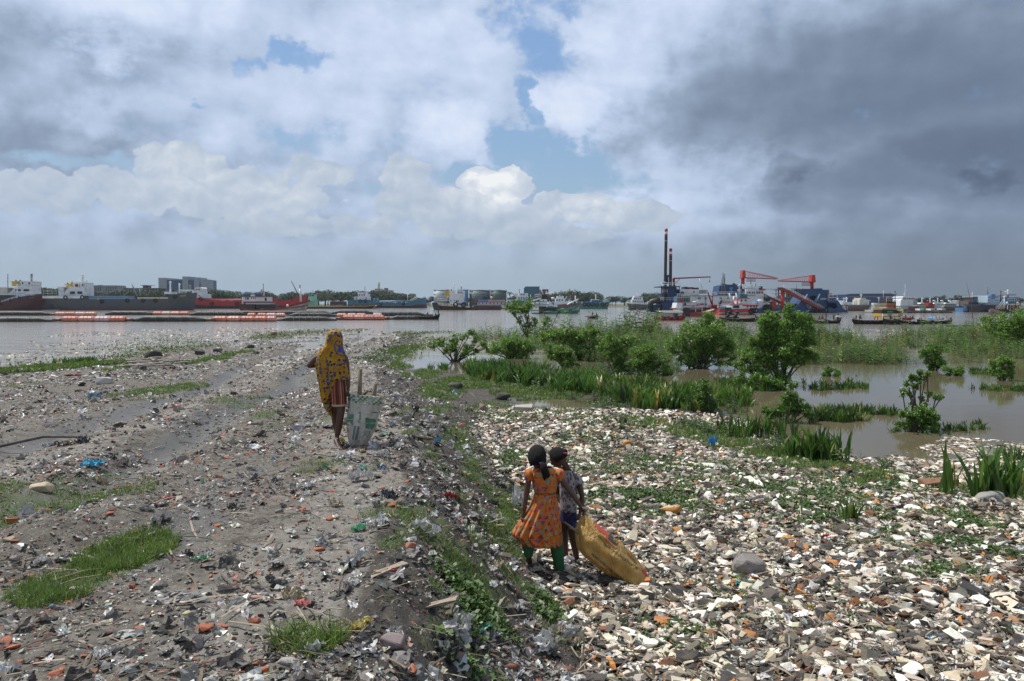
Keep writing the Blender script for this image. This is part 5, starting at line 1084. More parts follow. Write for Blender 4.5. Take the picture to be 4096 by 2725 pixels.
  s.windows(b, [(x, 505, x + 12, 520) for x in range(x0 + 35, x1 - 80, 34)], 1); s.fin(s.mb().tube([s.p(xc - 20, 447, 3), s.p(xc + 12, 447, 3), s.p(xc + 16, 475, 3), s.p(xc + 22, 510, 3), s.p(xc + 50, 528, 3)], .3, 8), 'davit', P_WHITE); s.mast((690, 830, 965)[i], 408, 480, P_WHITE, .25, arms=((470, 14),))
 s = Craft('river_tug', R6, 640, 6, 'squat tug with a red deckhouse and green side among the white roofed vessels', 'boat', cx=755)
 s.hull([(670, 600), (830, 598)], (680, 820), [P_BLACK, P_BROWN], bow=.2); s.boxes('deckhouse', [(730, 500, 832, 585), (750, 480, 810, 502)], P_DKRED, 1, 5); s.boxes('green_side', [(675, 540, 728, 598)], mat('dark green paint', (.02, .09, .04)), .5, 5); s.mast(772, 455, 482, P_DKRED, .4)
 s = Craft('river_ship', R6, 641, 8, 'light blue sterned ship with a brown and blue wheelhouse near the right edge', 'ship', cx=1500)
 s.hull([(1340, 535), (1450, 545), (1600, 540), (1700, 520)], (1345, 1690), [P_NAVY, P_LBLUE], bands=(0, .2, 1), bow=.3); b = s.boxes('wheelhouse', [(1425, 452, 1680, 530), (1512, 382, 1672, 448)], P_BROWN, 1, 7); s.boxes('blue_panel', [(1525, 390, 1590, 436), (1425, 440, 1620, 458)], P_LBLUE, .9, 1); s.windows(b, [(x, 480, x + 18, 508) for x in (1440, 1480, 1530, 1580)] + [(1610, 395, 1630, 425)], 1)
 s.boxes('roof', [(1490, 370, 1695, 384)], P_PALE, .4, 7.6); s.mast(1572, 305, 372, P_WHITE, .15, arms=((330, 14), (350, 22))); s.fin(s.mb().ball(s.p(1428, 628, -.6), .33, 8, 6), 'buoy', P_WHITE); s.tube('crane_boom', [[(1650, 440), (1720, 520)]], .15, P_CREAM, 2)
 s = Craft('bulk_ship', R6, 645, 12, 'black hulled bulk ship with pale blue block and royal blue funnel', 'ship', cx=1750)
 s.hull([(2100, 520), (1900, 516), (1700, 516), (1640, 505), (1560, 510)], (2100, 1600), [P_NAVY], bow=.15); b = s.boxes('deckhouse', [(1772, 355, 1985, 478), (1800, 470, 2040, 518), (1980, 380, 2040, 470)], paint('pale blue ship paint', (.36, .46, .54)), 1.5, 10.5); s.windows(b, [(x, 372, x + 14, 390) for x in (1795, 1910, 1940)] + [(x, 430, x + 14, 448) for x in (1790, 1910, 1940, 2000)], 1.5)
 s.poly('funnel', [(1822, 412), (1826, 332), (1892, 332), (1890, 412)], P_LBLUE, 1, 4); s.mast(1897, 214, 355, P_STEEL, .2, arms=((250, 20), (296, 40), (320, 30))); s.boxes('red_awning', [(1972, 350, 2028, 362)], P_DKRED, 1, 6)
 s = Craft('fishing_trawler', R6, 726, 6, 'dark timbered trawler seen from astern at the right edge, white lettered transom', 'boat', cx=2150)
 s.hull([(2310, 640), (2150, 660), (2040, 660), (1960, 610), (1915, 575)], (2310, 2000), [P_PALE, P_BROWN], bands=(0, .5, 1), bow=.3); t = s.boxes('transom', [(2040, 672, 2308, 722)], P_WHITE, -.4, .1); s.text('এফ ভি সাগর', 2095, 706, 20, P_NAVY, t, -.42)
 s.boxes('net_bay', [(1990, 592, 2320, 668)], P_BLACK, .3, 5); s.boxes('timber_frame', [(2085, 505, 2095, 600), (2130, 505, 2140, 600), (2180, 505, 2190, 600), (2250, 505, 2260, 600), (2290, 520, 2300, 600)], P_PALE, .2, .5); s.boxes('life_vest_row', [(2140, 552, 2220, 580)], P_ORANGE, .1, .4); s.boxes('cabin', [(2080, 520, 2300, 590)], P_BROWN, .6, 5)
 s.boxes('drum_rack', [(2110, 445, 2292, 498)], P_SEA, .8, 4.5); s.rail([(2105, 498), (2295, 498)], 1.3, .6, P_PALE, .5, 'rack_rail'); s.boxes('wheelhouse', [(2195, 385, 2290, 445)], P_LBLUE, 1.5, 4); s.mast(2062, 380, 590, P_WHITE, .2, d=1); s.mast(2088, 285, 460, P_BLACK, .15, d=3); s.mast(2212, 270, 400, P_WHITE, .22, arms=((292, 60),), d=3); s.boxes('radar_deck', [(2120, 335, 2290, 352)], P_STEEL, 1.5, 4)
 for x in (2082, 2262): s.fin(s.mb().ball(s.p(x, 485, .4), .28, 8, 6), 'float', P_WHITE)
 s.tube('stay', [[(1940, 570), (2060, 400)], [(1960, 590), (2075, 420)]], .04, P_WHITE, 1)
 s = Craft('small_launch', R6, 708, 3, 'small grey blue launch with a red band cut by the right edge', 'boat', cx=2340)
 s.hull([(2312, 645), (2420, 640)], (2318, 2420), [P_DKRED, P_LBLUE], bands=(0, .35, 1), bow=.2); s.boxes('cabin', [(2330, 580, 2400, 640)], P_BROWN, .5, 2.5)
 for i, (x0, x1, lab) in enumerate(((170, 330, 'distant pink white river boat just right of the blue stern arch'), (880, 960, 'distant white river boat half hidden by the tee posts'))):
  s = Craft('river_boat', R5 if i == 0 else R10, 560 if i == 0 else 800, 7, lab, 'boat', cx=(x0 + x1) / 2)
  if i == 0:
   s.hull([(150, 500), (340, 500)], (160, 335), [P_PALE], bow=.2); b = s.boxes('cabin', [(172, 448, 245, 500), (250, 470, 330, 500)], P_WHITE); s.windows(b, [(x, 458, x + 10, 470) for x in (182, 204, 226)]); s.mast(290, 424, 500, P_WHITE, .4, arms=((430, 20), (436, 10))); s.mast(182, 432, 450, P_WHITE, .4)
  else:
   s.hull([(840, 700), (980, 690)], (850, 970), [P_PALE], bow=.3); s.boxes('cabin', [(860, 640, 960, 692)], P_WHITE)
right_craft()
# ---- tarred wooden boats with people
def skin_body(name, V, E, Rd, mats, parent=None, sub=1, root=0, origin=(0, 0, 0)):
 me = bpy.data.meshes.new(name); me.from_pydata([tuple(Vector(v) - Vector(origin)) for v in V], E, [])
 tmp = bpy.data.objects.new('tmp', me); COL.objects.link(tmp)
 m = tmp.modifiers.new('s', 'SKIN'); m.use_smooth_shade = True; m.branch_smoothing = .4
 sv = me.skin_vertices[0].data
 for i, r in enumerate(Rd):
  sv[i].radius = (r if not hasattr(r, '__len__') else r[0], r if not hasattr(r, '__len__') else r[1]); sv[i].use_root = (i == root)
 s2 = tmp.modifiers.new('u', 'SUBSURF'); s2.levels = sub; s2.render_levels = sub
 out = bpy.data.meshes.new_from_object(tmp.evaluated_get(bpy.context.evaluated_depsgraph_get()))
 bpy.data.objects.remove(tmp); out.name = name; out.materials.clear()
 for q in (mats if isinstance(mats, (list, tuple)) else [mats]): out.materials.append(q)
 for p in out.polygons: p.use_smooth = True
 return link(name, out, parent)
SKIN = mat('brown skin', (.085, .038, .022), .55, .12, 30)
HAIR = mat('black hair', (.006, .005, .005), .75, .3, 60, bump=.6, spec=.25)
def boat_person(loc, h, pose, cloth, label, lean=0.0, group='people in the dark wooden boats'):
 o = Vector(loc); k = h / 1.65; t = thing('person', tuple(o), label, 'person', group)
 v = lambda x, y, z: (x * k, y * k, z * k)
 if pose == 'stand':
  V = [v(0, 0, .90), v(lean * .3, 0, 1.15), v(lean, 0, 1.36), v(lean, 0, 1.46), v(lean * 1.1, 0, 1.56), v(.10, 0, .5), v(.12, 0, .06), v(.17, -.06, .03), v(-.10, 0, .5), v(-.12, 0, .06), v(-.1, -.08, .03),
    v(lean + .19, 0, 1.36), v(lean + .34, -.05, 1.16), v(lean + .5, -.1, 1.2), v(lean - .19, 0, 1.36), v(lean - .25, -.05, 1.1), v(lean - .2, -.12, .9)]
  up = .9
 else:
  V = [v(0, 0, .14), v(lean * .3, 0, .38), v(lean, 0, .58), v(lean, 0, .68), v(lean * 1.1, 0, .78), v(.2, -.3, .36), v(.25, -.35, .04), v(.3, -.42, .02), v(-.2, -.3, .36), v(-.22, -.36, .04), v(-.24, -.44, .02),
    v(lean + .19, 0, .58), v(lean + .28, -.12, .38), v(lean + .2, -.3, .38), v(lean - .19, 0, .58), v(lean - .28, -.12, .38), v(lean - .2, -.3, .38)]
  up = .14
 E = [(0, 1), (1, 2), (2, 3), (3, 4), (0, 5), (5, 6), (6, 7), (0, 8), (8, 9), (9, 10), (2, 11), (11, 12), (12, 13), (2, 14), (14, 15), (15, 16)]
 Rd = [.13 * k, .13 * k, .15 * k, .055 * k, .10 * k, .07 * k, .04 * k, .04 * k, .07 * k, .04 * k, .04 * k, .06 * k, .042 * k, .035 * k, .06 * k, .042 * k, .035 * k]
 skin_body('body', V, E, Rd, SKIN, t, 1)
 hd = Vector(V[4]); MB().ball(hd + Vector((0, .01, .045)) * k, .125 * k, 8, 6).build('hair' if cloth[1] is None else 'cap', HAIR if cloth[1] is None else cloth[1], t)
 c = Vector(V[2]); p0 = Vector(V[0]); rings = []
 for f, w, d in ((0, .17, .13), (.5, .165, .135), (.85, .215, .14), (1.12, .12, .10)):
  q = p0.lerp(c, f); rings.append([q + Vector((math.cos(a) * w * k, math.sin(a) * d * k, 0)) for a in [2 * math.pi * i / 10 for i in range(10)]])
 MB().loft(rings, 0, True, (True, True)).build('shirt', cloth[0], t)
 if pose == 'stand':
  rings = [[Vector((math.cos(a) * w * k, math.sin(a) * .14 * k, z * k)) for a in [2 * math.pi * i / 10 for i in range(10)]] for z, w in ((.45, .19), (.7, .2), (.97, .16))]
  MB().loft(rings, 0, True, (True, True)).build('lungi', mat('dark checked lungi', (.05, .06, .09), .9), t)
 return t
C_DARK = mat('dark shirt cloth', (.03, .03, .035), .9); C_WHITE = mat('white shirt cloth', (.6, .62, .66), .9); C_BLUE = mat('pale blue shirt cloth', (.2, .33, .52), .9); C_RED = mat('faded red shirt cloth', (.25, .05, .05), .9)
def sampan(Z, wl, xl, xr, hl, hr, hm, label, beam=1.5, tyres=(), posts=(), gear=(), flip=False):
 s = Craft('wooden_boat', Z, wl, beam, label, 'wooden boat', 'dark wooden boats moored along the shore', cx=(xl + xr) / 2)
 w = xr - xl; top = [(xl, hl), (xl + .07 * w, hl + (hm - hl) * .35), (xl + .22 * w, hm - (hm - hl) * .15), (xl + .5 * w, hm), (xl + .78 * w, hm - (hm - hr) * .15), (xr - .07 * w, hr + (hm - hr) * .35), (xr, hr)]
 s.hull(top, (xl + .05 * w, xr - .05 * w), [P_TAR], bow=.4, stern=.4, sternw=.15, bown=.12, deck=P_TAR, bulwark=.35)
 s.tube('gunwale', [[(x, y - 1, -.03 + (.35 if i in (0, 6) else .1 if i in (1, 5) else 0) * beam) for i, (x, y) in enumerate(top)]], .055, mat('worn pale timber edge', (.09, .08, .07), .8))
 s.tyres(tyres, .2)
 for x, y, dx, hh in posts: s.tube('post', [[(x, y, beam * .5), (x + dx, y - hh, beam * .5)]], .07, P_TAR)
 for r in gear: s.boxes(r[4], [r[:4]], r[5], beam * .15, beam * .8)
 return s
def wooden_boats():
 def crew(s, zx, ytop, ybot, pose, cloth, label, lean=0.0, d=.6):
  h = (ybot - ytop) * s.k; full = h if pose == 'stand' else h * 1.9
  return boat_person(s.p(zx, ybot, d * s.beam), full, pose, cloth, label, lean)
 s = sampan(R3, 675, -130, 170, 628, 604, 640, 'black wooden boat at the right end of the float line', 1.8, gear=[(-20, 612, 90, 640, 'cargo_heap', P_BROWN)])
 crew(s, 152, 560, 618, 'stand', (C_DARK, None), 'person standing on the boat prow at the end of the float line'); crew(s, 24, 586, 618, 'sit', (C_DARK, None), 'person sitting amidships in the boat at the end of the float line'); crew(s, 120, 600, 640, 'sit', (C_DARK, None), 'person crouching beside the standing boatman')
 s = sampan(R3, 664, 1925, 2048, 640, 628, 636, 'small black rowing boat alone in mid river', 1.5); crew(s, 1976, 586, 640, 'stand', (C_DARK, None), 'person standing in the small rowing boat in mid river', .1); crew(s, 2026, 600, 640, 'sit', (C_DARK, None), 'person sitting at the right end of the small rowing boat'); s.tube('oar', [[(1990, 600, .5), (1980, 650, .2)]], .05, P_TAR)
 s = sampan(R9, 1335, -540, 350, 1230, 1215, 1265, 'black boat carrying two tilted outboard engines, left of the leafy shrubs', 2.0, gear=[(-400, 1225, -120, 1250, 'deck_board', P_TAR)])
 for x in (-360, -180):
  q = s.mb(); q.tube([s.p(x - 30, 1270, .6), s.p(x + 20, 1140, .6)], .28, 8); q.ball(s.p(x + 30, 1125, .6), (.42, .3, .28), 8, 6); q.tube([s.p(x + 10, 1200, .6), s.p(x - 60, 1215, .6)], .09, 6); s.fin(q, 'outboard_engine', P_TAR)
 crew(s, 285, 1135, 1262, 'stand', (C_BLUE, None), 'person in a pale blue shirt standing in the boat with the outboard engines')
 s = sampan(R9, 1318, 380, 820, 1215, 1210, 1240, 'black boat mostly hidden behind the big leafy shrub', 1.8, gear=[(440, 1150, 600, 1240, 'cargo_heap', P_BROWN)]); crew(s, 640, 1155, 1262, 'stand', (C_WHITE, None), 'person in a white shirt above the leafy shrub'); crew(s, 700, 1150, 1240, 'sit', (C_RED, None), 'person in dark clothes beside the white shirted one')
 s = sampan(R9, 1372, 1455, 2205, 1222, 1235, 1328, 'black boat with two tall poles and an umbrella at its right end', 1.6, tyres=[(1795, 1305), (1845, 1322), (1895, 1328)], posts=[(1858, 1320, 18, 280), (2125, 1300, 20, 190)])
 for x, yt, lab in ((1537, 1182, 'person sitting at the left end of the boat with two tall poles'), (1715, 1212, 'person crouching left of centre in the boat with two tall poles'), (1780, 1200, 'person bending amidships in the boat with two tall poles')): crew(s, x, yt, yt + 90, 'sit', (C_DARK, None), lab, .05)
 crew(s, 2045, 1168, 1310, 'stand', (C_RED, None), 'person in a dark red shirt standing near the umbrella'); q = s.mb(); c = s.p(2140, 1192, .8)
 q.loft([[c + Vector((math.cos(a) * r, math.sin(a) * r, z)) for a in [2 * math.pi * i / 12 for i in range(12)]] for r, z in ((.62, -.22), (.42, -.06), (.05, 0))], 0, True, (False, True)); s.fin(q, 'umbrella', P_STEEL); crew(s, 2135, 1210, 1300, 'sit', (C_DARK, None), 'person sitting under the grey umbrella')
 s = sampan(R10, 1232, 262, 1290, 1085, 1085, 1130, 'long black boat left of the yellow trawler with a blue tarpaulin amidships', 1.7, tyres=[(395, 1165), (555, 1178), (705, 1185), (830, 1180), (930, 1176)], posts=[(290, 1090, 6, 50), (345, 1100, -10, 60), (880, 1105, 30, 90), (980, 1110, -15, 90)], gear=[(730, 1118, 920, 1150, 'tarpaulin', mat('dark blue tarpaulin', (.02, .045, .11)))])
 crew(s, 388, 970, 1110, 'stand', (C_DARK, C_WHITE), 'person in a white cap standing at the left end of the long black boat'); crew(s, 490, 975, 1105, 'sit', (C_DARK, None), 'person sitting hunched near the man in the white cap')
 s = sampan(R10, 1240, 1120, 1560, 1070, 1075, 1120, 'short black boat wedged between the two long black boats', 1.6, posts=[(1330, 1100, -20, 150), (1130, 1080, 10, 55)]); crew(s, 1355, 1015, 1110, 'sit', (C_DARK, None), 'person crouching in the short wedged black boat')
 s = sampan(R6, 855, 150, 850, 752, 775, 812, 'long black boat right of the yellow trawler with a red painted locker', 1.7, tyres=[(300, 818), (380, 822), (450, 826), (520, 828)], gear=[(355, 738, 430, 790, 'red_locker', P_DKRED)], posts=[(250, 770, 2, 30), (272, 770, 2, 30)])
 crew(s, 320, 728, 800, 'sit', (C_DARK, None), 'person crouching in front of the red locker'); crew(s, 365, 700, 775, 'sit', (C_DARK, None), 'person on top of the red locker'); crew(s, 487, 712, 780, 'sit', (C_DARK, None), 'person sitting right of the red locker'); crew(s, 450, 722, 780, 'sit', (C_DARK, None), 'person half hidden between the red locker and its right neighbour')
 s = sampan(R6, 846, 560, 1165, 768, 768, 800, 'black boat at the right end of the row with a small striped shelter', 1.7, posts=[(600, 780, 2, 40), (630, 780, 0, 40), (990, 775, 3, 28), (1010, 775, 3, 28), (1133, 768, 4, 32), (1150, 768, 4, 32)])
 q = s.mb(); q.tube([s.p(780, 790, .2), s.p(785, 735, .3), s.p(815, 715, .8), s.p(845, 720, 1.2), s.p(840, 790, 1.4)], .05, 5); q.add([s.p(776, 745, .1), s.p(845, 722, .1), s.p(845, 722, 1.5), s.p(776, 745, 1.5), s.p(778, 780, .1), s.p(778, 780, 1.5)], [(0, 1, 2, 3), (0, 3, 5, 4)]); s.fin(q, 'shelter', P_TARP)
 crew(s, 955, 730, 785, 'sit', (C_WHITE, None), 'person in a white shirt sitting in the rightmost black boat'); s.tube('oar', [[(840, 705, .2), (905, 850, -.1)], [(1032, 715, .4), (1090, 800, .1)]], .035, P_TAR)
 s = sampan(R6, 890, 1050, 1520, 862, 878, 874, 'low dark raft like boat with a blue cover below the row of black boats', 1.5, gear=[(1075, 862, 1165, 880, 'blue_cover', P_LBLUE)])
 s = sampan(R6, 812 + 40, 1735, 2080, 790, 800, 812, 'dark boat half hidden in the right hand weeds', 1.5)
 t = boat_person(onz(3550 + 1655 * .23165, 1100 + 850 * .23165), 1.5, 'stand', (C_DARK, None), 'person standing alone at the edge of the right hand weeds')
 a = onz(3898, 1312); b = at(3866, 1130, a.y - .3); q = MB(a); q.tube([a - Vector((0, 0, .5)), a.lerp(b, .5) + Vector((.12, 0, 0)), b], [.05, .04, .02], 6); tag(q.build('bamboo_pole', P_RUST), 'tall thin leaning bamboo pole stuck in the water near the right edge', 'pole')
wooden_boats()
# ---- floating dredge pipeline
def pipeline():
 F_O = [mat('orange float plastic', (.52, .17, .11), .5, .2, .8), mat('salmon float plastic', (.58, .25, .19), .45, .12, .8), mat('bleached pink float plastic', (.55, .36, .33), .5, .12, .8)]
 HOSE = mat('black rubber hose', (.022, .022, .021), .6, .3, .7, dirt=(.07, .065, .06)); RING = mat('worn pale hose ring', (.16, .155, .14), .7, .4, 2); BLK = mat('float fittings', (.02, .012, .01), .6)
 def flt(px0, px1, wl, lab, cm):
  D = wdist(wl); x0 = onz(px0, wl).x; x1 = onz(px1, wl).x; L = x1 - x0; r = .62; o = Vector(((x0 + x1) / 2, D + r, .0)); t = thing('pipe_float', tuple(o), lab, 'float', 'orange floats on the dredge pipe'); q = MB((0, 0, 0)); n = 8; rings = []
  for f, s_ in ((-.5, .72), (-.36, 1), (.36, 1), (.5, .72)): rings.append([(f * L, math.cos(2 * math.pi * (k + .5) / n) * r * s_, .42 + math.sin(2 * math.pi * (k + .5) / n) * r * s_) for k in range(n)])
  q.loft(rings, 0, True, (True, True), False); q.build('shell', F_O[cm], t)
  q = MB((0, 0, 0))
  for f in (-.12, .12): q.tube([(f * L, math.cos(a) * (r + .015), .42 + math.sin(a) * (r + .015)) for a in [2 * math.pi * i / 16 for i in range(17)]], .025, 4)
  q.build('strap', RING, t); q = MB((0, 0, 0)); q.box((-.47 * L, -r - .03, .02), (.47 * L, r + .03, .12)); q.build('fender_band', BLK, t)
 def hose(px0, px1, wl, lab, ribs=1, z=.26, r=.6, t0=1, t1=1):
  D = wdist(wl); x0 = onz(px0, wl).x; x1 = onz(px1, wl).x; L = x1 - x0; t = thing('floating_hose', ((x0 + x1) / 2, D + r, 0), lab, 'hose', 'black sheathed hose lengths of the dredge pipe')
  q = MB((0, 0, 0)); e = min(2.2, L * .2); P = [(-L / 2, 0, z - .2), (-L / 2 + e * .5, 0, z - .12), (-L / 2 + e, 0, z)] + [(-L / 2 + e + (L - 2 * e) * i / 12, 0, z + .05 * math.sin(i * 2.1)) for i in range(1, 12)] + [(L / 2 - e, 0, z), (L / 2 - e * .5, 0, z - .12), (L / 2, 0, z - .2)]
  rr = [r * .35, r * .6, r] + [r] * 11 + [r, r * .6, r * .35]; q.tube(P, rr, 14); k = int((L - 2 * e) / (1.1 if ribs == 2 else 1.9))
  for i in range(1, k):
   x = -L / 2 + e + (L - 2 * e) * i / k; q.tube([(x + .1 * math.sin(a), math.cos(a) * (r + .02), z + math.sin(a) * (r + .02)) for a in [math.pi * j / 10 for j in range(-1, 12)]], .035 if ribs == 1 else .06, 4, 1)
  q.build('sheath', [HOSE, RING], t)
 def steel(px0, px1, wl, lab):
  D = wdist(wl); a = onz(px0, wl); b = onz(px1, wl); q = MB(a); q.tube([a + Vector((0, .6, .3)), b + Vector((0, .6, .3))], .3, 10); tag(q.build('steel_pipe', P_RUST), lab, 'pipe', 'rusty steel pipe runs of the dredge line')
 X1 = lambda z: z * .38185; X2 = lambda z: 850 + z * .38185
 nl = 1287
 for i, (a, b) in enumerate(((640, 802), (808, 970), (980, 1140), (1142, 1300))): flt(X1(a), X1(b), nl, 'faceted orange pipe float, %s of the front left four' % ('first', 'second', 'third', 'fourth')[i], (0, 1, 2, 0)[i])
 for i, (a, b) in enumerate(((0, 145), (147, 285), (290, 430), (432, 562), (565, 655))): flt(X2(a), X2(b), nl - .6, 'faceted orange pipe float, %s of the front middle five' % ('first', 'second', 'third', 'fourth', 'fifth')[i], (0, 1, 0, 0, 1)[i])
 for i, (a, b) in enumerate(((1365, 1480), (1482, 1590), (1592, 1690), (1692, 1795))): flt(X2(a), X2(b), nl - 6.5, 'faceted orange pipe float, %s of the front right four' % ('first', 'second', 'third', 'fourth')[i], (0, 1, 0, 0)[i])
 hose(-420, X1(540), nl + 1, 'front black hose length reaching past the left edge'); hose(X1(1375), X1(2152), nl, 'front black hose length behind the four left floats, smooth sided', 1, .38, .7); hose(X2(662), X2(1292), nl - 3, 'front ribbed hose length in the middle of the line', 2); hose(X2(1840), X2(2245), nl - 8, 'front hose length at the right end by the black boat', 1)
 steel(X1(530), X1(645), nl, 'rusty steel pipe left of the front left floats'); steel(X1(1295), X1(1380), nl, 'rusty steel pipe right of the front left floats'); steel(X1(2145), X1(2235), nl, 'rusty steel pipe left of the front middle floats'); steel(X2(1285), X2(1370), nl - 6, 'rusty steel pipe left of the front right floats'); steel(X2(1790), X2(1850), nl - 7, 'rusty steel pipe right of the front right floats')
 bl = 1262.5
 for i, (a, b) in enumerate(((570, 680), (672, 780), (780, 885), (885, 995))): flt(X1(a), X1(b), bl, 'rounder pipe float, %s of the rear left four' % ('first', 'second', 'third', 'fourth')[i], (1, 0, 2, 1)[i])
 for i, (a, b) in enumerate(((1595, 1688), (1688, 1780), (1780, 1876), (1876, 1972))): flt(X1(a), X1(b), bl - 2, 'rounder pipe float, %s of the rear middle four' % ('first', 'second', 'third', 'fourth')[i], (0, 2, 1, 0)[i])
 for i, (a, b) in enumerate(((360, 445), (465, 560), (560, 660), (662, 755))): flt(X2(a), X2(b), 1269, 'rounder pipe float, %s of the rear four behind the front middle floats' % ('first', 'second', 'third', 'fourth')[i], (0, 0, 2, 1)[i])
 for i, (a, b) in enumerate(((1300, 1400), (1410, 1500), (1505, 1600), (1678, 1770))): flt(X2(a), X2(b), 1270, 'rounder pipe float, %s of the rear right four' % ('first', 'second', 'third', 'fourth')[i], (1, 2, 1, 2)[i])
 hose(-420, X1(520), bl, 'rear black hose length reaching past the left edge', 1, .4, .75); steel(X1(512), X1(575), bl, 'rusty steel pipe left of the rear left floats'); hose(X1(1090), X1(1600), bl - 2, 'rear black hose length between the two rear left float groups', 1, .4, .72); hose(X1(1975), X2(360), bl, 'rear ribbed hose length behind the front middle floats', 2, .4, .72)
 hose(X2(200), X2(1245), 1259, 'rearmost long black hose length under the wooden trawler', 1, .4, .75); hose(X2(770), X2(1300), 1268, 'rear ribbed hose length behind the ribbed front one', 2, .35, .7); hose(X2(1245), X2(1680), 1256, 'rearmost hose length right of the trawler bow', 1, .4, .75); hose(X2(1660), X2(2230), 1264, 'rearmost hose length reaching the black boat', 2, .4, .7)
pipeline()
# == far shore
def far_shore():
 q = MB((0, 0, 0)); n = 60; xs = [-900 + 1800 * i / n for i in range(n + 1)]
 V = []; F = []
 for i, x in enumerate(xs):
  y0 = 640 + 12 * math.sin(i * 1.7) + 8 * math.sin(i * .6); V += [(x, y0, -.5), (x, y0 + 10, 1.0), (x, 1500, 1.4)]
 for i in range(n): F += [(3 * i, 3 * i + 3, 3 * i + 4, 3 * i + 1), (3 * i + 1, 3 * i + 4, 3 * i + 5, 3 * i + 2)]
 q.add(V, F); q.build('far_bank', mat('far bank earth', (.09, .09, .05), .9, .4, .05))['kind'] = 'structure'
far_shore()
M_FOL = mat('far tree foliage', (.045, .075, .026), .7, .5, .35, trans=.15); M_FOL2 = mat('far dark foliage', (.032, .058, .024), .7, .5, .35, trans=.15); M_BARK = mat('bark', (.10, .075, .055), .9, .3, 8)
def leaf_cloud(rs, centers, radii, n, size, squash=.75, jit=.35, shell=.55):
 centers = np.array(centers, float); radii = np.array(radii, float); w = radii ** 2; w /= w.sum()
 k = rs.choice(len(centers), n, p=w); d = rs.normal(size=(n, 3)); d /= np.linalg.norm(d, axis=1)[:, None]
 r = (shell + (1 - shell) * rs.random(n)) ** 1.0 * (1 + jit * (rs.random(n) - .5))
 P = centers[k] + d * (radii[k] * r)[:, None] * np.array([1, 1, squash])
 a = rs.normal(size=(n, 3)); a /= np.linalg.norm(a, axis=1)[:, None]
 b = np.cross(a, d + rs.normal(size=(n, 3)) * .6); b /= np.linalg.norm(b, axis=1)[:, None] + 1e-9
 s = size * (.6 + .8 * rs.random(n)); a = a * s[:, None]; b = b * (s * .55)[:, None]
 V = np.stack([P - a, P - b * 1.0, P + a, P + b], 1).reshape(-1, 3)
 return V, np.arange(n * 4).reshape(n, 4)
def tree_proto(rs, h, w, kind):
 q = MB(); th = h * (.35 if kind != 'palm' else .85)
 if kind == 'palm':
  q.tube([(0, 0, -.3), (.2, 0, th * .5), (.5, 0, th)], [.22, .17, .13], 6); V = []; F = []
  for k in range(13):
   a = 2 * math.pi * k / 13 + rs.random() * .3; el = .5 + .5 * rs.random(); L = w * .5 * (.8 + .3 * rs.random()); pts = []
   for i in range(6):
    t = i / 5; pts.append(Vector((.5 + math.cos(a) * L * t, math.sin(a) * L * t, th + L * (el * t - 1.25 * t * t))))
   for i in range(5):
    c0, c1 = pts[i], pts[i + 1]; sd = Vector((-math.sin(a), math.cos(a), 0)) * .34 * (1 - .12 * i)
    for sg in (-1, 1):
     b = len(V); V += [c0, c1, c1 + sd * sg - Vector((0, 0, .3)), c0 + sd * sg - Vector((0, 0, .3))]; F.append((b, b + 1, b + 2, b + 3))
  return (np.array([v[:] for v in V]), np.array(F)), q
 q.tube([(0, 0, -.4), (.1, 0, th * .6), (0, .1, th)], [.035 * h, .028 * h, .02 * h], 7)
 C = []; Rr = []; n = 9 if kind == 'round' else 12
 for i in range(n):
  a = rs.random() * 6.28; rr = w * .5 * rs.random() ** .6 * .7
  z = h * (.42 + .42 * rs.random()) if kind == 'round' else h * (.62 + .25 * rs.random() - .12 * (rr / w * 2) ** 2)
  c = (math.cos(a) * rr, math.sin(a) * rr, z); C.append(c); Rr.append(w * (.15 + .11 * rs.random())); q.tube([(0, .1, th * .9), (c[0] * .5, c[1] * .5, (th + z) / 2), c], [.014 * h, .01 * h, .005 * h], 4)
 return leaf_cloud(rs, C, Rr, 1100 if kind != 'bare' else 140, w * .035, .8), q
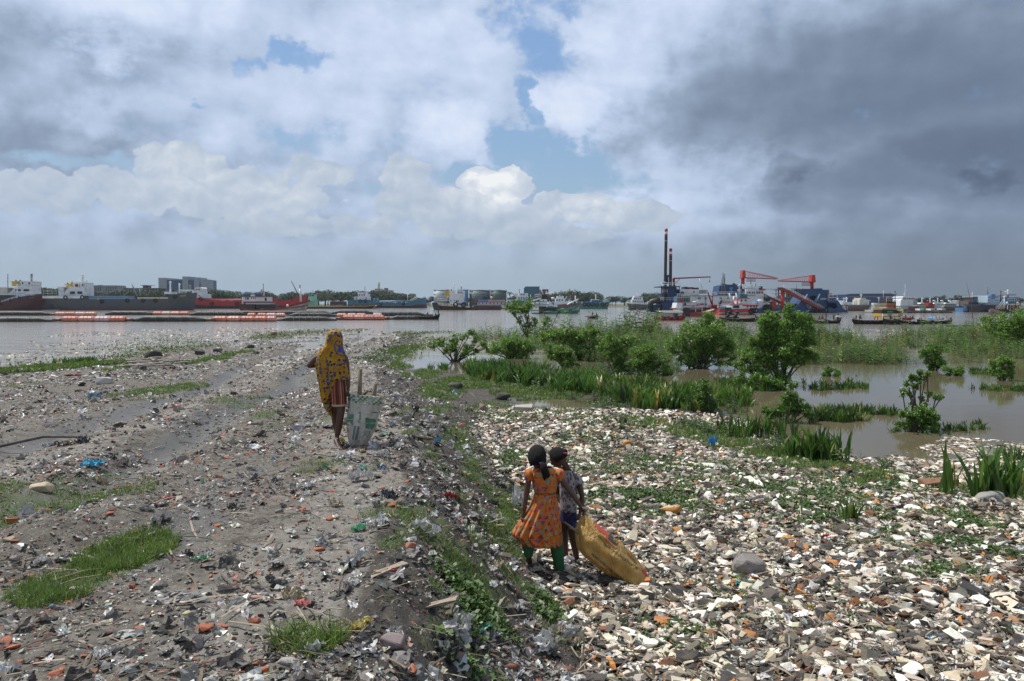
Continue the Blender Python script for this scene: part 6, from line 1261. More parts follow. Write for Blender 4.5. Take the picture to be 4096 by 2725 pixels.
def far_trees():
 rs = np.random.default_rng(41); protos = []
 for kind, h, w in (('round', 10, 9), ('round', 8, 8), ('wide', 11, 15), ('round', 12, 9), ('wide', 8, 12), ('palm', 10, 6.5), ('round', 7, 6), ('bare', 11, 14)):
  c, q = tree_proto(rs, h, w, kind); cr = np_mesh('crown', c[0], c[1], M_FOL if len(protos) % 2 else M_FOL2); COL.objects.unlink(cr); protos.append((cr.data, q, kind))
  bpy.data.objects.remove(cr)
 tm = []
 for me, q, k in protos:
  o = q.build('trunk', M_BARK); tm.append(o.data); bpy.data.objects.remove(o)
 kinds = {0: 'dark rounded tree', 1: 'small green tree', 2: 'broad green tree', 3: 'tall rounded tree', 4: 'low broad tree', 5: 'palm tree', 6: 'small bushy tree', 7: 'bare thin tree'}
 spots = []
 x = -60
 def prof(px):
  return np.interp(px, [0, 150, 180, 240, 330, 500, 640, 830, 950, 1180, 1250, 1480, 1650, 1740, 2000, 2160, 2300, 2420, 2500, 2560, 2680, 3000, 3300, 3450, 3640, 3760, 3850, 3960, 4100],
       [1168, 1170, 1148, 1160, 1172, 1165, 1168, 1160, 1165, 1178, 1170, 1170, 1185, 1190, 1188, 1180, 1172, 1188, 1186, 1180, 1186, 1190, 1192, 1198, 1190, 1192, 1194, 1190, 1192])
 while x < 4180:
  spots.append((x, float(prof(x)) + rs.normal() * 4, 645 + rs.random() * 40)); x += 17 + rs.random() * 17
 x = -80
 while x < 4180:
  spots.append((x, float(prof(x)) - 3 + rs.normal() * 4, 700 + rs.random() * 60)); x += 34 + rs.random() * 24
 for px, py, sp in ((921, 1160, 5), (950, 1161, 5), (990, 1163, 5), (1128, 1170, 5), (1300, 1163, 7), (2040, 1164, 5), (2250, 1163, 3), (2215, 1166, 3), (190, 1150, 0), (215, 1152, 3), (3880, 1190, 3), (3700, 1196, 0), (3220, 1176, 0)): spots.append((px, py, 640, sp))
 nm = {}
 for i, sp in enumerate(spots):
  px, py, D = sp[:3]; k = sp[3] if len(sp) > 3 else int(rs.choice([0, 1, 2, 3, 4, 6, 6], 1)[0])
  base = at(px, 1228, D); base.z = 1.0; top = at(px, py, D).z; h0 = (10, 8, 11, 12, 8, 10, 7, 11)[k]; sc = max((top - 1.0) / (h0 * .97), .35)
  bx = int(px // 512); zone = ('at the far left end', 'behind the grey cargo ship', 'behind the wooden trawler', 'left of the storage tanks', 'behind the green trawler', 'left of the dredger', 'behind the dredger', 'at the far right end')[min(max(bx, 0), 7)]
  t = thing('palm_tree' if k == 5 else 'tree', tuple(base), kinds[k] + ' on the far bank, ' + zone, 'tree', kinds[k] + 's ' + zone); t.rotation_euler.z = rs.random() * 6.28; t.scale = (sc * (1 if k == 5 else 1.25), sc * (1 if k == 5 else 1.25), sc)
  link('crown', protos[k][0], t); link('trunk', tm[k], t)
far_trees()
def buildings():
 C_CONC = paint('grey concrete', (.22, .23, .24), .9, amt=.2); C_BLUEG = paint('blue curtain wall', (.035, .085, .17), .3, amt=.1); C_BLOCK = paint('pale concrete fin', (.30, .33, .36), .8, amt=.1); C_BRICK = paint('bare brick and concrete', (.11, .085, .075), .9); C_BEIGE = paint('beige render', (.38, .36, .30), .9, amt=.3)
 C_TEALC = paint('teal cladding', (.03, .13, .18), .4, amt=.1); C_SHED = paint('navy shed cladding', (.018, .05, .12), .6, amt=.1); C_RROOF = paint('rusty red roof', (.20, .075, .05), .9)
 def B(name, Z, D, label, cx, cat='building'):
  s = Craft.__new__(Craft); s.Z = Z; s.D = D; s.beam = 20; s.k = Z[2] / FPX * D; s.wl = 480
  p = at(Z[0] + cx * Z[2], 1212, D); p.z = 1.0; s.root = thing(name, tuple(p), label, cat); s.o = s.root.location.copy(); return s
 def grid(s, part, x0, y0, x1, y1, nx, ny, m, parent, fx=.6, fy=.5, d=-.1):
  for j in range(ny):
   for i in range(nx):
    w = (x1 - x0) / nx; h = (y1 - y0) / ny; cx = x0 + w * (i + .5); cy = y0 + h * (j + .5); s.box(part, cx - w * fx / 2, cy - h * fy / 2, cx + w * fx / 2, cy + h * fy / 2, m, d, .05, parent)
 s = B('office_block', R1, 860, 'large blue glass office block with pale vertical towers on the far bank', 1910)
 b = s.boxes('wall', [(1665, 182, 2160, 470)], C_BLUEG, 0, 30); s.boxes('tower', [(1668, 162, 1746, 470), (1918, 148, 1972, 470), (2036, 158, 2095, 300), (2098, 178, 2160, 470)], C_BLOCK, -.6, 20); s.boxes('parapet', [(1746, 178, 1918, 184), (1800, 170, 1850, 182), (1972, 182, 2036, 188)], C_BLOCK, -.3, 30)
 grid(s, 'window', 1750, 190, 1912, 300, 6, 6, paint('darker blue glass', (.02, .05, .10), .2, amt=.05), b, .9, .35); grid(s, 'window', 1976, 195, 2096, 300, 4, 6, paint('darker blue glass', (.02, .05, .10)), b, .9, .35)
 s = B('apartment_block', R1, 820, 'hazy grey stepped apartment block left of the blue office block', 1060)
 b = s.boxes('wall', [(875, 252, 985, 470), (982, 240, 1064, 470), (1064, 268, 1104, 470), (1104, 241, 1220, 470), (1218, 262, 1250, 470)], C_CONC, 0, 20); s.boxes('roof_structure', [(928, 240, 952, 252), (1010, 236, 1040, 240)], C_CONC, 2, 8)
 grid(s, 'window', 880, 262, 980, 300, 5, 2, P_GLASS, b); grid(s, 'window', 988, 250, 1060, 300, 4, 3, P_GLASS, b); grid(s, 'window', 1108, 252, 1216, 300, 6, 3, P_GLASS, b)
 s = B('factory_building', R1, 720, 'long dark unfinished brick building right behind the grey ship hatches', 1480)
 b = s.boxes('wall', [(1296, 272, 1664, 470)], C_BRICK, 0, 16); s.boxes('roof_room', [(1480, 242, 1532, 272)], C_BRICK, 3, 10); s.boxes('roof', [(1474, 238, 1538, 243), (1290, 268, 1666, 273)], C_CONC, -.6, 17); grid(s, 'window', 1420, 284, 1650, 340, 10, 3, P_GLASS, b, .5, .55)
 s = B('apartment_block', R2, 800, 'beige flat roofed block with a twin antenna tower on the far bank', 1755)
 b = s.boxes('wall', [(1645, 308, 1870, 470), (1660, 290, 1870, 309), (1700, 275, 1760, 291)], C_BEIGE, 0, 18); s.boxes('dome', [(1792, 268, 1826, 291)], C_BRICK, 4, 9); grid(s, 'window', 1652, 314, 1865, 350, 9, 2, P_GLASS, b, .5, .5); s.tube('antenna', [[(1728, 276, 5), (1728, 200, 5)], [(1740, 276, 5), (1740, 200, 5)]], .5, P_PALE)
 for i, (x0, x1, y0, lab, m) in enumerate(((1230, 1380, 415, 'dark riverside shed behind the yellow railed barge', C_BRICK), (1925, 1965, 332, 'small grey block peeping over trees, left one', C_CONC), (2060, 2120, 335, 'pale low block peeping over trees near the tanker bow', C_BEIGE), (2230, 2270, 425, 'little white riverside hut left of the storage tanks', P_WHITE))):
  s = B('riverside_shed' if i in (0, 3) else 'small_block', R2, 650 if i in (0, 3) else 800, lab, (x0 + x1) / 2); b = s.boxes('wall', [(x0, y0, x1, 470)], m, 0, 10); s.poly('roof', [(x0 - 5, y0), (x0 + 8, y0 - 8), (x1 - 8, y0 - 8), (x1 + 5, y0)], C_CONC if i else C_RROOF, -.5, 11); grid(s, 'window', x0 + 4, y0 + 6, x1 - 4, y0 + 22, 3, 1, P_GLASS, b)
 tk = [(97, 252, 327, 'pale weathered storage tank at the left end of the tank row', paint('bleached tank steel', (.42, .47, .47), .6)), (385, 508, 326, 'blue storage tank behind the yellow funnel ship', paint('blue tank steel', (.10, .24, .42), .6)), (515, 762, 329, 'grey green storage tank, third in the row', paint('grey green tank steel', (.10, .14, .15), .6)), (768, 964, 331, 'dark green storage tank at the right end of the row', paint('dark green tank steel', (.035, .075, .06), .6))]
 for i, (x0, x1, yt, lab, m) in enumerate(tk):
  s = B('storage_tank', R3, 650, lab, (x0 + x1) / 2, 'storage tank'); r = (x1 - x0) / 2 * s.k; c = s.p((x0 + x1) / 2, 480, r); c.z = .8; zt = s.p(0, yt, 0).z; q = s.mb(); q.tube([c, Vector((c.x, c.y, zt))], r, 40); q.tube([Vector((c.x, c.y, zt)), Vector((c.x, c.y, zt + .7))], [r, r * .1], 40); s.fin(q, 'shell', m)
  q = s.mb()
  for f in (.28, .52, .76, 1.0): q.tube([Vector((c.x + math.cos(a) * (r + .1), c.y + math.sin(a) * (r + .1), c.z + (zt - c.z) * f)) for a in [2 * math.pi * j / 40 for j in range(41)]], .16, 4)
  for j in range(24): a = 2 * math.pi * j / 24; q.tube([Vector((c.x + math.cos(a) * r, c.y + math.sin(a) * r, zt)), Vector((c.x + math.cos(a) * r, c.y + math.sin(a) * r, zt + 1.0))], .07, 3)
  s.fin(q, 'ring_stiffener', P_STEEL)
 s = B('industrial_building', R11, 820, 'tall teal clad block standing over the far bank trees', 440); b = s.poly('wall', [(200, 700), (200, 155), (708, 155), (708, 700)], C_TEALC, 0, 22); s.poly('side_wall', [(145, 700), (145, 205), (198, 160), (198, 700)], C_TEALC, 0, 20); s.boxes('roof', [(190, 148, 724, 160)], C_CONC, -.5, 23)
 s = B('industrial_building', R11, 800, 'lower brown block beside the tall teal one', 890); s.boxes('wall', [(728, 258, 1045, 700)], C_BRICK, 0, 18); s.boxes('roof', [(720, 250, 1055, 260)], C_CONC, -.5, 19)
 s = B('village_houses', R3, 700, 'row of rusty red roofed houses behind the green trawler bow', 1860); s.boxes('wall', [(1805, 440, 1925, 480)], C_BEIGE, 0, 10); s.poly('roof', [(1800, 446), (1815, 414), (1895, 412), (1935, 446)], C_RROOF, -.6, 11)
 s = B('construction_site', R9, 640, 'grey concrete frame building under construction behind the boom of the dredger', 1300)
 q = s.mb()
 for x in range(700, 2000, 62): q.box(s.p(x, 1000, 0), s.p(x + 12, 610 if x < 1900 else 690, 3))
 for y in (610, 690, 775, 860): q.box(s.p(690, y + 12, .2), s.p(1900, y, 14))
 s.fin(q, 'frame', C_CONC); b = s.boxes('wall', [(1050, 622, 1330, 900), (1880, 690, 1995, 1000), (690, 780, 860, 900)], C_CONC, 3, 14); grid(s, 'window', 1060, 640, 1320, 760, 6, 2, P_GLASS, b, .6, .6, 2.9)
 s = B('warehouse', R10, 620, 'long navy blue warehouse with a grey strip, behind the grey cargo ship', 700); b = s.poly('wall', [(22, 820), (22, 410), (1180, 400), (1180, 820)], C_SHED, 0, 40); s.poly('gable', [(1180, 820), (1180, 385), (1290, 380), (1410, 405), (1418, 820)], C_SHED, 0, 38); s.poly('roof', [(18, 412), (150, 385), (1290, 376), (1185, 402)], paint('navy roof sheet', (.03, .06, .12)), -.4, 40); s.boxes('daylight_strip', [(30, 442, 1140, 486)], paint('grey wall strip', (.12, .13, .15)), -.1, 0)
 s = B('riverside_house', R6, 640, 'small white house on the far bank between two dark piles', 1235); b = s.boxes('wall', [(1180, 455, 1292, 560)], P_WHITE, 0, 8); s.poly('roof', [(1172, 456), (1235, 438), (1298, 456)], C_CONC, -.4, 8.6); grid(s, 'window', 1190, 466, 1285, 510, 3, 1, P_GLASS, b)
 for x, y0, D, lab in ((1172, 350, 760, 'thin latticed chimney over the far trees at the right'), (1257, 385, 520, 'left of two dark mooring piles near the right edge'), (1338, 385, 520, 'right of two dark mooring piles near the right edge')):
  a = at(3550 + x * .23165, 1228, D); a.z = -1; t = at(3550 + x * .23165, 1100 + y0 * .23165, D); q = MB(a); q.tube([a, Vector((a.x, a.y, t.z))], .9 if D < 600 else .8, 10); q.tube([Vector((a.x, a.y, t.z - 1.2)), Vector((a.x, a.y, t.z))], 1.15, 10); tag(q.build('mooring_pile' if D < 600 else 'chimney', P_NAVY), lab, 'pile' if D < 600 else 'chimney')
buildings()
# == shrubs, weeds and water plants
M_LEAF = mat('shrub leaves', rough=.42, var=.25, scale=2, attr=True, trans=.42)
PAL_LEAF = [(.12, .235, .035), (.175, .31, .05), (.24, .38, .075), (.07, .15, .03), (.32, .34, .08)]
def shrub(name, base, blobs, n, size, label, cols=(5, 5, 3, 3, .25), stems=None, squash=1.0, depth=1.0, shell=.35, cat='shrub'):
 rs = np.random.default_rng(int(base[0] * 7 + base[1])); b = onz(base[0], base[1], 0.0); D = b.y; t = thing(name, tuple(b), label, cat)
 C = []; Rr = []
 for cx, cy, r in blobs:
  rm = r / FPX * D; c = at(cx, cy, D) - b; c.y += rs.normal() * rm * .45 * depth; C.append(c); Rr.append(rm)
 q = MB((0, 0, 0))
 for c, r in zip(C, Rr):
  st = Vector((rs.normal() * .08, rs.normal() * .08, -.15)); mid = st.lerp(Vector(c), .5) + Vector((rs.normal() * .08, 0, .05)); w = .012 + .006 * D / 20
  q.tube([st, mid, Vector(c)], [w * 1.7, w * 1.2, w * .6], 5)
  for k in range(3):
   e = Vector(c) + Vector(rs.normal(size=3)) * r * .55; q.tube([mid.lerp(Vector(c), .5 + .15 * k), e], [w * .6, w * .3], 3)
 q.build('stem', M_BARK, t)
 cl = []; cr = []
 for c, r in zip(C, Rr):
  m = max(int(16 * (r / .5) ** 1.3), 11)
  for _ in range(m):
   d = rs.normal(size=3); d /= np.linalg.norm(d); u = (shell + (1 - shell) * rs.random()) * (1.05 if rs.random() < .85 else 1.35); cl.append(np.array(c) + d * r * u * np.array([1, 1, squash])); cr.append(r * (.35 + .45 * rs.random()))
 V, F = leaf_cloud(rs, cl, cr, int(n * 1.9), size * .68, .8, .5, .0); keep = V[:, 2].reshape(-1, 4).min(1) > -.02; F2 = F[keep]; ix = F2.ravel(); V = V[ix]; F2 = np.arange(len(ix)).reshape(-1, 4)
 np_mesh('foliage', V, F2, M_LEAF, t, np.repeat(pick(PAL_LEAF, cols, len(F2), rs, .18), 4, 0))
 return t
def shrubs():
 Zs = lambda pts, ox, oy, k: [(ox + x * k, oy + y * k, r * k) for x, y, r in pts]
 A = (1600, 1180, .50912); Bz = (2700, 1180, .59228)
 shrub('thin_tree', (2129, 1372), Zs([(860, 90, 42), (915, 80, 45), (960, 110, 45), (1005, 75, 42), (985, 130, 30), (900, 150, 26), (945, 200, 32), (985, 240, 36), (1010, 290, 36), (1045, 235, 30), (1060, 200, 26), (1170, 185, 26), (1140, 215, 20), (985, 300, 22), (1000, 180, 24)], *A), 3000, .10, 'slender young tree leaning over the green boat, open crown', shell=.2, cat='tree')
 shrub('shrub', (1815, 1447), Zs([(270, 390, 42), (330, 370, 45), (390, 400, 45), (440, 360, 50), (500, 340, 42), (560, 300, 42), (540, 410, 50), (590, 360, 40), (430, 440, 40), (500, 470, 40), (660, 380, 38), (680, 420, 34), (600, 440, 32), (350, 440, 30)], *A), 3000, .075, 'sparse open shrub standing in the pond left of the round dark bush', shell=.1)
 shrub('shrub', (2050, 1434), Zs([(760, 420, 66), (830, 390, 70), (900, 380, 76), (970, 390, 72), (1030, 420, 52), (700, 450, 44), (860, 450, 70), (950, 450, 70)], *A), 9000, .06, 'dense round bright green bush below the slender tree', (4, 6, 4, 2, 0), squash=.75)
 shrub('shrub', (2255, 1470), Zs([(1190, 440, 50), (1250, 430, 50), (1310, 450, 50), (1340, 500, 46), (1260, 490, 50), (1290, 540, 40), (1360, 545, 32), (1180, 480, 32)], *A), 5200, .06, 'low spreading bush at the pond edge in mid view', squash=.8)
 shrub('shrub', (2360, 1440), Zs([(1420, 370, 60), (1490, 330, 55), (1530, 280, 40), (1370, 400, 50), (1540, 400, 50), (1480, 440, 40), (1390, 320, 40), (1290, 330, 60), (1200, 320, 50), (1130, 330, 50), (1340, 290, 40)], *A), 9000, .075, 'long bank of mixed green bushes behind the pond', (4, 5, 4, 3, .8))
 shrub('shrub', (2470, 1492), Zs([(1630, 420, 60), (1690, 380, 66), (1750, 400, 66), (1800, 350, 46), (1680, 470, 60), (1740, 500, 56), (1720, 560, 44), (1780, 580, 36), (1640, 330, 40), (1620, 480, 36)], *A), 8500, .06, 'upright leafy bush, left of the pair at the pond', squash=1)
 shrub('shrub', (2575, 1500), Zs([(1880, 450, 56), (1940, 440, 60), (1900, 520, 70), (1960, 530, 66), (1850, 560, 48), (2000, 580, 52), (2080, 600, 50), (1920, 600, 56), (2120, 620, 30), (1990, 480, 40), (2080, 520, 40)], *A), 10000, .055, 'fuller bush, right of the pair at the pond', squash=1)
 shrub('shrub', (2795, 1472), Zs([(40, 340, 70), (90, 260, 62), (140, 200, 60), (200, 170, 50), (230, 140, 34), (260, 190, 56), (310, 200, 44), (170, 280, 90), (250, 280, 86), (320, 290, 66), (60, 420, 70), (150, 390, 88), (240, 380, 88), (330, 370, 66), (380, 330, 44), (370, 440, 46), (10, 300, 40), (-40, 350, 50), (100, 470, 44), (200, 460, 46), (300, 450, 46)], *Bz), 20000, .065, 'large rounded leafy bush left of centre of the two biggest', squash=1)
 shrub('shrub', (3125, 1545), Zs([(760, 110, 40), (780, 80, 24), (700, 160, 56), (640, 150, 40), (600, 190, 50), (800, 170, 66), (870, 150, 50), (900, 210, 50), (680, 240, 80), (780, 260, 90), (880, 280, 70), (600, 260, 50), (560, 320, 50), (520, 300, 34), (660, 330, 80), (760, 350, 84), (860, 350, 76), (910, 410, 46), (560, 400, 60), (480, 420, 56), (640, 420, 76), (740, 440, 76), (820, 440, 60), (450, 500, 46), (530, 490, 50), (640, 500, 60), (700, 540, 50), (600, 540, 34), (690, 600, 40), (740, 570, 34), (420, 460, 30)], *Bz), 26000, .06, 'largest leafy bush, standing in front of the blue dredger', (5, 6, 4, 3, .3), squash=1)
 shrub('shrub', (3135, 1560), Zs([(440, 570, 40), (520, 575, 46), (590, 590, 46), (660, 620, 50), (720, 620, 46), (640, 580, 36), (800, 600, 36)], *Bz), 4200, .05, 'low dark bush at the foot of the largest one', (5, 3, 1, 5, 0))
 shrub('shrub', (3725, 1482), Zs([(1690, 400, 40), (1740, 380, 50), (1790, 400, 44), (1740, 440, 50), (1710, 470, 36), (1780, 470, 34), (1750, 350, 28)], *Bz), 4200, .06, 'upright dark bush standing in the pond at the right', (5, 4, 2, 4, .2))
 shrub('shrub', (3822, 1502), Zs([(1850, 510, 34), (1900, 500, 36), (1940, 525, 30), (1880, 535, 30)], *Bz), 2200, .05, 'low round bush in the pond at the right')
 shrub('shrub', (4020, 1522), Zs([(2170, 470, 36), (2220, 460, 44), (2270, 490, 40), (2210, 520, 44), (2160, 530, 34), (2280, 540, 30)], *Bz), 4200, .05, 'leafy bush in the pond by the right edge')
 shrub('shrub', (3320, 1505), Zs([(1010, 525, 28), (1050, 520, 34), (1090, 535, 26)], *Bz), 1500, .05, 'small floating clump of leaves in the pond right of the largest bush')
 shrub('sapling', (3662, 1712), Zs([(1650, 520, 30), (1700, 525, 22), (1600, 550, 30), (1640, 570, 34), (1570, 600, 26), (1620, 620, 32), (1540, 660, 26), (1590, 670, 26), (1690, 560, 22), (1720, 670, 24), (1760, 690, 22), (1800, 690, 22), (1660, 700, 20), (1620, 740, 24), (1690, 740, 26)], *Bz), 1500, .05, 'thin leafy sapling standing in the pond at the right', shell=.1, cat='tree')
 shrub('shrub', (3660, 1725), Zs([(1560, 800, 40), (1600, 830, 44), (1650, 790, 46), (1700, 820, 50), (1760, 850, 40), (1640, 870, 44), (1700, 880, 46), (1740, 790, 34), (1760, 900, 30), (1540, 880, 34)], *Bz), 6500, .04, 'bushy growth at the foot of the thin sapling', (5, 4, 2, 4, 0))
 shrub('shrub', (3150, 1690), Zs([(760, 700, 44), (820, 720, 44), (740, 750, 46), (800, 770, 50), (700, 790, 40), (650, 800, 36), (860, 770, 40), (620, 780, 30), (900, 800, 34), (790, 660, 26)], *Bz), 6500, .04, 'dark low bush between the sword leaved plants and the pond', (5, 2, 1, 6, 0))
 shrub('shrub', (2830, 1660), Zs([(200, 640, 44), (220, 700, 46), (170, 700, 40), (250, 740, 40), (190, 760, 40), (210, 590, 26)], *Bz), 4200, .04, 'dark twiggy bush at the right end of the sword leaved belt', (4, 2, 1, 7, 0))
 shrub('shrub', (4090, 1400), Zs([(2250, 180, 60), (2320, 160, 60), (2150, 190, 50), (2300, 260, 80), (2200, 250, 60), (2380, 200, 80), (2400, 300, 80), (2340, 340, 60), (2100, 220, 40)], *Bz), 12000, .085, 'bank of bright green bushes at the right edge', (3, 6, 5, 2, .4))
 shrub('potted_like_sapling', (2955, 2105), [(2925, 2020, 26), (2985, 2010, 30), (3010, 2040, 24), (2960, 2060, 22)], 60, .09, 'big leaved taro plant growing from the rubble', (2, 5, 3, 1, 0), cat='plant')['category'] = 'plant'
 bpy.data.objects['potted_like_sapling'].name = 'taro_plant'
shrubs()
def weeds():
 rs = np.random.default_rng(55)
 def stem_proto():
  V = []; F = []; h = 1.0; lean = rs.normal(size=2) * .12; f = lambda t: np.array([lean[0] * t * t, lean[1] * t * t, t * h]); n = 12 + int(rs.random() * 8)
  for i in range(3):
   a, b = f(i / 3), f((i + 1) / 3); w = .008; k = len(V); V += [a - [w, 0, 0], a + [w, 0, 0], b + [w * .8, 0, 0], b - [w * .8, 0, 0]]; F.append((k, k + 1, k + 2, k + 3))
  for i in range(n):
   t = .12 + .88 * (i + rs.random() * .5) / n; p = f(min(t, 1)); an = i * 2.4 + rs.random() * .6; L = .21 * (1.15 - .5 * t) * (.7 + .6 * rs.random()); d = np.array([math.cos(an), math.sin(an), .35]); s = np.array([-math.sin(an), math.cos(an), 0]) * L * .24
   k = len(V); m = p + d * L * .5; e = p + d * L + np.array([0, 0, -.25 * L]); V += [p, m - s, e, m + s]; F.append((k, k + 1, k + 2, k + 3))
  return np.array(V), np.array(F)
 pr = [stem_proto() for _ in range(9)]
 X = []; Y = []; H = []
 def band(poly, n, h, dens=(.40, .56)):
  A = np.array([tuple(onz(*p))[:2] for p in poly]); lo, hi = A.min(0), A.max(0); x = lo[0] + rs.random(n * 5) * (hi[0] - lo[0]); y = lo[1] + rs.random(n * 5) * (hi[1] - lo[1]); ins = np.zeros(len(x), bool)
  for i in range(len(A)):
   ax, ay = A[i]; bx, by = A[(i + 1) % len(A)]
   if ay != by: ins ^= ((ay > y) != (by > y)) & (x < ax + (y - ay) * (bx - ax) / (by - ay))
  ins &= rs.random(len(x)) < sstep(*dens, fbm(x * .45, y * .3, 3, 95)); x = x[ins][:n]; y = y[ins][:n]; X.append(x); Y.append(y); H.append(h * (.3 + 1.0 * rs.random(len(x)) ** 1.7) * (.6 + .8 * fbm(x * .35, y * .35, 2, 98)))
 band([(1880, 1352), (2120, 1350), (2130, 1366), (1900, 1368)], 260, 1.35); band([(1760, 1385), (2100, 1372), (2140, 1400), (1980, 1420), (1780, 1420)], 350, .5)
 band([(2140, 1352), (2700, 1345), (2700, 1400), (2500, 1425), (2200, 1420), (2110, 1400)], 2600, 1.05, (.38, .52)); band([(2150, 1352), (2640, 1345), (2640, 1365), (2150, 1370)], 420, 2.1)
 band([(2230, 1420), (2700, 1400), (2680, 1440), (2400, 1450), (2250, 1440)], 1800, .7, (.3, .45))
 band([(2850, 1360), (3300, 1378), (3700, 1382), (4200, 1365), (4600, 1370), (4600, 1440), (4096, 1450), (3700, 1455), (3300, 1462), (2900, 1450)], 6200, .85, (.40, .54)); band([(3620, 1345), (4096, 1322), (4600, 1320), (4600, 1370), (4000, 1380), (3650, 1372)], 2400, 1.25)
 band([(2900, 1352), (3300, 1362), (3300, 1375), (2900, 1372)], 500, 1.5); band([(3300, 1372), (3900, 1368), (3900, 1380), (3300, 1384)], 450, 1.3)
 x = np.concatenate(X); y = np.concatenate(Y); h = np.concatenate(H)
 scatter('tall_weeds', pr, np.stack([x, y, np.full(len(x), -.03)], 1), h[:, None] * np.array([1.2, 1.2, 1.0]), .13, pick([(.09, .175, .035), (.145, .24, .055), (.06, .115, .03), (.17, .18, .07), (.12, .095, .06), (.32, .26, .05)], [6, 4, 4, 2, 2, .4], len(x), rs, .2), M_LEAF, rs, 'belt of tall leafy weeds standing in the water beyond the pond')
 X = []; Y = []; H = []
 band([(1880, 1470), (2350, 1500), (2800, 1560), (3000, 1600), (3000, 1660), (2500, 1665), (2300, 1610), (2000, 1560), (1850, 1520)], 1700, .34, (.3, .5)); band([(2250, 1435), (2700, 1440), (2720, 1500), (2450, 1500), (2260, 1480)], 500, .5, (.42, .56)); band([(2650, 1700), (3100, 1760), (3350, 1880), (3600, 1930), (3550, 1960), (3200, 1900), (2900, 1800)], 900, .3, (.3, .5))
 x = np.concatenate(X); y = np.concatenate(Y); h = np.concatenate(H)
 scatter('low_weeds', pr, np.stack([x, y, np.maximum(hgt(x, y), -.03)], 1), h[:, None] * np.array([1.5, 1.5, 1.0]), .3, pick([(.06, .12, .03), (.10, .17, .045), (.045, .08, .025), (.16, .17, .07), (.14, .11, .07)], [5, 4, 4, 1.5, 1.5], len(x), rs, .2), M_LEAF, rs, 'low tangled weeds along the pond bank between the sword leaved plants')
 def blade_clump(m=9, seg=4):
  V = []; F = []
  for j in range(m):
   an = rs.random() * 6.28; o = np.array([rs.normal() * .10, rs.normal() * .10, 0]); L = .42 + .62 * rs.random(); out = .08 + .5 * rs.random() ** 1.5; d = np.array([math.cos(an), math.sin(an), 0]); fa = rs.random() * 6.28; sd = np.array([math.cos(fa), math.sin(fa), 0]); wm = .028 + .022 * rs.random()
   for i in range(seg + 1):
    t = i / seg; w = wm * (.35 + 1.5 * t * (1 - t) * 1.6) * (1 if i < seg else .08); p = o + d * out * t ** 1.8 * L + np.array([0, 0, L * (t - .12 * t ** 3)]); V += [p - sd * w, p + sd * w]
    if i: k = len(V); F.append((k - 4, k - 3, k - 1, k - 2))
  return np.array(V), np.array(F)
 pb = [blade_clump() for _ in range(8)]
 PALB = [(.06, .135, .02), (.10, .19, .03), (.04, .08, .018), (.24, .27, .07), (.32, .24, .05)]
 def belt(poly, n, h, label, w=(5, 4, 3, .7, .12), thr=(.40, .60), tint=1.0):
  A = np.array([tuple(onz(*p))[:2] for p in poly]); lo, hi = A.min(0), A.max(0); x = lo[0] + rs.random(n * 6) * (hi[0] - lo[0]); y = lo[1] + rs.random(n * 6) * (hi[1] - lo[1]); ins = np.zeros(len(x), bool)
  for i in range(len(A)):
   ax, ay = A[i]; bx, by = A[(i + 1) % len(A)]
   if ay != by: ins ^= ((ay > y) != (by > y)) & (x < ax + (y - ay) * (bx - ax) / (by - ay))
  ins &= rs.random(len(x)) < sstep(*thr, fbm(x * .9, y * .9, 3, 96)); x = x[ins][:n]; y = y[ins][:n]; m = len(x)
  scatter('sword_leaf_plants', pb, np.stack([x, y, np.clip(hgt(x, y), -.08, .2)], 1), h * (.5 + .7 * rs.random(m)) * (.7 + .6 * fbm(x * 1.5, y * 1.5, 2, 97)), .16, pick(PALB, w, m, rs, .18) * tint, M_LEAF, rs, label)
 belt([(1860, 1478), (2060, 1474), (2350, 1522), (2620, 1580), (2620, 1630), (2350, 1590), (2100, 1560), (1880, 1520)], 900, .80, 'long belt of upright sword leaved plants along the pond bank')
 belt([(2370, 1545), (2800, 1565), (2990, 1590), (3010, 1635), (2800, 1660), (2560, 1650), (2400, 1600)], 900, .74, 'right half of the sword leaved belt with yellowing leaves', (4, 4, 2, 2, .5))
 belt([(2860, 1515), (3200, 1530), (3470, 1545), (3470, 1558), (3150, 1570), (2880, 1560)], 420, .42, 'low row of sword leaves out in the pond'); belt([(3240, 1640), (3640, 1628), (3650, 1668), (3400, 1690), (3240, 1690)], 260, .42, 'grey green sword leaves in the pond beside the sapling', (2, 2, 5, 1, 0), tint=.9)
 belt([(3560, 1708), (3900, 1690), (3960, 1720), (3800, 1745), (3560, 1740)], 110, .28, 'bent sparse sword leaves in shallow water', (2, 2, 5, 1, 0)); belt([(3770, 1540), (4096, 1552), (4400, 1560), (4400, 1590), (4000, 1575), (3820, 1560)], 330, .34, 'low row of sword leaves by the right edge of the pond')
 belt([(1690, 1468), (1790, 1468), (1790, 1485), (1690, 1486)], 36, .42, 'little tuft of sword leaves alone in the left arm of the pond'); belt([(3880, 1480), (4300, 1490), (4300, 1502), (3880, 1498)], 160, .3, 'thin far row of sword leaves at the right', (3, 3, 4, .5, 0))
 belt([(210, 1458), (380, 1455), (385, 1476), (210, 1480)], 90, .5, 'sword leaves at the left shore by the hyacinth', (5, 5, 2, .2, 0)); belt([(3340, 1500), (3440, 1502), (3430, 1512), (3340, 1510)], 26, .25, 'few small leaf tips in open pond water')
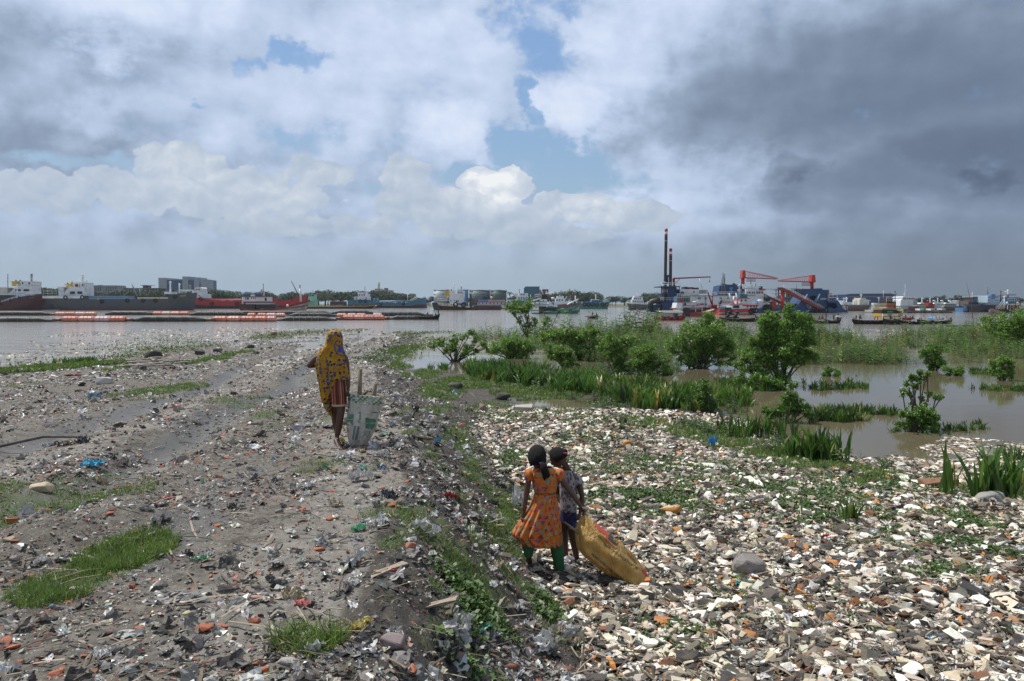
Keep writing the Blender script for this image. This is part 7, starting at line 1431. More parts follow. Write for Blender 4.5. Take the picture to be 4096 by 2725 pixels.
 def clump(px, py, n, h, spread, label, w=(5, 4, 3, .6, .1)):
  b = onground(px, py); V = []; F = []; Cc = []; k = 0
  for i in range(n):
   P, Q = pb[rs.integers(0, 8)]; a = rs.random() * 6.28; c, s_ = math.cos(a), math.sin(a); s = h * (.65 + .5 * rs.random()); Rm = np.array([[c, -s_, 0], [s_, c, 0], [0, 0, 1]]); o = np.array([rs.normal() * spread, rs.normal() * spread * .6, -.03]); V.append((P * [.8, .8, 1]) @ Rm.T * s + o); F.append(Q + k); k += len(P); Cc.append(np.repeat(pick(PALB, w, len(Q) // 4, rs, .15), 10, 0))
  t = thing('sword_leaf_clump', tuple(b), label, 'water plant'); np_mesh('leaves', np.concatenate(V), np.concatenate(F), M_LEAF, t, np.concatenate(Cc)); return t
 clump(3010, 1745, 26, .72, .42, 'upright clump of sword leaves at the rubble edge with an orange dead leaf'); clump(2930, 1755, 12, .55, .2, 'smaller clump of sword leaves just left of the orange leafed one'); clump(3255, 1850, 30, .86, .27, 'tallest clump of sword leaves at the rubble edge below the sapling')
 clump(3130, 1815, 7, .5, .12, 'thin clump of sword leaves left of the tallest clump'); clump(3950, 2000, 13, .95, .24, 'dark tall sword leaf clump among the rubble near the right edge'); clump(4070, 1960, 12, .8, .3, 'sword leaf clump cut by the right edge'); clump(3400, 2090, 5, .5, .06, 'single sword leaved plant in the middle of the rubble'); clump(4060, 1850, 10, .5, .2, 'leafy clump at the right edge above the dark tall one'); clump(3165, 1830, 6, .6, .07, 'narrow clump of long leaves close to the tallest clump'); clump(1725, 1480, 5, .5, .1, 'little sword leaf clump at the left arm of the pond')
weeds()
# == the three waste pickers
from mathutils.bvhtree import BVHTree
class Fig:
 def __init__(s, Z, foot, z=None):
  s.Z = Z; px, py = Z[0] + foot[0] * Z[2], Z[1] + foot[1] * Z[2]
  g = onground(px, py); s.D = g.y; s.o = g.copy(); s.k = Z[2] / FPX * s.D
 def p(s, zx, zy, dy=0.0):
  q = at(s.Z[0] + zx * s.Z[2], s.Z[1] + zy * s.Z[2], s.D); q.y += dy; return q
 def px(s, zx, zy): return s.Z[0] + zx * s.Z[2], s.Z[1] + zy * s.Z[2]
def skin_mesh(V, E, Rd, sub=2, root=0):
 o = skin_body('tmp_body', V, E, Rd, SKIN, None, sub, root); v = [x.co.copy() for x in o.data.vertices]; f = [tuple(p.vertices) for p in o.data.polygons]
 me = o.data; bpy.data.objects.remove(o); bpy.data.meshes.remove(me); return v, f
def ortho(a, b):
 a = Vector(a).normalized(); b = (Vector(b) - a * Vector(b).dot(a)).normalized(); return a, b, a.cross(b)
def hand(mb, wrist, along, across, curl=.8, k=.85, spread=.0, mi=0):
 a, t, n = ortho(along, across); w = Vector(wrist); L = .085 * k; rings = []
 for f, wd, th in ((-.15, .020, .017), (0, .022, .016), (.35, .032, .014), (.8, .037, .013), (1.05, .034, .011)):
  c = w + a * L * f; rings.append([c + t * math.cos(q) * wd * k + n * math.sin(q) * th * k for q in [2 * math.pi * i / 10 for i in range(10)]])
 mb.loft(rings, mi, True, (True, True))
 for i, (off, ln) in enumerate(((.026, .066), (.009, .074), (-.009, .069), (-.026, .054))):
  b = w + a * L * .98 + t * off * k; d = a.copy(); pts = [b - a * .012]; ang = 0
  for j, s in enumerate((.45, .32, .23)):
   ang += curl * (.75 if j == 0 else 1.0); d = (a * math.cos(ang) + n * math.sin(ang) + t * off * spread * 10).normalized(); pts.append(pts[-1] + d * ln * s * k)
  mb.tube(pts, [.0085 * k, .0083 * k, .0075 * k, .0055 * k], 7, mi)
 b = w + a * L * .25 + t * .026 * k; d1 = (a * .7 + t * .65 + n * .35).normalized(); d2 = (a * .75 + t * .05 + n * .75 * min(curl, 1)).normalized()
 mb.tube([b, b + d1 * .034 * k, b + d1 * .034 * k + d2 * .03 * k], [.0115 * k, .0095 * k, .006 * k], 7, mi)
def foot(mb, ankle, toe, k=.85, mi=0, toes=True, up=(0, 0, 1)):
 a = Vector(ankle); t = Vector(toe); d = (t - a); d, u, s = ortho(d, up); L = .2 * k; hl = a - d * .045 * k; rings = []
 drop = -u * .035 * k
 for f, w, h, z in ((-.28, .018, .018, 0), (-.2, .028, .03, 0), (.0, .031, .036, 0), (.3, .032, .03, -.006), (.6, .038, .021, -.012), (.8, .040, .015, -.016), (.88, .036, .011, -.018)):
  c = a + d * L * f + drop + u * z * k; rings.append([c + s * math.cos(q) * w * k + u * math.sin(q) * h * k for q in [2 * math.pi * i / 12 for i in range(12)]])
 mb.loft(rings, mi, True, (True, True))
 if toes:
  for i, (o, r, ln) in enumerate(((.027, .0125, .036), (.009, .009, .033), (-.006, .0085, .029), (-.019, .008, .024), (-.03, .0075, .018))):
   b = a + d * L * .85 + drop - u * .016 * k + s * o * k; mb.tube([b, b + d * ln * k * .6 + u * .003, b + d * ln * k - u * .003], [r * k, r * k, r * k * .7], 7, mi)
def head(mb, c, fwd, up, r, mi=0, n=22, m=16):
 f, u, s = ortho(fwd, up); c = Vector(c); rings = []
 for i in range(m + 1):
  ph = -math.pi / 2 + math.pi * i / m; y = math.sin(ph); cr = max(math.cos(ph), .03); ring = []
  for j in range(n):
   th = 2 * math.pi * j / n; cf = math.cos(th) * cr; cs = math.sin(th) * cr
   wj = 1 - .26 * max(-y, 0) ** 1.2; x = cs * .80 * wj; z = y * 1.18; d = cf * (.98 if cf > 0 else 1.02) * (1 - .10 * max(-y, 0) * (cf < 0))
   if cf > 0:
    g = lambda sx, sy, wx, wy: math.exp(-((cs - sx) / wx) ** 2 - ((y - sy) / wy) ** 2)
    d += .22 * g(0, -.18, .13, .16) + .05 * g(0, .02, .1, .2) + .07 * g(0, -.50, .22, .08) + .07 * g(0, -.80, .25, .14) - .07 * g(.33, .03, .16, .11) - .07 * g(-.33, .03, .16, .11) + .04 * g(0, .2, .5, .1)
   ring.append(c + (f * d + s * x + u * z) * r)
  rings.append(ring)
 mb.loft(rings, mi, True, (True, True))
 for sg in (-1, 1):
  e = c + s * sg * .80 * r - f * .05 * r - u * .08 * r; mb.ball(e, (.05 * r + abs(s.x) * .05 * r, .14 * r, .26 * r), 8, 6, mi)
 return f, u, s
def hair_cap(c, f, u, s, r, cut=.30, k=1.1, back=0.0, low=-.55, name='hair', parent=None, origin=None, seed=1):
 q = MB(origin); n, m = 40, 26; rings = []; rsn = np.random.default_rng(seed)
 for i in range(m + 1):
  ph = -math.pi / 2 + math.pi * i / m; ring = []
  for j in range(n):
   th = 2 * math.pi * j / n; d = Vector((math.cos(th) * max(math.cos(ph), .02), math.sin(th) * max(math.cos(ph), .02), math.sin(ph)))
   rr = r * k * (1 + .02 * math.sin(th * 13 + 2 * math.sin(ph * 3)) + .02 * (rsn.random() - .5))
   hide = d.x > cut + .5 * max(d.z, 0) or d.z < low + .5 * max(d.x, 0)
   if hide: rr = r * .72
   ring.append(Vector(c) + (f * (d.x * 1.03 - back) + s * d.y * .86 + u * d.z * 1.17) * rr)
  rings.append(ring)
 q.loft(rings, 0, True, (True, True)); return q.build(name, HAIR, parent)
def levels_loft(F, rows, n=40, depth=.10, fold=(0.0, 9, 0.0), dyc=0.0, backk=1.0, power=.85, phase=0.0):
 rings = []; uvs = []; run = 0; prev = None
 for row in rows:
  zy, xl, xr = row[:3]; dp = row[3] if len(row) > 3 else depth; fd = row[4] if len(row) > 4 else fold[0]; cx, hw = (xl + xr) / 2, (xr - xl) / 2; ring = []
  c0 = F.p(cx, zy, dyc);
  if prev is not None: run += (c0 - prev).length
  prev = c0
  for j in range(n):
   th = 2 * math.pi * j / n + math.pi / 2
   cs, sn = math.cos(th), math.sin(th); X = cx + hw * math.copysign(abs(cs) ** power, cs); w = 1 + fd * (math.sin(th * fold[1] + phase + zy * fold[2]) + .4 * math.sin(th * fold[1] * 1.9 + 1.3))
   ring.append(F.p(cx + (X - cx) * (1 + (w - 1) * .35), zy, dyc + sn * dp * w * (1 if sn < 0 else backk)))
  rings.append(ring)
  per = sum((ring[(j + 1) % n] - ring[j]).length for j in range(n)); uvs.append([(per * j / n, run) for j in range(n)]); pers = [u[1][0] * n for u in uvs]; pm = sum(pers) / len(pers)
 return rings, [[(pm * j / n, u[0][1]) for j in range(n)] for u in uvs]
def cloth(name, F, rings, uvs, mats, parent, thick=.004, mi_fn=None, caps=(False, False), label=None, smooth=True, sub=1):
 n = len(rings[0]); m = len(rings); V = []; UV = []
 for r_, u_ in zip(rings, uvs):
  for j in range(n + 1): V.append(r_[j % n] - F.o); UV.append((u_[j % n][0] if j < n else u_[n - 1][0] + (u_[1][0] - u_[0][0]), u_[0][1]))
 Fc = [(i * (n + 1) + j, i * (n + 1) + j + 1, (i + 1) * (n + 1) + j + 1, (i + 1) * (n + 1) + j) for i in range(m - 1) for j in range(n)]
 me = bpy.data.meshes.new(name); me.from_pydata(V, [], Fc); uvl = me.uv_layers.new(name='UVMap')
 lv = np.zeros(len(me.loops), np.int32); me.loops.foreach_get('vertex_index', lv); uvl.data.foreach_set('uv', np.array(UV, np.float32)[lv].ravel())
 for q in (mats if isinstance(mats, (list, tuple)) else [mats]): me.materials.append(q)
 if mi_fn is not None: me.polygons.foreach_set('material_index', [mi_fn(i, j) for i in range(m - 1) for j in range(n)])
 me.polygons.foreach_set('use_smooth', [smooth] * len(me.polygons)); me.update()
 o = link(name, me, parent)
 if thick: md = o.modifiers.new('thickness', 'SOLIDIFY'); md.thickness = thick; md.offset = 0
 if sub: sd = o.modifiers.new('smooth', 'SUBSURF'); sd.levels = sub; sd.render_levels = sub
 if label: o['label'] = label
 return o
def bvh_of(objs):
 V = []; Fq = []
 dg = bpy.context.evaluated_depsgraph_get(); dg.update()
 for o in objs:
  e = o.evaluated_get(dg); me = e.to_mesh(); M = e.matrix_world; b = len(V); V += [M @ v.co for v in me.vertices]; Fq += [[b + i for i in p.vertices] for p in me.polygons]; e.to_mesh_clear()
 return BVHTree.FromPolygons(V, Fq)
def decal(name, F, tree, pts, faces, m, parent, off=.004):
 O = Vector((0, 0, CAMH)); V = []; ok = []
 for x, y in pts:
  d = Vector(ray(*F.px(x, y))).normalized(); h = tree.ray_cast(O, d)
  if h[0] is None: V.append(Vector((0, 0, 0))); ok.append(False)
  else:
   nrm = h[1] if h[1].dot(d) < 0 else -h[1]; V.append(h[0] + nrm * off - F.o); ok.append(True)
 fs = [f for f in faces if all(ok[i] for i in f) and max((V[f[0]] - V[i]).length for i in f) < .12]
 if name == 'border_band':
  runs = []
  for f in fs:
   if runs and runs[-1][-1][3] == f[0]: runs[-1].append(f)
   else: runs.append([f])
  fs = max(runs, key=len) if runs else []
 if not fs: return None
 ix = sorted({i for f in fs for i in f}); mp = {a: b for b, a in enumerate(ix)}
 q = MB((0, 0, 0)); q.add([V[i] for i in ix], [tuple(mp[i] for i in f) for f in fs], 0, True); return q.build(name, m, parent)
def patch(poly, step):
 xs = [p[0] for p in poly]; ys = [p[1] for p in poly]; nx = int((max(xs) - min(xs)) / step) + 2; ny = int((max(ys) - min(ys)) / step) + 2
 def inside(x, y):
  c = False
  for i in range(len(poly)):
   (ax, ay), (bx, by) = poly[i], poly[(i + 1) % len(poly)]
   if (ay > y) != (by > y) and x < ax + (y - ay) * (bx - ax) / (by - ay): c = not c
  return c
 pts = [(min(xs) + i * step, min(ys) + j * step) for j in range(ny) for i in range(nx)]
 fc = [(j * nx + i, j * nx + i + 1, (j + 1) * nx + i + 1, (j + 1) * nx + i) for j in range(ny - 1) for i in range(nx - 1) if inside(min(xs) + (i + .5) * step, min(ys) + (j + .5) * step)]
 return pts, fc
def ribbon(path, w, step=6):
 P = [Vector((a, b, 0)) for a, b in path]; S = [P[0]]
 for a, b in zip(P, P[1:]):
  k = max(1, int((b - a).length / step)); S += [a.lerp(b, (i + 1) / k) for i in range(k)]
 pts = []; fc = []
 for i, p in enumerate(S):
  t = (S[min(i + 1, len(S) - 1)] - S[max(i - 1, 0)]).normalized(); nn = Vector((-t.y, t.x, 0)) * w / 2; pts += [(p.x - nn.x, p.y - nn.y), (p.x + nn.x, p.y + nn.y)]
  if i: fc.append((2 * i - 2, 2 * i - 1, 2 * i + 1, 2 * i))
 return pts, fc
def lettering(txt, org, ang, h, sx=1.0, fit=None):
 cu = bpy.data.curves.new('t', 'FONT'); cu.body = txt; cu.size = 1.0; cu.resolution_u = 3; cu.offset = .012
 o = bpy.data.objects.new('t', cu); COL.objects.link(o); me = bpy.data.meshes.new_from_object(o.evaluated_get(bpy.context.evaluated_depsgraph_get())); bpy.data.objects.remove(o)
 if not len(me.vertices): return [], []
 if fit: w = max(v.co.x for v in me.vertices); sx = fit / (w * h)
 c, s_ = math.cos(ang), math.sin(ang); pts = []
 for v in me.vertices:
  x, y = v.co.x * h * sx, -v.co.y * h; pts.append((org[0] + x * c - y * s_, org[1] + x * s_ + y * c))
 return pts, [tuple(p.vertices) for p in me.polygons]
# ---- cloth materials
def scarf_mat():
 m = bpy.data.materials.new('yellow printed scarf'); m.use_nodes = True; t = NT(m.node_tree); b = t.n['Principled BSDF']; tc = t.n.new('ShaderNodeTexCoord'); P = tc.outputs['Object']
 Pw = t.vmath('ADD', P, t.vmath('SCALE', t.vmath('SUBTRACT', t.noise(P, 20, 2, .5, 1), (.5, .5, .5)), .02))
 v = t.n.new('ShaderNodeTexVoronoi'); v.inputs['Scale'].default_value = 19; v.inputs['Randomness'].default_value = .6; t.put(v.inputs['Vector'], Pw); d = v.outputs['Distance']
 n = t.noise(P, 8, 4, .6); base = t.mix(t.maprange(n, .35, .65), (.42, .20, .005, 1), (.60, .32, .010, 1))
 stroke = t.maprange(t.noise(P, 42, 3, .6), .62, .66); base = t.mix(t.math('MULTIPLY', stroke, .75), base, (.10, .035, .01, 1))
 c = t.mix(t.maprange(d, .40, .35), base, (.018, .018, .075, 1)); c = t.mix(t.maprange(d, .17, .13), c, (.16, .17, .42, 1)); c = t.mix(t.maprange(d, .07, .05), c, (.02, .02, .05, 1))
 t.put(b.inputs['Base Color'], c); b.inputs['Roughness'].default_value = .75
 tr = t.n.new('ShaderNodeBsdfTranslucent'); t.put(tr.inputs[0], c); mx = t.n.new('ShaderNodeMixShader'); mx.inputs[0].default_value = .3; t.l.new(b.outputs[0], mx.inputs[1]); t.l.new(tr.outputs[0], mx.inputs[2]); t.l.new(mx.outputs[0], t.n['Material Output'].inputs[0]); return m
def dress_mat():
 m = bpy.data.materials.new('orange triangle print'); m.use_nodes = True; t = NT(m.node_tree); b = t.n['Principled BSDF']; uv = t.n.new('ShaderNodeTexCoord').outputs['UV']
 def layer(c, scale, off, pal, size):
  q = t.vmath('ADD', t.vmath('SCALE', uv, scale), (off, off * .7, 0)); x, y, z = t.sep(q); y2 = y; x = t.math('ADD', x, t.math('MULTIPLY', t.math('FLOOR', y), .43)); cell = t.comb(t.math('FLOOR', x), t.math('FLOOR', y2), off)
  w = t.n.new('ShaderNodeTexWhiteNoise'); t.put(w.inputs['Vector'], cell); r = t.sep(w.outputs['Color']); fx = t.math('ABSOLUTE', t.math('SUBTRACT', t.math('FRACT', x), .5)); fy = t.math('FRACT', y2)
  flip = t.math('GREATER_THAN', r[0], .5); fy = t.math('ADD', t.math('MULTIPLY', fy, t.math('SUBTRACT', 1.0, t.math('MULTIPLY', flip, 2.0))), flip); h = t.math('DIVIDE', t.math('SUBTRACT', fy, .12), size)
  ins = t.math('MULTIPLY', t.math('MULTIPLY', t.math('GREATER_THAN', h, 0.0), t.math('LESS_THAN', h, 1.0)), t.math('LESS_THAN', fx, t.math('MULTIPLY', t.math('SUBTRACT', 1.0, h), size * .52)))
  ins = t.math('MULTIPLY', ins, t.math('GREATER_THAN', r[1], .22)); return t.mix(t.math('MULTIPLY', ins, .88), c, t.ramp(r[2], pal, True))
 n = t.noise(uv, 30, 3, .6); c = t.mix(t.maprange(n, .35, .65), (.42, .10, .005, 1), (.53, .145, .009, 1))
 c = layer(c, 15, 3.3, [(0, (.16, .012, .05)), (.42, (.20, .03, .16)), (.7, (.22, .012, .015))], .72); c = layer(c, 13, 7.9, [(0, (.12, .26, .16)), (.5, (.22, .30, .15)), (.8, (.28, .10, .16))], .6)
 t.put(b.inputs['Base Color'], c); b.inputs['Roughness'].default_value = .8; return m
def blotch_mat(name, a, bcol, scale, th=.5):
 m = bpy.data.materials.new(name); m.use_nodes = True; t = NT(m.node_tree); b = t.n['Principled BSDF']; P = t.n.new('ShaderNodeTexCoord').outputs['Object']
 v = t.n.new('ShaderNodeTexVoronoi'); v.inputs['Scale'].default_value = scale; t.put(v.inputs['Vector'], t.vmath('MULTIPLY', t.vmath('ADD', P, t.vmath('SCALE', t.noise(P, 12, 2, .5, 1), .05)), (1.4, 1, .8)))
 n = t.noise(P, 60, 3, .6); c = t.mix(t.maprange(v.outputs['Distance'], th, th - .06), a, bcol); c = t.mix(t.math('MULTIPLY', t.maprange(n, .58, .62), .6), c, (.10, .09, .10, 1)); t.put(b.inputs['Base Color'], c); b.inputs['Roughness'].default_value = .85; return m
def sack_mat(name, c0, c1, sheen=.45, trans=.12):
 m = bpy.data.materials.new(name); m.use_nodes = True; t = NT(m.node_tree); b = t.n['Principled BSDF']; tc = t.n.new('ShaderNodeTexCoord'); P = tc.outputs['Object']
 n = t.noise(P, 5, 5, .65); c = t.mix(t.maprange(n, .35, .7), c0, c1); w = t.n.new('ShaderNodeTexWave'); w.inputs['Scale'].default_value = 60; t.put(w.inputs['Vector'], P); c = t.mix(t.math('MULTIPLY', w.outputs[1] if len(w.outputs) > 1 else w.outputs[0], .08), c, (.1, .1, .1, 1))
 t.put(b.inputs['Base Color'], c); b.inputs['Roughness'].default_value = sheen
 bn = t.n.new('ShaderNodeBump'); bn.inputs['Strength'].default_value = 1.0; bn.inputs['Distance'].default_value = .06; nn = t.noise(t.vmath('MULTIPLY', P, (1, 1, .45)), 9, 5, .6, dist=1.8); t.put(bn.inputs['Height'], nn); t.l.new(bn.outputs[0], b.inputs['Normal'])
 tr = t.n.new('ShaderNodeBsdfTranslucent'); t.put(tr.inputs[0], c); mx = t.n.new('ShaderNodeMixShader'); mx.inputs[0].default_value = trans; t.l.new(b.outputs[0], mx.inputs[1]); t.l.new(tr.outputs[0], mx.inputs[2]); t.l.new(mx.outputs[0], t.n['Material Output'].inputs[0]); return m
INK = mat('dark print ink', (.035, .03, .028), .6); INK_R = mat('red print ink', (.42, .045, .035), .6, .2, 20); INK_G = mat('green print ink', (.055, .17, .11), .5, .3, 20, dirt=(.66, .63, .52), dirt_amt=1.0); INK_B = mat('faded blue grey print ink', (.10, .15, .17), .6, .3, 20)
WOOD = mat('weathered stick wood', (.20, .16, .11), .85, .35, 14)
def woman():
 F = Fig((1150, 1280, .36364), (590, 1398)); t = thing('person', tuple(F.o), 'person in a yellow and blue scarf over the head, walking away barefoot on the ridge', 'person', 'people picking through the waste')
 p = F.p; V = [p(560, 860, .0), p(520, 700, .01), p(500, 520, .02), p(510, 380, .02), p(517, 305, .02), p(520, 240, .03), p(520, 175, .03),
  p(522, 930, .04), p(502, 1070, .08), p(512, 1180, .12), p(520, 1275, .15), p(597, 935, -.02), p(585, 1085, -.05), p(562, 1200, -.01), p(540, 1298, .0),
  p(395, 385, .02), p(320, 415, .0), p(228, 512, -.02), p(300, 505, .08), p(345, 495, .15), p(600, 385, .0), p(640, 420, .0), p(662, 600, -.01), p(672, 700, -.03), p(674, 762, -.04)]
 E = [(0, 1), (1, 2), (2, 3), (3, 4), (4, 5), (5, 6), (0, 7), (7, 8), (8, 9), (9, 10), (0, 11), (11, 12), (12, 13), (13, 14), (3, 15), (15, 16), (16, 17), (17, 18), (18, 19), (3, 20), (20, 21), (21, 22), (22, 23), (23, 24)]
 Rd = [.115, .105, .12, .10, .05, .075, .085, .072, .048, .048, .027, .072, .05, .05, .029, .06, .045, .038, .03, .024, .055, .045, .036, .032, .024]
 q = MB(F.o); v, f = skin_mesh(V, E, Rd); q.add(v, f, 0, True); foot(q, p(538, 1312, 0), p(625, 1378, -.16), .95); foot(q, p(522, 1290, .15), p(560, 1345, .02), .95, toes=False)
 hand(q, p(674, 768, -.045), p(672, 835, -.05) - p(674, 768, -.045), (-.3, -1, 0), .95, .9); hand(q, p(345, 495, .15), Vector((.6, .6, .3)), (0, 0, 1), .6, .85)
 q.build('body', SKIN, t)
 st = [mat('striped skirt maroon', (.13, .022, .014), .85, .15, 20), mat('striped skirt rust', (.33, .085, .03), .85, .15, 20), mat('striped skirt cream', (.45, .33, .22), .85, .15, 20), mat('striped skirt dark', (.035, .015, .012), .85)]
 rings, uv = levels_loft(F, [(620, 480, 625, .10), (700, 475, 635, .115), (780, 472, 642, .12), (860, 478, 648, .12), (930, 486, 648, .115), (946, 488, 646, .11)], 64, .11, (.02, 7, 0)); cyc = [0, 0, 1, 0, 2, 3, 0, 1, 1, 0, 3]
 cloth('skirt', F, rings, uv, st, t, .005, lambda i, j: 2 if i == 4 else cyc[j % 11])
 SC = scarf_mat()
 rows = [(108, 500, 548, .03), (114, 476, 566, .06), (130, 452, 588, .09), (165, 434, 602, .108), (205, 428, 606, .112), (250, 424, 606, .112), (290, 412, 608, .112, .03), (320, 372, 616, .115, .05), (345, 346, 626, .12, .06), (385, 328, 640, .125, .07), (440, 316, 654, .13, .08), (500, 318, 664, .135, .09),
  (560, 325, 676, .14, .09), (610, 333, 688, .14, .09), (640, 338, 694, .14, .09), (654, 341, 692, .14, .09), (662, 343, 598, .13, .09), (700, 350, 566, .125, .09), (740, 355, 538, .12, .09), (780, 360, 510, .115, .09), (820, 364, 484, .11, .08), (870, 374, 476, .10, .08), (900, 384, 484, .09, .08), (950, 402, 484, .075, .06), (1000, 430, 484, .055, .05), (1040, 458, 488, .035, .03), (1064, 482, 494, .012, 0)]
 rings, uv = levels_loft(F, rows, 72, .12, (.06, 9, .004), .0, .8, .8, .6); sc = cloth('headscarf', F, rings, uv, SC, t, .004)
 tree = bvh_of([sc]); BL = mat('blue scarf border', (.022, .03, .15), .75, .2, 20); DOT = mat('pale scarf dots', (.42, .42, .55), .75)
 for k, (path, w) in enumerate((([(694, 648), (650, 640), (612, 622), (585, 668), (548, 722), (500, 792), (474, 830)], 17), ([(476, 830), (482, 880), (476, 930), (452, 975), (430, 1004), (488, 1060)], 15), ([(438, 262), (462, 210), (492, 172), (540, 158), (580, 176), (600, 196)], 15),
  ([(560, 220), (530, 240), (518, 285), (528, 340), (556, 378), (600, 392), (652, 392)], 13), ([(532, 504), (560, 490), (610, 482), (662, 466)], 14), ([(342, 410), (352, 470), (366, 540), (380, 640)], 9), ([(420, 400), (440, 520), (452, 640), (460, 790)], 9), ([(380, 690), (420, 680), (456, 668)], 9), ([(470, 700), (500, 600), (516, 520)], 8))):
  decal('border_band', F, tree, *ribbon(path, w), BL, sc, .003)
  D2 = []; L = ribbon(path, w, 11)[0]
  pts = []; fc = []
  for i in range(0, len(L) - 1, 2):
   cx, cy = (L[i][0] + L[i + 1][0]) / 2, (L[i][1] + L[i + 1][1]) / 2; b = len(pts); pts += [(cx - 2.6, cy), (cx, cy - 2.6), (cx + 2.6, cy), (cx, cy + 2.6)]; fc.append((b, b + 1, b + 2, b + 3))
  decal('border_dots', F, tree, pts, fc, DOT, sc, .005)
 pts = []; fc = []
 for cx, cy, r in ((585, 315, 26), (568, 290, 16), (600, 340, 18), (585, 345, 14), (560, 335, 14)):
  b = len(pts); pts += [(cx, cy)] + [(cx + r * math.cos(a) * (1 + .3 * math.sin(5 * a)), cy + r * math.sin(a) * (1 + .3 * math.sin(5 * a))) for a in [2 * math.pi * i / 15 for i in range(15)]]; fc += [(b, b + 1 + i, b + 1 + (i + 1) % 15) for i in range(15)]
 decal('flower_motif', F, tree, pts, fc, mat('blue flower print', (.05, .06, .26), .75), sc, .0035)
 S = thing('sack', tuple(p(780, 1430, -.05)), 'white feed sack with green checks, standing open beside the scarfed person', 'sack'); so = S.location.copy(); F2 = Fig.__new__(Fig); F2.Z = F.Z; F2.D = F.D - .05; F2.o = so; F2.k = F.k
 rows = [(805, 655, 1038, .17, .02), (815, 655, 1038, .175, .02), (850, 656, 1034, .18, .03), (900, 652, 1026, .185, .03), (960, 646, 1014, .19, .035), (1030, 639, 998, .19, .035), (1100, 635, 982, .19, .03), (1180, 636, 960, .185, .03), (1250, 642, 936, .175, .03), (1320, 652, 896, .16, .03), (1370, 668, 868, .14, .04), (1410, 692, 852, .11, .05), (1432, 725, 838, .07, .05), (1438, 770, 806, .02, 0)]
 fr = [];
 for i in range(len(rows) - 1):
  a, b = rows[i], rows[i + 1]; k = max(1, int((b[0] - a[0]) / 22)); fr += [tuple(a[c] + (b[c] - a[c]) * j / k for c in range(5)) for j in range(k)]
 fr.append(rows[-1]); fr = [(a, b + 4 * math.sin(a * .021), c + 5 * math.sin(a * .027 + 1), d_, e * 1.9) for a, b, c, d_, e in fr]; rings, uv = levels_loft(F2, fr, 88, .18, (.03, 6, .014), .12, 1, .75, 1.0)
 for r_ in rings[:3]:
  for v_ in r_: v_.z += -(v_.x - p(655, 800).x) * .10 + .0
 sk = cloth('bag', F2, rings, uv, sack_mat('dirty white woven sack', (.66, .62, .50, 1), (.84, .81, .72, 1), .34, .36), S, .004, None, label=None); tree = bvh_of([sk])
 pts = []; fc = []
 for r_ in range(4):
  for c in range(15):
   if (r_ + c) % 2: continue
   x = 668 + c * 24.5; y = 818 + r_ * 22 + (x - 655) * .105; P, Fq = patch([(x, y), (x + 24, y + 2), (x + 24, y + 24), (x, y + 22)], 8); b = len(pts); pts += P; fc += [tuple(b + i for i in f) for f in Fq]
 decal('check_print', F2, tree, pts, fc, INK_G, sk, .003)
 for poly in ([(640, 1035), (730, 1035), (728, 1090), (640, 1088)], [(640, 1098), (722, 1100), (716, 1162), (640, 1160)], [(858, 1076), (978, 1092), (970, 1134), (856, 1130)], [(856, 1138), (968, 1142), (950, 1212), (858, 1190)]): decal('green_panel', F2, tree, *patch(poly, 9), INK_G, sk, .003)
 Z2 = lambda x, y: (x / 1081 * 550 + 577.5, y / 1568 * 797.5 + 715)
 decal('lettering', F2, tree, *lettering('Feed', Z2(445, 825), -math.pi / 2 + .06, 42, fit=122), INK_B, sk, .004)
 for a, b, w in (((272, 1180), (330, 885), 17), ((345, 1185), (405, 890), 22), ((162, 930), (155, 1020), 4), ((190, 930), (180, 1030), 4)): decal('faded_print', F2, tree, *ribbon([Z2(*a), Z2(*b)], w), INK_B, sk, .003)
 for i in range(6): decal('faded_print', F2, tree, *ribbon([Z2(520, 985 + i * 18), Z2(670 - i * 12, 1010 + i * 20)], 4), INK_B, sk, .003)
 decal('faded_print', F2, tree, *ribbon([Z2(690, 595), Z2(820, 600)], 12), INK_B, sk, .003); decal('faded_print', F2, tree, *ribbon([Z2(140, 485), Z2(220, 490)], 12), INK_B, sk, .003)
 for a, b, r, lab in (((770, 1000), (780, 548), .030, 'thick pale wooden stick standing tall in the white sack'), ((915, 1000), (950, 708), .029, 'shorter dark wooden stick leaning in the white sack')):
  A = F2.p(*a, .12); B = F2.p(*b, .12); q = MB(A); q.tube([A, A.lerp(B, .5), B], [r, r * 1.03, r * .97], 12, 0, True, True); tag(q.build('wooden_stick', WOOD), lab, 'stick')
 A = F2.p(870, 850, .14); q = MB(A); q.tube([F2.p(812, 840, .16), F2.p(868, 786, .12)], [.02, .016], 8); tag(q.build('wooden_stick', WOOD), 'stubby broken stick between the two long sticks in the sack', 'stick')
 rings = [[F2.p(847 + 175 * math.cos(q_) * k, 845 + 20 * math.cos(q_) * k, .12 + .155 * math.sin(q_) * k) for q_ in [2 * math.pi * i / 24 for i in range(24)]] for k in (1.0, .01)]
 MB(so).loft(rings).build('contents', mat('sack contents', (.12, .10, .07), .9, .5, 20), S)
woman()
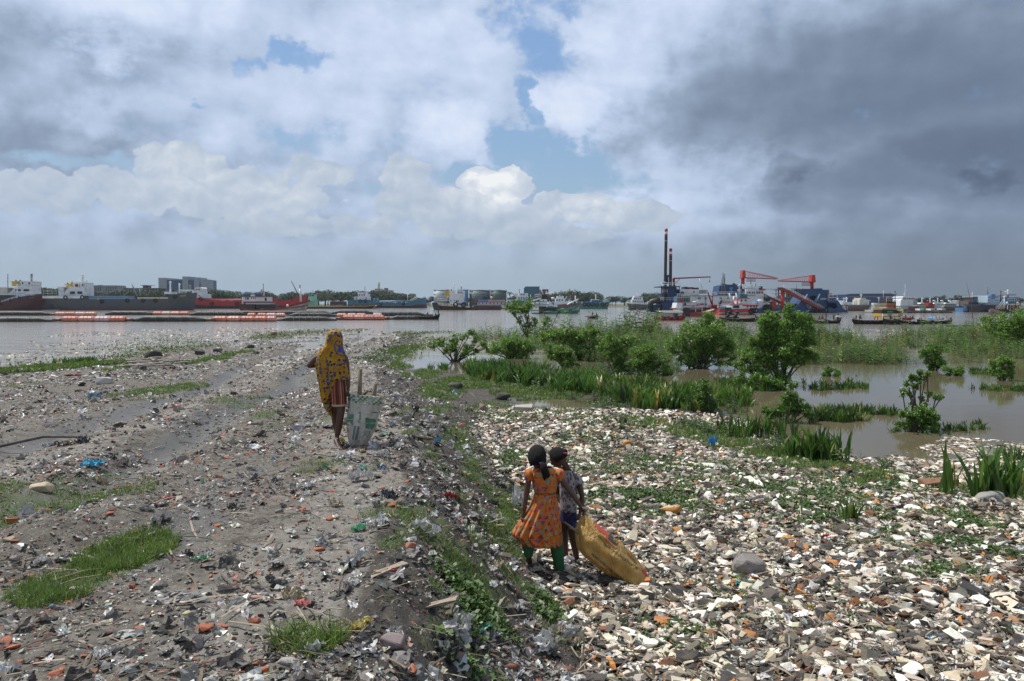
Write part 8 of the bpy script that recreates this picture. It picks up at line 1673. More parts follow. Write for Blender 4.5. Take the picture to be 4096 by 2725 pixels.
def girls():
 Z = (1950, 1750, .41444)
 # ---- the girl in the orange dress
 F = Fig(Z, (700, 1325)); t = thing('person', tuple(F.o), 'child in orange triangle print dress and green trousers, ponytail, seen from behind', 'person', 'people picking through the waste'); p = F.p
 V = [p(555, 640, 0), p(555, 540, .0), p(550, 430, .0), p(545, 345, .0), p(520, 300, .0), p(495, 245, .02),
   p(500, 720, .0), p(420, 930, .02), p(395, 1060, -.02), p(398, 1125, -.06), p(620, 720, 0), p(655, 960, -.02), p(672, 1120, .0), p(705, 1265, .0),
   p(430, 350, 0), p(398, 400, 0), p(374, 550, -.02), p(356, 660, -.04), p(352, 705, -.05), p(650, 345, 0), p(705, 395, -.01), p(822, 545, -.05), p(870, 612, -.06), p(890, 650, -.07)]
 E = [(0, 1), (1, 2), (2, 3), (3, 4), (4, 5), (0, 6), (6, 7), (7, 8), (8, 9), (0, 10), (10, 11), (11, 12), (12, 13), (3, 14), (14, 15), (15, 16), (16, 17), (17, 18), (3, 19), (19, 20), (20, 21), (21, 22), (22, 23)]
 Rd = [.11, .095, .11, .09, .036, .05, .07, .052, .042, .027, .07, .055, .045, .028, .05, .036, .030, .026, .021, .05, .037, .031, .026, .021]
 q = MB(F.o); v, f = skin_mesh(V, E, Rd); q.add(v, f, 0, True); fw = Vector((-.18, .9, -.42)); fv = head(q, p(478, 195, .02), fw, (0, .35, 1), .098)
 foot(q, p(396, 1128, -.05), p(402, 1185, -.02), .85, up=(0, -1, .2)); foot(q, p(712, 1290, .0), p(755, 1335, -.10), .9)
 hand(q, p(352, 708, -.05), p(348, 770, -.06) - p(352, 708, -.05), (1, -.3, 0), .9, .85); hand(q, p(890, 652, -.07), p(938, 712, -.09) - p(890, 652, -.07), (.6, -.8, .3), .85, .85)
 q.build('body', SKIN, t)
 hr = hair_cap(p(478, 198, .02), *fv, .104, cut=.2, k=1.1, back=.08, low=-.75, parent=t, origin=F.o, seed=3)
 q = MB(F.o); q.tube([p(508, 215, -.085), p(535, 255, -.115), p(548, 300, -.12), p(552, 345, -.12), p(545, 392, -.115)], [.022, .042, .040, .030, .006], 12); q.tube([p(525, 240, -.10), p(560, 300, -.11), p(582, 350, -.11), p(578, 372, -.11)], [.018, .03, .022, .004], 8); q.build('ponytail', HAIR, t)
 q = MB(F.o); q.torus(p(516, 228, -.098), .022, .008, 'z'); q.build('hair_tie', mat('purple hair tie', (.06, .03, .16), .6), t)
 DR = dress_mat()
 rows = [(288, 478, 622, .045), (300, 440, 650, .075), (325, 415, 672, .095), (370, 420, 682, .11), (430, 430, 680, .115), (490, 442, 668, .105), (540, 455, 655, .098)]
 rings, uv = levels_loft(F, rows, 48, .1, (.015, 5, 0)); bd = cloth('bodice', F, rings, uv, DR, t, .004)
 rows = [(536, 452, 658, .10, .0), (560, 446, 664, .112, .03), (610, 430, 672, .13, .05), (680, 396, 686, .15, .06), (740, 352, 694, .165, .07), (800, 312, 703, .18, .075), (860, 272, 710, .19, .08), (900, 244, 714, .195, .08), (932, 232, 717, .20, .08), (960, 268, 719, .20, .08), (985, 300, 721, .20, .08), (1008, 312, 721, .20, .08), (1022, 372, 718, .19, .08)]
 rings, uv = levels_loft(F, rows, 110, .15, (.07, 17, .0), .0, 1, .85, .3); sk = cloth('skirt', F, rings, uv, DR, t, .004)
 for i, (c, r) in enumerate((((402, 360), (.040, .05, .052)), ((688, 355), (.042, .05, .052)))):
  q = MB(F.o); rr = [[p(c[0] + (0 if i == 0 else 6), c[1], -.01) + Vector((math.cos(a) * w * (1 + .07 * math.sin(7 * a)), math.sin(a) * w * 1.15 * (1 + .07 * math.sin(7 * a)), z)) for a in [2 * math.pi * j / 28 for j in range(28)]] for z, w in ((.062, .012), (.052, .034), (.03, .05), (.0, .056), (-.03, .052), (-.048, .040), (-.058, .043))]
  q.loft(rr, 0, True, (True, False)); o = q.build('puff_sleeve', DR, t)
  uvl = o.data.uv_layers.new(name='UVMap'); uvl.data.foreach_set('uv', np.array([(o.data.vertices[l.vertex_index].co.x * 1.6 + .3, o.data.vertices[l.vertex_index].co.z) for l in o.data.loops], np.float32).ravel())
 tree = bvh_of([bd, sk]); decal('waist_seam', F, tree, *ribbon([(455, 545), (520, 540), (600, 541), (656, 548)], 5), mat('dark seam', (.22, .06, .01), .8), bd, .003); decal('back_seam', F, tree, *ribbon([(566, 330), (568, 535)], 2.5), mat('dark seam', (.22, .06, .01), .8), bd, .003)
 GR = mat('green trouser cloth', (.022, .12, .045), .85, .25, 14, bump=.5)
 rings, uv = levels_loft(F, [(900, 300, 470, .08, .03), (980, 318, 455, .075, .04), (1050, 336, 448, .07, .05), (1100, 348, 444, .062, .06), (1135, 358, 436, .05, .06), (1146, 362, 432, .045, .06)], 32, .07, (.04, 5, .02), -.01); cloth('trouser_leg', F, rings, uv, GR, t, .004)
 rings, uv = levels_loft(F, [(900, 575, 725, .085, .02), (1000, 588, 728, .08, .03), (1080, 606, 732, .075, .04), (1150, 624, 736, .07, .05), (1220, 642, 740, .065, .06), (1270, 655, 744, .06, .07), (1300, 662, 746, .055, .08), (1316, 668, 744, .05, .08)], 32, .07, (.04, 5, .03), -.01); cloth('trouser_leg', F, rings, uv, GR, t, .004)
 # ---- the girl in the patterned shirt
 G = Fig(Z, (820, 1235)); t2 = thing('person', tuple(G.o), 'child in grey leaf print shirt and blue shorts, red hair flower, looking down', 'person', 'people picking through the waste'); p = G.p
 V = [p(780, 700, .05), p(780, 600, .05), p(785, 480, .05), p(790, 380, .04), p(770, 315, .03), p(725, 262, .02),
   p(745, 760, .06), p(748, 950, .09), p(756, 1080, .13), p(770, 1195, .15), p(815, 760, .02), p(822, 940, -.01), p(845, 1070, .01), p(868, 1195, .03),
   p(850, 390, .02), p(880, 430, .0), p(912, 560, -.03), p(905, 650, -.06), p(885, 715, -.08), p(715, 400, .08), p(690, 450, .10), p(680, 560, .12), p(720, 650, .05), p(770, 700, .0)]
 q = MB(G.o); v, f = skin_mesh(V, E, [x * .92 for x in Rd[:14]] + Rd[14:]); q.add(v, f, 0, True); fwd = Vector((-.80, .30, -.52)); upv = Vector((-.35, .1, 1)); fv = head(q, p(682, 205, .02), fwd, upv, .092)
 foot(q, p(870, 1212, .02), p(790, 1262, -.16), .85); foot(q, p(774, 1205, .15), p(735, 1235, .02), .85)
 hand(q, p(885, 716, -.08), p(862, 790, -.10) - p(885, 716, -.08), (-.6, -.6, .2), .95, .82); hand(q, p(772, 702, .0), p(825, 760, -.08) - p(772, 702, .0), (.3, -.8, .4), .9, .82)
 q.build('body', mat('dark brown skin', (.055, .023, .014), .5, .12, 30), t2)
 hair_cap(p(682, 205, .02), *fv, .096, cut=.28, k=1.08, back=.06, low=-.35, parent=t2, origin=G.o, seed=5)
 MB(G.o).ball(p(742, 140, .0), .036, 12, 8).build('hair_bun', HAIR, t2); q = MB(G.o)
 for i in range(9): a = i * 2.4; q.ball(p(748, 146, -.035) + Vector((math.cos(a) * .017, math.sin(a) * .008, math.sin(a * 1.3) * .017)), .0095, 6, 4)
 q.build('hair_flower', mat('red hair flower', (.45, .012, .02), .6), t2); c, fw_, uw, sw = p(682, 205, .02), fv[0], fv[1], fv[2]
 for sg in (-1, 1): MB(G.o).ball(c + (fw_ * .90 + sw * .31 * sg + uw * .03) * .092, .011, 8, 6).build('eye', mat('eye', (.35, .33, .3), .2), t2)
 MB(G.o).ball(p(712, 268, -.07), .008, 6, 5).build('earring', P_WHITE, t2)
 SH_ = blotch_mat('grey leaf print cotton', (.27, .245, .24, 1), (.07, .065, .08, 1), 26, .5)
 rings, uv = levels_loft(G, [(318, 745, 815, .05), (340, 725, 840, .075), (370, 708, 862, .09), (430, 698, 872, .10), (500, 696, 872, .105), (580, 700, 868, .105), (650, 704, 866, .105), (700, 706, 864, .105), (716, 708, 862, .10)], 48, .1, (.03, 6, .01), .04); cloth('shirt', G, rings, uv, SH_, t2, .004)
 for (a, b) in ((p(845, 372, .02), p(888, 455, .0)), (p(728, 385, .07), p(690, 470, .1))):
  q = MB(G.o); q.tube([a, a.lerp(b, .5), b], [.045, .052, .056], 16, caps=False); o = q.build('sleeve', SH_, t2)
 NB = mat('navy blue shorts', (.012, .022, .10), .8, .3, 14, bump=.4)
 rings, uv = levels_loft(G, [(695, 706, 866, .10), (750, 708, 862, .10), (790, 712, 858, .095), (800, 716, 790, .08), (835, 722, 786, .075)], 32, .09, (.03, 5, .02), .05); cloth('shorts', G, rings, uv, NB, t2, .004)
 rings, uv = levels_loft(G, [(740, 774, 864, .09), (820, 776, 862, .085), (866, 780, 856, .075)], 28, .09, (.04, 5, .02), .01); cloth('shorts_leg', G, rings, uv, NB, t2, .004)
 rings, uv = levels_loft(G, [(862, 779, 857, .077), (872, 780, 855, .076)], 28, .09, (.04, 5, .02), .01); cloth('shorts_hem', G, rings, uv, mat('yellow hem', (.4, .28, .04), .8), t2, .004)
 # ---- the yellow sack they drag
 ed = [((932, 706), (912, 728), .02), ((948, 722), (895, 752), .04), ((975, 745), (868, 785), .07), ((1012, 780), (842, 838), .10), ((1060, 815), (836, 885), .125), ((1110, 852), (838, 935), .145), ((1190, 905), (850, 1010), .16), ((1280, 975), (905, 1075), .17), ((1362, 1045), (985, 1140), .175), ((1440, 1140), (1090, 1215), .175), ((1502, 1238), (1200, 1290), .165), ((1545, 1335), (1330, 1385), .14), ((1550, 1400), (1425, 1440), .09), ((1548, 1452), (1470, 1468), .035), ((1545, 1466), (1490, 1475), .012)]
 fr = []
 for i in range(len(ed) - 1):
  k = 3
  for j in range(k):
   u = j / k; fr.append(tuple((ed[i][c][0] * (1 - u) + ed[i + 1][c][0] * u, ed[i][c][1] * (1 - u) + ed[i + 1][c][1] * u) for c in (0, 1)) + (ed[i][2] * (1 - u) + ed[i + 1][2] * u,))
 fr.append(ed[-1]); H = Fig.__new__(Fig); H.Z = Z; H.D = F.D; bot = onground(*F.px(1480, 1470)); S = thing('sack', tuple(bot), 'yellow poultry feed sack printed in Bengali and red, dragged by the two children', 'sack'); H.o = S.location.copy(); H.k = F.k
 rings = []; uvs = []; run = 0; n = 64; m = len(fr); dend = bot.y - (F.D - .12) + .10
 for i, (a, b, dp) in enumerate(fr):
  u = i / (m - 1); ring = []; dc = -.10 + (dend - .0) * max(u - .05, 0) * 1.0
  for j in range(n):
   th = 2 * math.pi * j / n + math.pi / 2; cs, sn = math.cos(th), math.sin(th); q_ = .5 + .5 * math.copysign(abs(cs) ** .85, cs); fold = 1 + (.34 * math.exp(-u * 5) * math.sin(th * 9 + u * 6) + .10 * math.sin(th * 4 + u * 11) + .07 * math.sin(th * 7 - u * 17 + 1) + .05 * math.sin(u * 34 + th * 3) * (u > .3))
   ring.append(H.p(b[0] + (a[0] - b[0]) * q_, b[1] + (a[1] - b[1]) * q_, dc + sn * dp * fold))
  rings.append(ring); run += .03; uvs.append([(.01 * j, run) for j in range(n)])
 sk = cloth('bag', H, rings, uvs, sack_mat('yellow woven feed sack', (.44, .24, .045, 1), (.58, .36, .10, 1), .36, .12), S, .004); tree = bvh_of([sk])
 Z3 = lambda x, y: ((2280 + x * .22957 - 1950) / .41444, (2020 + y * .22957 - 1750) / .41444)
 T = lambda L: [Z3(*v_) for v_ in L]
 decal('red_print', H, tree, *patch(T([(362, 205), (385, 200), (530, 360), (700, 470), (690, 500), (660, 540), (610, 520), (540, 480), (480, 440), (430, 340)]), 5), INK_R, sk, .004)
 decal('red_print', H, tree, *ribbon(T([(660, 510), (612, 590), (700, 680), (775, 745)]), 10), INK_R, sk, .004); decal('red_print', H, tree, *patch(T([(1250, 1130), (1330, 1130), (1355, 1250), (1290, 1220), (1245, 1170)]), 5), INK_R, sk, .004); decal('red_print', H, tree, *ribbon(T([(360, 920), (420, 980), (495, 1050)]), 5), INK_R, sk, .004)
 decal('logo_block', H, tree, *patch(T([(715, 480), (820, 540), (830, 690), (790, 705), (650, 590)]), 5), INK, sk, .004); decal('logo_letter', H, tree, *lettering('ফিড', Z3(715, 600), .75, 40), mat('yellow print', (.5, .27, .04), .6), sk, .008)
 ang = math.atan2(1120 - 690, 1160 - 575); a0 = Z3(570, 700); a1 = Z3(1165, 1140); L = math.hypot(a1[0] - a0[0], a1[1] - a0[1])
 decal('lettering', H, tree, *lettering('প্রভিটা সুপার পাওয়ার লেয়ার ফিড'.replace('ভি', 'িভ').replace('লে', 'েল').replace('ফি', 'িফ'), a0, ang, 34, fit=L), INK, sk, .005)
 a0 = Z3(362, 870); a1 = Z3(920, 1335); L = math.hypot(a1[0] - a0[0], a1[1] - a0[1]); decal('lettering', H, tree, *lettering('PROVITA SUPER POWER LAYER FEED', a0, math.atan2(a1[1] - a0[1], a1[0] - a0[0]), 34, fit=L), INK, sk, .005)
 for i in range(7): a = (950 + i * 33, 790 + i * 20); decal('small_print', H, tree, *ribbon(T([(955 + i * 30, 740 + i * 26), (945 + i * 32, 800 + i * 30)]), 4), mat('brown small print', (.16, .09, .03), .6), sk, .004)
 for i in range(5): decal('small_print', H, tree, *ribbon(T([(975 + i * 4, 800 + i * 16), (1140 + i * 6, 990 + i * 12)]), 2.2), mat('brown small print', (.16, .09, .03), .6), sk, .004)
 decal('round_emblem', H, tree, *ribbon(T([(925, 690), (945, 720), (930, 750), (905, 745), (895, 780), (915, 800)]), 6), INK_B, sk, .004)
 A = H.p(905, 888, -.26); B = H.p(735, 785, -.12); q = MB(A); q.tube([A, A.lerp(B, .5), B], [.014, .013, .009], 8); tag(q.build('wooden_stick', WOOD), 'grey stick poking out of the neck of the yellow sack', 'stick')
girls()
# == single things one can point at
def lump(rs, ext, n=16, jag=.16):
 bm = bmesh.new()
 for i in range(n):
  p = rs.normal(size=3); p /= np.linalg.norm(p); p = np.sign(p) * np.abs(p) ** .7 * (.5 - jag * rs.random()); bm.verts.new((p[0] * ext[0], p[1] * ext[1], p[2] * ext[2]))
 bmesh.ops.convex_hull(bm, input=bm.verts); bmesh.ops.delete(bm, geom=[v for v in bm.verts if not v.link_faces], context='VERTS')
 bmesh.ops.bevel(bm, geom=list(bm.edges), offset=min(ext) * .05, segments=1, affect='EDGES'); me = bpy.data.meshes.new('lump'); bm.to_mesh(me); bm.free(); return me
def place(name, me, m, x, y, s, rz, label, cat, group=None, tilt=.15, rs=rng, sink=.15, z=None):
 if m and not me.materials: me.materials.append(m)
 o = link(name, me); s3 = s if hasattr(s, '__len__') else (s, s, s); zz = hz(x, y) if z is None else z
 dim = max(v.co.z for v in me.vertices) - min(v.co.z for v in me.vertices)
 o.location = (x, y, max(zz, 0) + dim * s3[2] * (.5 - sink)); o.scale = s3; o.rotation_euler = (rs.normal() * tilt, rs.normal() * tilt, rz); return tag(o, label, cat, group)
def obj_mat(name, c, rough=.8, var=.2, bump=.4): return mat(name, c, rough, var, 9, dirt=(c[0] * .45, c[1] * .4, c[2] * .35), dirt_amt=.45, bump=bump)
FOAM = obj_mat('white foam', (.80, .78, .72)); CREAM = obj_mat('cream plaster', (.60, .54, .43)); TANS = obj_mat('tan stone', (.36, .30, .22)); OCH = obj_mat('ochre foam', (.48, .23, .05)); BRK = obj_mat('red brick', (.36, .115, .055)); GRY = obj_mat('grey stone', (.22, .20, .18)); DRK = obj_mat('dark stone', (.06, .055, .05))
def crowds():
 rs = np.random.default_rng(71)
 LM = [(onground(a, b), c) for a, b, c in ((400, 2300, 'by the left grass tuft'), (1240, 2580, 'by the bottom grass tuft'), (870, 2560, 'among the lower bricks'), (250, 1900, 'near the cyan bag'), (650, 1600, 'near the left grass strip'), (1350, 1780, 'near the scarfed person'), (1000, 2100, 'in the middle'), (1750, 2150, 'by the slope grass'), (1650, 2600, 'low on the slope'), (1850, 1800, 'high on the slope'), (2150, 2250, 'beside the children'), (2450, 2250, 'around the yellow sack'), (2690, 2050, 'near the ochre block'), (2990, 2320, 'around the grey boulder'), (2500, 1750, 'far up the field'), (3100, 1950, 'below the tallest leaves'), (3500, 2150, 'near the broken tiles'), (3750, 2000, 'near the brown slab'), (3600, 2500, 'towards the lower right'), (2900, 2600, 'at the bottom middle'), (3950, 2300, 'by the right edge'))]
 def many(name, mats, n, zone, size, label, cat, group, ext, dr=(4.9, 13), tilt=.22, sink=.2, protos=None, amax=35):
  ms = []
  for m in mats:
   for k in range(4): me = lump(rs, ext(rs)) if protos is None else protos(rs); me.materials.append(m); me.name = name; ms.append(me)
  k = 0; tries = 0
  while k < n and tries < 40000:
   tries += 1; x, y = sample_view(1, dr[0], dr[1], rs, 1.5, amax)
   if rs.random() > zone(x, y)[0]: continue
   place(name, ms[rs.integers(0, len(ms))], None, float(x[0]), float(y[0]), size[0] + (size[1] - size[0]) * rs.random() ** 2, rs.random() * 6.28, *lab(label, cat, group, x[0], y[0]), tilt, rs, sink); k += 1
 def lab(label, cat, group, x, y):
  w = min(LM, key=lambda l: math.hypot(l[0].x - x, l[0].y - y) / l[0].y)[1]; return label + ', ' + w, cat, group + ' ' + w
 mud = lambda x, y: (slope_t(x, y) < .9) * (shore(x, y) > .5) * (1 - .7 * np.clip(grass_mask(x, y), 0, 1)); slope = lambda x, y: np.exp(-((slope_t(x, y) - .45) / .45) ** 2) * (shore(x, y) > .5)
 blk = lambda r: (1, .5 + .4 * r.random(), .28 + .3 * r.random())
 many('foam_lump', [FOAM, CREAM, TANS], 290, rubble_zone, (.10, .23), 'whitish broken lump lying in the foreshore rubble', 'rubble lump', 'pale broken lumps in the foreshore rubble', blk, (4.9, 14))
 many('ochre_lump', [OCH], 70, rubble_zone, (.07, .18), 'orange brown lump lying in the white rubble', 'foam lump', 'orange brown lumps in the rubble', blk, (4.9, 18)); many('coconut_husk', [GRY, DRK], 70, rubble_zone, (.10, .15), 'grey weathered coconut husk in the white rubble', 'coconut husk', 'coconut husks in the rubble', lambda r: (1, .85, .75), (4.9, 16), .8)
 many('brick_piece', [BRK], 110, mud, (.05, .13), 'red brick piece lying on the mud bank', 'brick', 'red brick pieces on the mud bank', blk, (3.8, 12), .2, .3); many('stone', [TANS, GRY], 60, mud, (.05, .15), 'grey brown stone lying on the mud bank', 'stone', 'stones on the mud bank', lambda r: (1, .7, .5), (3.8, 14), .2, .3)
 def plank(r):
  bm = bmesh.new(); bmesh.ops.create_cube(bm, size=1); bmesh.ops.scale(bm, vec=(1, .10 + .14 * r.random(), .05), verts=bm.verts); bmesh.ops.subdivide_edges(bm, edges=bm.edges[:], cuts=3, use_grid_fill=True)
  for v in bm.verts: v.co.z += .03 * math.sin(v.co.x * 5 + r.random()); v.co.y += .02 * r.normal()
  me = bpy.data.meshes.new('plank'); bm.to_mesh(me); bm.free(); return me
 many('wood_piece', [mat('driftwood', (.27, .22, .16), .9, .35, 14), mat('dark driftwood', (.10, .08, .06), .9, .35, 14)], 60, lambda x, y: np.clip(rubble_zone(x, y) + slope(x, y), 0, 1), (.18, .5), 'piece of driftwood lying across the waste', 'wood', 'driftwood pieces in the waste', None, (4.6, 18), .15, .2, plank)
 cols = [('grey plastic film', (.42, .42, .41)), ('white plastic film', (.58, .58, .56)), ('black plastic film', (.05, .05, .052)), ('beige cloth scrap', (.38, .32, .22))]
 def crump(r, amp=.34):
  V, Fq = sheet_proto(r, 12, amp); me = bpy.data.meshes.new('film'); me.from_pydata(V.tolist(), [], Fq.tolist()); return me
 for nm, c in cols: many('plastic_scrap', [mat(nm, c, .4, .2, 9, trans=.2, dirt=(.1, .08, .06), dirt_amt=.5)], 34 if nm[0] != 'b' else 24, lambda x, y: np.clip(slope(x, y) + .15 * mud(x, y), 0, 1), (.09, .27), 'crumpled piece of %s on the bank' % nm, 'scrap', 'crumpled pieces of %s' % nm, None, (3.9, 15), .3, .3, crump)
 for nm, c, n in (('blue plastic film', (.06, .24, .42), 10), ('green plastic film', (.05, .26, .19), 5), ('red plastic film', (.30, .03, .035), 4), ('yellow plastic film', (.45, .37, .10), 6)):
  many('plastic_scrap', [mat(nm, c, .35, .2, 9, trans=.2)], n, lambda x, y: np.clip(.6 * rubble_zone(x, y) + mud(x, y), 0, 1), (.07, .2), 'bright crumpled piece of %s' % nm, 'scrap', 'crumpled pieces of %s' % nm, None, (4.2, 18), .3, .2, crump)
crowds()
def singles():
 rs = np.random.default_rng(72)
 def one(name, px, py, wpx, ext, m, label, cat, rz=None, tilt=.1, sink=.18, n=18, jag=.14, kind='lump'):
  g = onground(px, py); s = wpx / FPX * g.y
  if kind == 'lump': me = lump(rs, ext, n, jag)
  elif kind == 'sheet': V, Fq = sheet_proto(rs, 14, ext[2]); V = V * np.array([ext[0], ext[1] / .7, 1]); me = bpy.data.meshes.new(name); me.from_pydata(V.tolist(), [], Fq.tolist())
  elif kind == 'slab':
   bm = bmesh.new(); bmesh.ops.create_cube(bm, size=1); bmesh.ops.scale(bm, vec=ext, verts=bm.verts)
   for v in bm.verts: v.co += Vector(rs.normal(size=3)) * .03
   bmesh.ops.bevel(bm, geom=bm.edges[:], offset=.015, segments=2, affect='EDGES'); me = bpy.data.meshes.new(name); bm.to_mesh(me); bm.free()
  me.materials.append(m); return place(name, me, None, g.x, g.y, s, rs.random() * .5 - .25 if rz is None else rz, label, cat, None, tilt, rs, sink)
 film = lambda nm, c: mat(nm, c, .4, .25, 9, trans=.15)
 one('foam_block', 2690, 2065, 105, (1, .55, .6), OCH, 'big ochre brown foam block lying in the rubble right of the children', 'foam block', n=12)
 one('boulder', 2990, 2300, 160, (1, .7, .62), GRY, 'large rounded grey boulder in the rubble, behind the teal wrapper', 'boulder', n=40, jag=.05); one('boulder', 3085, 2270, 70, (1, .8, .4), CREAM, 'flat pale stone leaning on the large grey boulder', 'stone')
 one('brick_slab', 3755, 1950, 150, (1, .4, .22), obj_mat('brown slab', (.22, .105, .06)), 'brown slab like a loose brick at the right edge of the rubble by the grass', 'slab', .15, .12, .1, kind='slab')
 one('cloth_bundle', 3960, 2010, 140, (1, .5, .42), obj_mat('grey cloth', (.26, .25, .23)), 'crumpled grey cloth bundle in the rubble near the right edge', 'cloth', n=34)
 one('concrete_block', 2095, 1650, 70, (1, .6, .45), obj_mat('pale concrete', (.36, .33, .28)), 'squared pale concrete block at the puddle edge', 'block', 0, .05, .25, kind='slab'); one('stone', 1932, 1650, 48, (.8, .6, 1.1), obj_mat('brown stone', (.22, .17, .13)), 'pointed brown stone left of the pale concrete block', 'stone')
 one('packing_foam', 2625, 1770, 70, (1, .7, .22), FOAM, 'broken white foam tray in the upper rubble', 'foam tray', .1, .08, .1, kind='slab'); one('charred_board', 2270, 1750, 110, (1, .2, .08), DRK, 'charred black board slanting in the upper rubble', 'board', -.5, .1, .1, kind='slab')
 one('foam_block', 3410, 2010, 62, (1, .22, .2), FOAM, 'white squared foam bar beside the lone sword leaved plant', 'foam bar', -1.0, .15, .1, kind='slab'); one('floor_tile', 3530, 2165, 100, (1, .7, .04), obj_mat('pink tile', (.38, .26, .24)), 'flat pinkish broken tile in the right rubble', 'tile', .4, .1, .1, kind='slab')
 one('floor_tile', 3560, 2205, 130, (1, .5, .05), obj_mat('green tile', (.26, .36, .30)), 'flat pale green ridged sheet in the right rubble', 'sheet', .1, .08, .1, kind='slab'); one('stone', 3720, 2430, 95, (1, .6, .45), FOAM, 'big white angular lump in the lower right rubble', 'stone')
 one('stone', 3540, 2500, 95, (1, .6, .4), FOAM, 'largest white angular lump near the bottom, left of two', 'stone'); one('stone', 3690, 2515, 105, (1, .55, .4), FOAM, 'largest white angular lump near the bottom, right of two', 'stone'); one('stone', 3350, 2235, 95, (1, .5, .4), FOAM, 'white pitted slab above the red scrap', 'stone')
 one('ochre_lump', 3145, 2175, 75, (1, .7, .6), OCH, 'rough ochre lump left of the red wrapper', 'foam lump'); one('ochre_lump', 3470, 1992, 50, (1, .8, .7), OCH, 'ochre lump below the lone sword leaved plant', 'foam lump'); one('ochre_lump', 2960, 2490, 75, (1, .8, .9), obj_mat('brown lump', (.20, .13, .07)), 'dark ochre lump in the lower rubble', 'foam lump'); one('brick_piece', 2830, 2540, 70, (1, .6, .4), OCH, 'orange brick like slab at lower middle of the rubble', 'brick')
 one('ochre_lump', 2510, 1790, 55, (1, .7, .8), OCH, 'orange lump in the upper rubble right of the children', 'foam lump'); one('ochre_lump', 2450, 1855, 52, (1, .7, .5), OCH, 'ochre lump beside the head of the taller child', 'foam lump'); one('ochre_lump', 2370, 1955, 60, (1, .7, .5), OCH, 'orange lump right of the patterned shirt', 'foam lump'); one('ochre_lump', 2500, 2380, 58, (1, .8, .6), OCH, 'orange lump just below the foot of the yellow sack', 'foam lump')
 one('bark_slab', 2300, 2365, 120, (1, .38, .08), mat('grey bark', (.30, .26, .22), .9, .3, 20), 'curved grey bark slab below the children', 'wood', -.35, .12, .15, kind='slab'); one('board', 2345, 2420, 90, (1, .14, .06), FOAM, 'narrow white bent board below the bark slab', 'board', -.7, .1, .1, kind='slab'); one('board', 2565, 2350, 80, (1, .22, .16), FOAM, 'white squared stick by the end of the yellow sack', 'board', -.6, .15, .1, kind='slab')
 one('boulder', 1575, 2600, 130, (1, .6, .5), obj_mat('pinkish grey stone', (.27, .21, .20)), 'pinkish grey boulder near the bottom left of the slope', 'boulder', n=26); one('stone', 1150, 2665, 100, (1, .55, .5), obj_mat('pale grey stone', (.33, .30, .27)), 'pale grey stone below the grass tuft at the bottom', 'stone', n=22); one('brick_piece', 1062, 2690, 75, (1, .6, .5), BRK, 'red brick half left of the pale grey stone', 'brick'); one('brick_piece', 1035, 2660, 55, (1, .6, .5), obj_mat('pale brick', (.48, .24, .16)), 'pale orange brick piece above the red half brick', 'brick')
 one('brick_piece', 820, 2528, 72, (1, .75, .5), BRK, 'rounded orange red brick, left of the pair in the lower middle mud', 'brick', n=26); one('brick_piece', 890, 2520, 62, (1, .6, .4), BRK, 'orange red brick, right of the pair in the lower middle mud', 'brick'); one('stone', 755, 2465, 62, (1, .55, .45), obj_mat('yellow stone', (.42, .36, .19)), 'smooth yellowish stone above the pair of bricks', 'stone', n=26); one('brick_piece', 1030, 2400, 85, (1, .6, .3), obj_mat('pink brick', (.45, .22, .16)), 'flat pink brick with mortar in the middle mud', 'brick')
 one('brick_piece', 1645, 2205, 62, (.9, .8, .7), obj_mat('salmon brick', (.40, .17, .10)), 'salmon brick standing in the slope grass', 'brick'); one('brick_piece', 1272, 2205, 65, (1, .5, .3), BRK, 'orange brick fragment on the pale path', 'brick'); one('brick_piece', 2050, 2690, 80, (1, .7, .7), obj_mat('brown brick', (.20, .085, .05)), 'brown hollow brick at the bottom edge, left of two', 'brick'); one('brick_piece', 2260, 2695, 65, (1, .8, .7), obj_mat('brown brick', (.20, .085, .05)), 'brown brick at the bottom edge, right of two', 'brick'); one('brick_piece', 1870, 2690, 60, (1, .7, .5), obj_mat('pink brick', (.45, .22, .16)), 'pinkish mottled stone at the bottom edge of the slope', 'brick')
 one('brick_piece', 47, 2095, 45, (1, .6, .5), BRK, 'red brick in the grass at the left edge', 'brick', kind='slab'); one('brick_piece', 440, 2065, 45, (1, .5, .4), BRK, 'dark red brick beside the wet left track', 'brick'); one('stone', 60, 2250, 48, (1, .8, .9), GRY, 'dark grey stone by the left edge above the grass tuft', 'stone'); one('cloth_bundle', 165, 1965, 115, (1, .55, .42), obj_mat('tan cloth', (.45, .36, .24)), 'tan cloth bundle crumpled at the left edge', 'cloth', n=34, jag=.25)
 one('plastic_bag', 370, 1870, 88, (1, .6, .22), film('cyan bag', (.05, .34, .52)), 'bright cyan plastic bag trodden flat in the left mud', 'bag', kind='sheet'); one('plastic_bag', 378, 1600, 44, (1, .7, .5), film('slate blue bag', (.17, .27, .36)), 'slate blue bag standing up on the left bank', 'bag', kind='sheet'); one('white_sack_lump', 415, 1535, 85, (1, .4, .4), obj_mat('dull white sack', (.55, .53, .48)), 'dull white sack lump on the far left bank', 'sack', n=26); one('foam_board', 310, 1505, 70, (1, .3, .1), film('red cloth', (.35, .04, .03)), 'red cloth strip lying on the far left bank', 'cloth', kind='sheet')
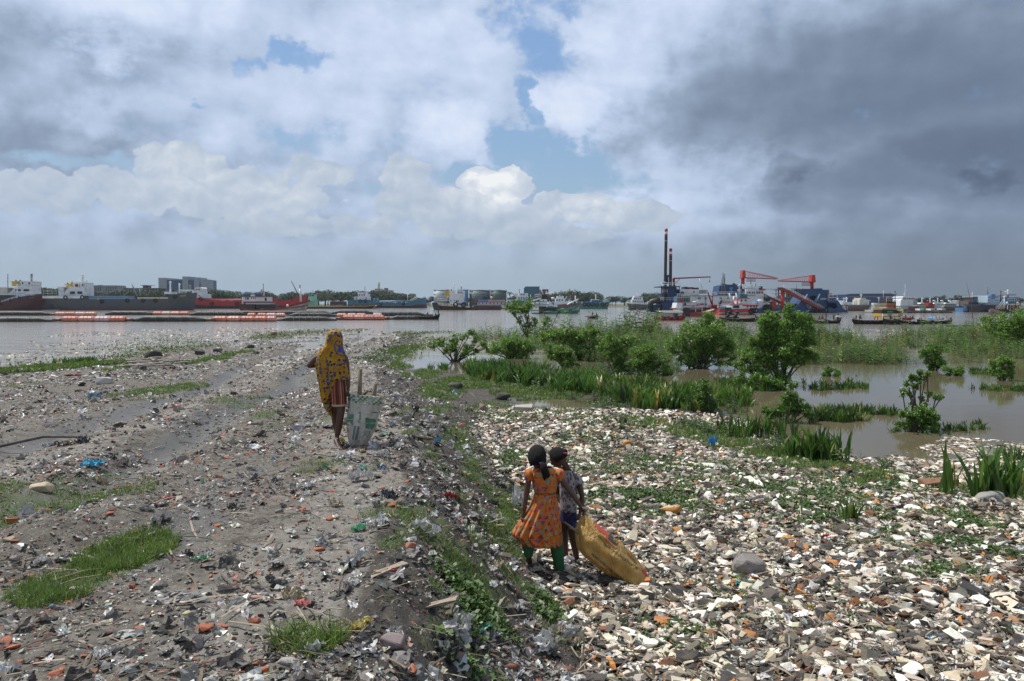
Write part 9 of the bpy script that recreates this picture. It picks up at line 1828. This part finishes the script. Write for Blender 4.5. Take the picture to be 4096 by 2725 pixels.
 one('plastic_bag', 2850, 1800, 44, (.7, .6, 1.0), film('bright blue bag', (.05, .30, .58)), 'bright blue bag in the upper rubble', 'bag', kind='sheet'); one('plastic_sheet', 3320, 1880, 70, (1, .35, .15), film('royal blue sheet', (.03, .15, .62)), 'royal blue plastic sheet by the grass edge of the rubble', 'plastic sheet', kind='sheet'); one('plastic_bag', 2072, 2035, 62, (.8, .5, 1.1), film('white bag', (.62, .62, .60)), 'white plastic bag peaked like a tent left of the orange dress', 'bag', kind='sheet')
 one('snack_wrapper', 2975, 2350, 78, (1, .6, .25), film('teal wrapper', (.02, .30, .30)), 'teal snack wrapper in front of the large grey boulder', 'wrapper', kind='sheet'); one('snack_wrapper', 3740, 1985, 62, (1, .8, .25), film('pink red wrapper', (.55, .08, .09)), 'pink red wrapper in front of the brown slab', 'wrapper', kind='sheet'); one('plastic_cup', 3315, 2165, 40, (1, .8, .6), film('crimson scrap', (.45, .01, .03)), 'crimson plastic scrap in the right rubble', 'scrap', kind='sheet'); one('cloth_scrap', 1800, 2000, 50, (1, .7, .4), film('dark red cloth', (.30, .02, .02)), 'dark red cloth scrap on the slope', 'cloth', kind='sheet')
 one('plastic_bag', 1435, 2125, 58, (1, .6, .4), film('mint bag', (.16, .45, .26)), 'mint green torn bag at the top of the slope', 'bag', kind='sheet'); one('plastic_bag', 1445, 1925, 100, (1, .6, .3), film('dirty white bag', (.50, .49, .46)), 'large dirty white bag at the crest right of the path', 'bag', kind='sheet'); one('plastic_bag', 1830, 2520, 130, (1, .8, .35), film('grey white bag', (.42, .42, .40)), 'large crumpled grey white bag on the lower slope', 'bag', kind='sheet'); one('paper_scrap', 2560, 2600, 60, (1, .7, .4), film('pale blue paper', (.5, .62, .68)), 'pale blue and white paper scrap at the lower slope foot', 'paper', kind='sheet')
 one('paper_scrap', 2850, 2490, 62, (1, .6, .3), film('white blue paper', (.60, .68, .70)), 'white torn paper in the lower rubble', 'paper', kind='sheet'); one('snack_wrapper', 800, 2245, 80, (1, .3, .2), film('green foil wrapper', (.10, .30, .14)), 'green and silver foil wrapper in the middle mud', 'wrapper', kind='sheet'); one('plastic_sheet', 720, 2395, 210, (1, .45, .05), film('grey film sheet', (.20, .19, .18)), 'flat dull grey film sheet on the lower middle mud', 'plastic sheet', kind='sheet', sink=.3)
 g = onground(640, 2490); V = []
 a = onground(-30, 1800); b = onground(350, 1765); q = MB(a); q.tube([a + Vector((0, 0, .03)), a.lerp(b, .5) + Vector((0, .1, .12)), b + Vector((0, 0, .06))], [.03, .025, .012], 8); tag(q.build('fallen_branch', mat('grey branch', (.13, .11, .09), .9, .3, 12)), 'long bare branch lying on the left mud', 'branch')
 a = onground(1095, 1345); q = MB(a); q.tube([a - Vector((0, 0, .05)), a + Vector((.02, 0, .42))], [.30, .33], 9); tag(q.build('stump', mat('brown stump', (.17, .09, .05), .9, .4, 5)), 'brown stump on the far tip of the bank', 'stump')
 for i, (px, py, w) in enumerate(((800, 1420, 60), (870, 1408, 44), (610, 1432, 90), (1000, 1392, 40), (330, 1545, 40), (1820, 1555, 80), (2010, 1600, 70))):
  one('mud_clod', px, py, w, (1, .6, .5), obj_mat('dark mud', (.05, .045, .038)), 'dark lump of mud on the %s' % ('far bank crest', 'far bank crest right of the first', 'left shore near the driftwood', 'far bank near the tip', 'left bank by the pale sack', 'bank of the pond', 'edge of the puddle')[i], 'mud lump', n=40, jag=.2)
 for i in range(22):
  px, py = 620 + rs.normal() * 110, 1455 + rs.normal() * 12; a = onground(px, py); L = .5 + 1.1 * rs.random(); d = Vector((1, rs.normal() * .5, .04 * rs.normal())).normalized(); q = MB(a); q.tube([a + Vector((0, 0, .08)) - d * L / 2, a + Vector((0, 0, .12)), a + Vector((0, 0, .08)) + d * L / 2], [.04, .05, .03], 6); tag(q.build('driftwood_stick', mat('bleached driftwood', (.30, .26, .21), .9, .3, 10)), 'bleached stick in the driftwood heap on the left bank', 'driftwood', 'sticks of the driftwood heap')
 for i in range(9):
  a = onground(1500 + rs.normal() * 30, 1432 + i * 2.2); d = Vector((1, .12 * rs.normal(), 0)).normalized(); q = MB(a); q.tube([a + Vector((0, 0, .03)) - d * .5, a + Vector((0, 0, .04)) + d * .5], .012, 5); tag(q.build('thin_stick', mat('dark stick', (.12, .10, .08), .9)), 'thin dark stick lying right of the scarfed head', 'stick', 'thin sticks right of the scarf')
singles()
def ordinals():
 from collections import defaultdict
 d = defaultdict(list); W = ['first', 'second', 'third', 'fourth', 'fifth', 'sixth', 'seventh', 'eighth', 'ninth', 'tenth', 'eleventh', 'twelfth']
 for o in bpy.data.objects:
  if o.parent is None and 'label' in o: d[o['label']].append(o)
 for k, L in d.items():
  if 1 < len(L) <= 12 and len(k.split()) <= 12:
   for i, o in enumerate(sorted(L, key=lambda o: o.location.x / max(o.location.y, 1))): o['label'] = W[i] + ' from the left, ' + k
ordinals()
# == humid air
def haze():
 q = MB((0, 0, 0)); q.box((-1100, -40, -1.6), (1100, 1300, 48)); m = bpy.data.materials.new('humid air'); m.use_nodes = True; t = NT(m.node_tree); t.n.clear()
 o = t.n.new('ShaderNodeOutputMaterial'); v = t.n.new('ShaderNodeVolumePrincipled'); v.inputs['Density'].default_value = .00007; v.inputs['Color'].default_value = (.80, .88, 1, 1); v.inputs['Anisotropy'].default_value = .3; t.l.new(v.outputs[0], o.inputs[1])
 tag(q.build('haze', m), kind='stuff')
haze()
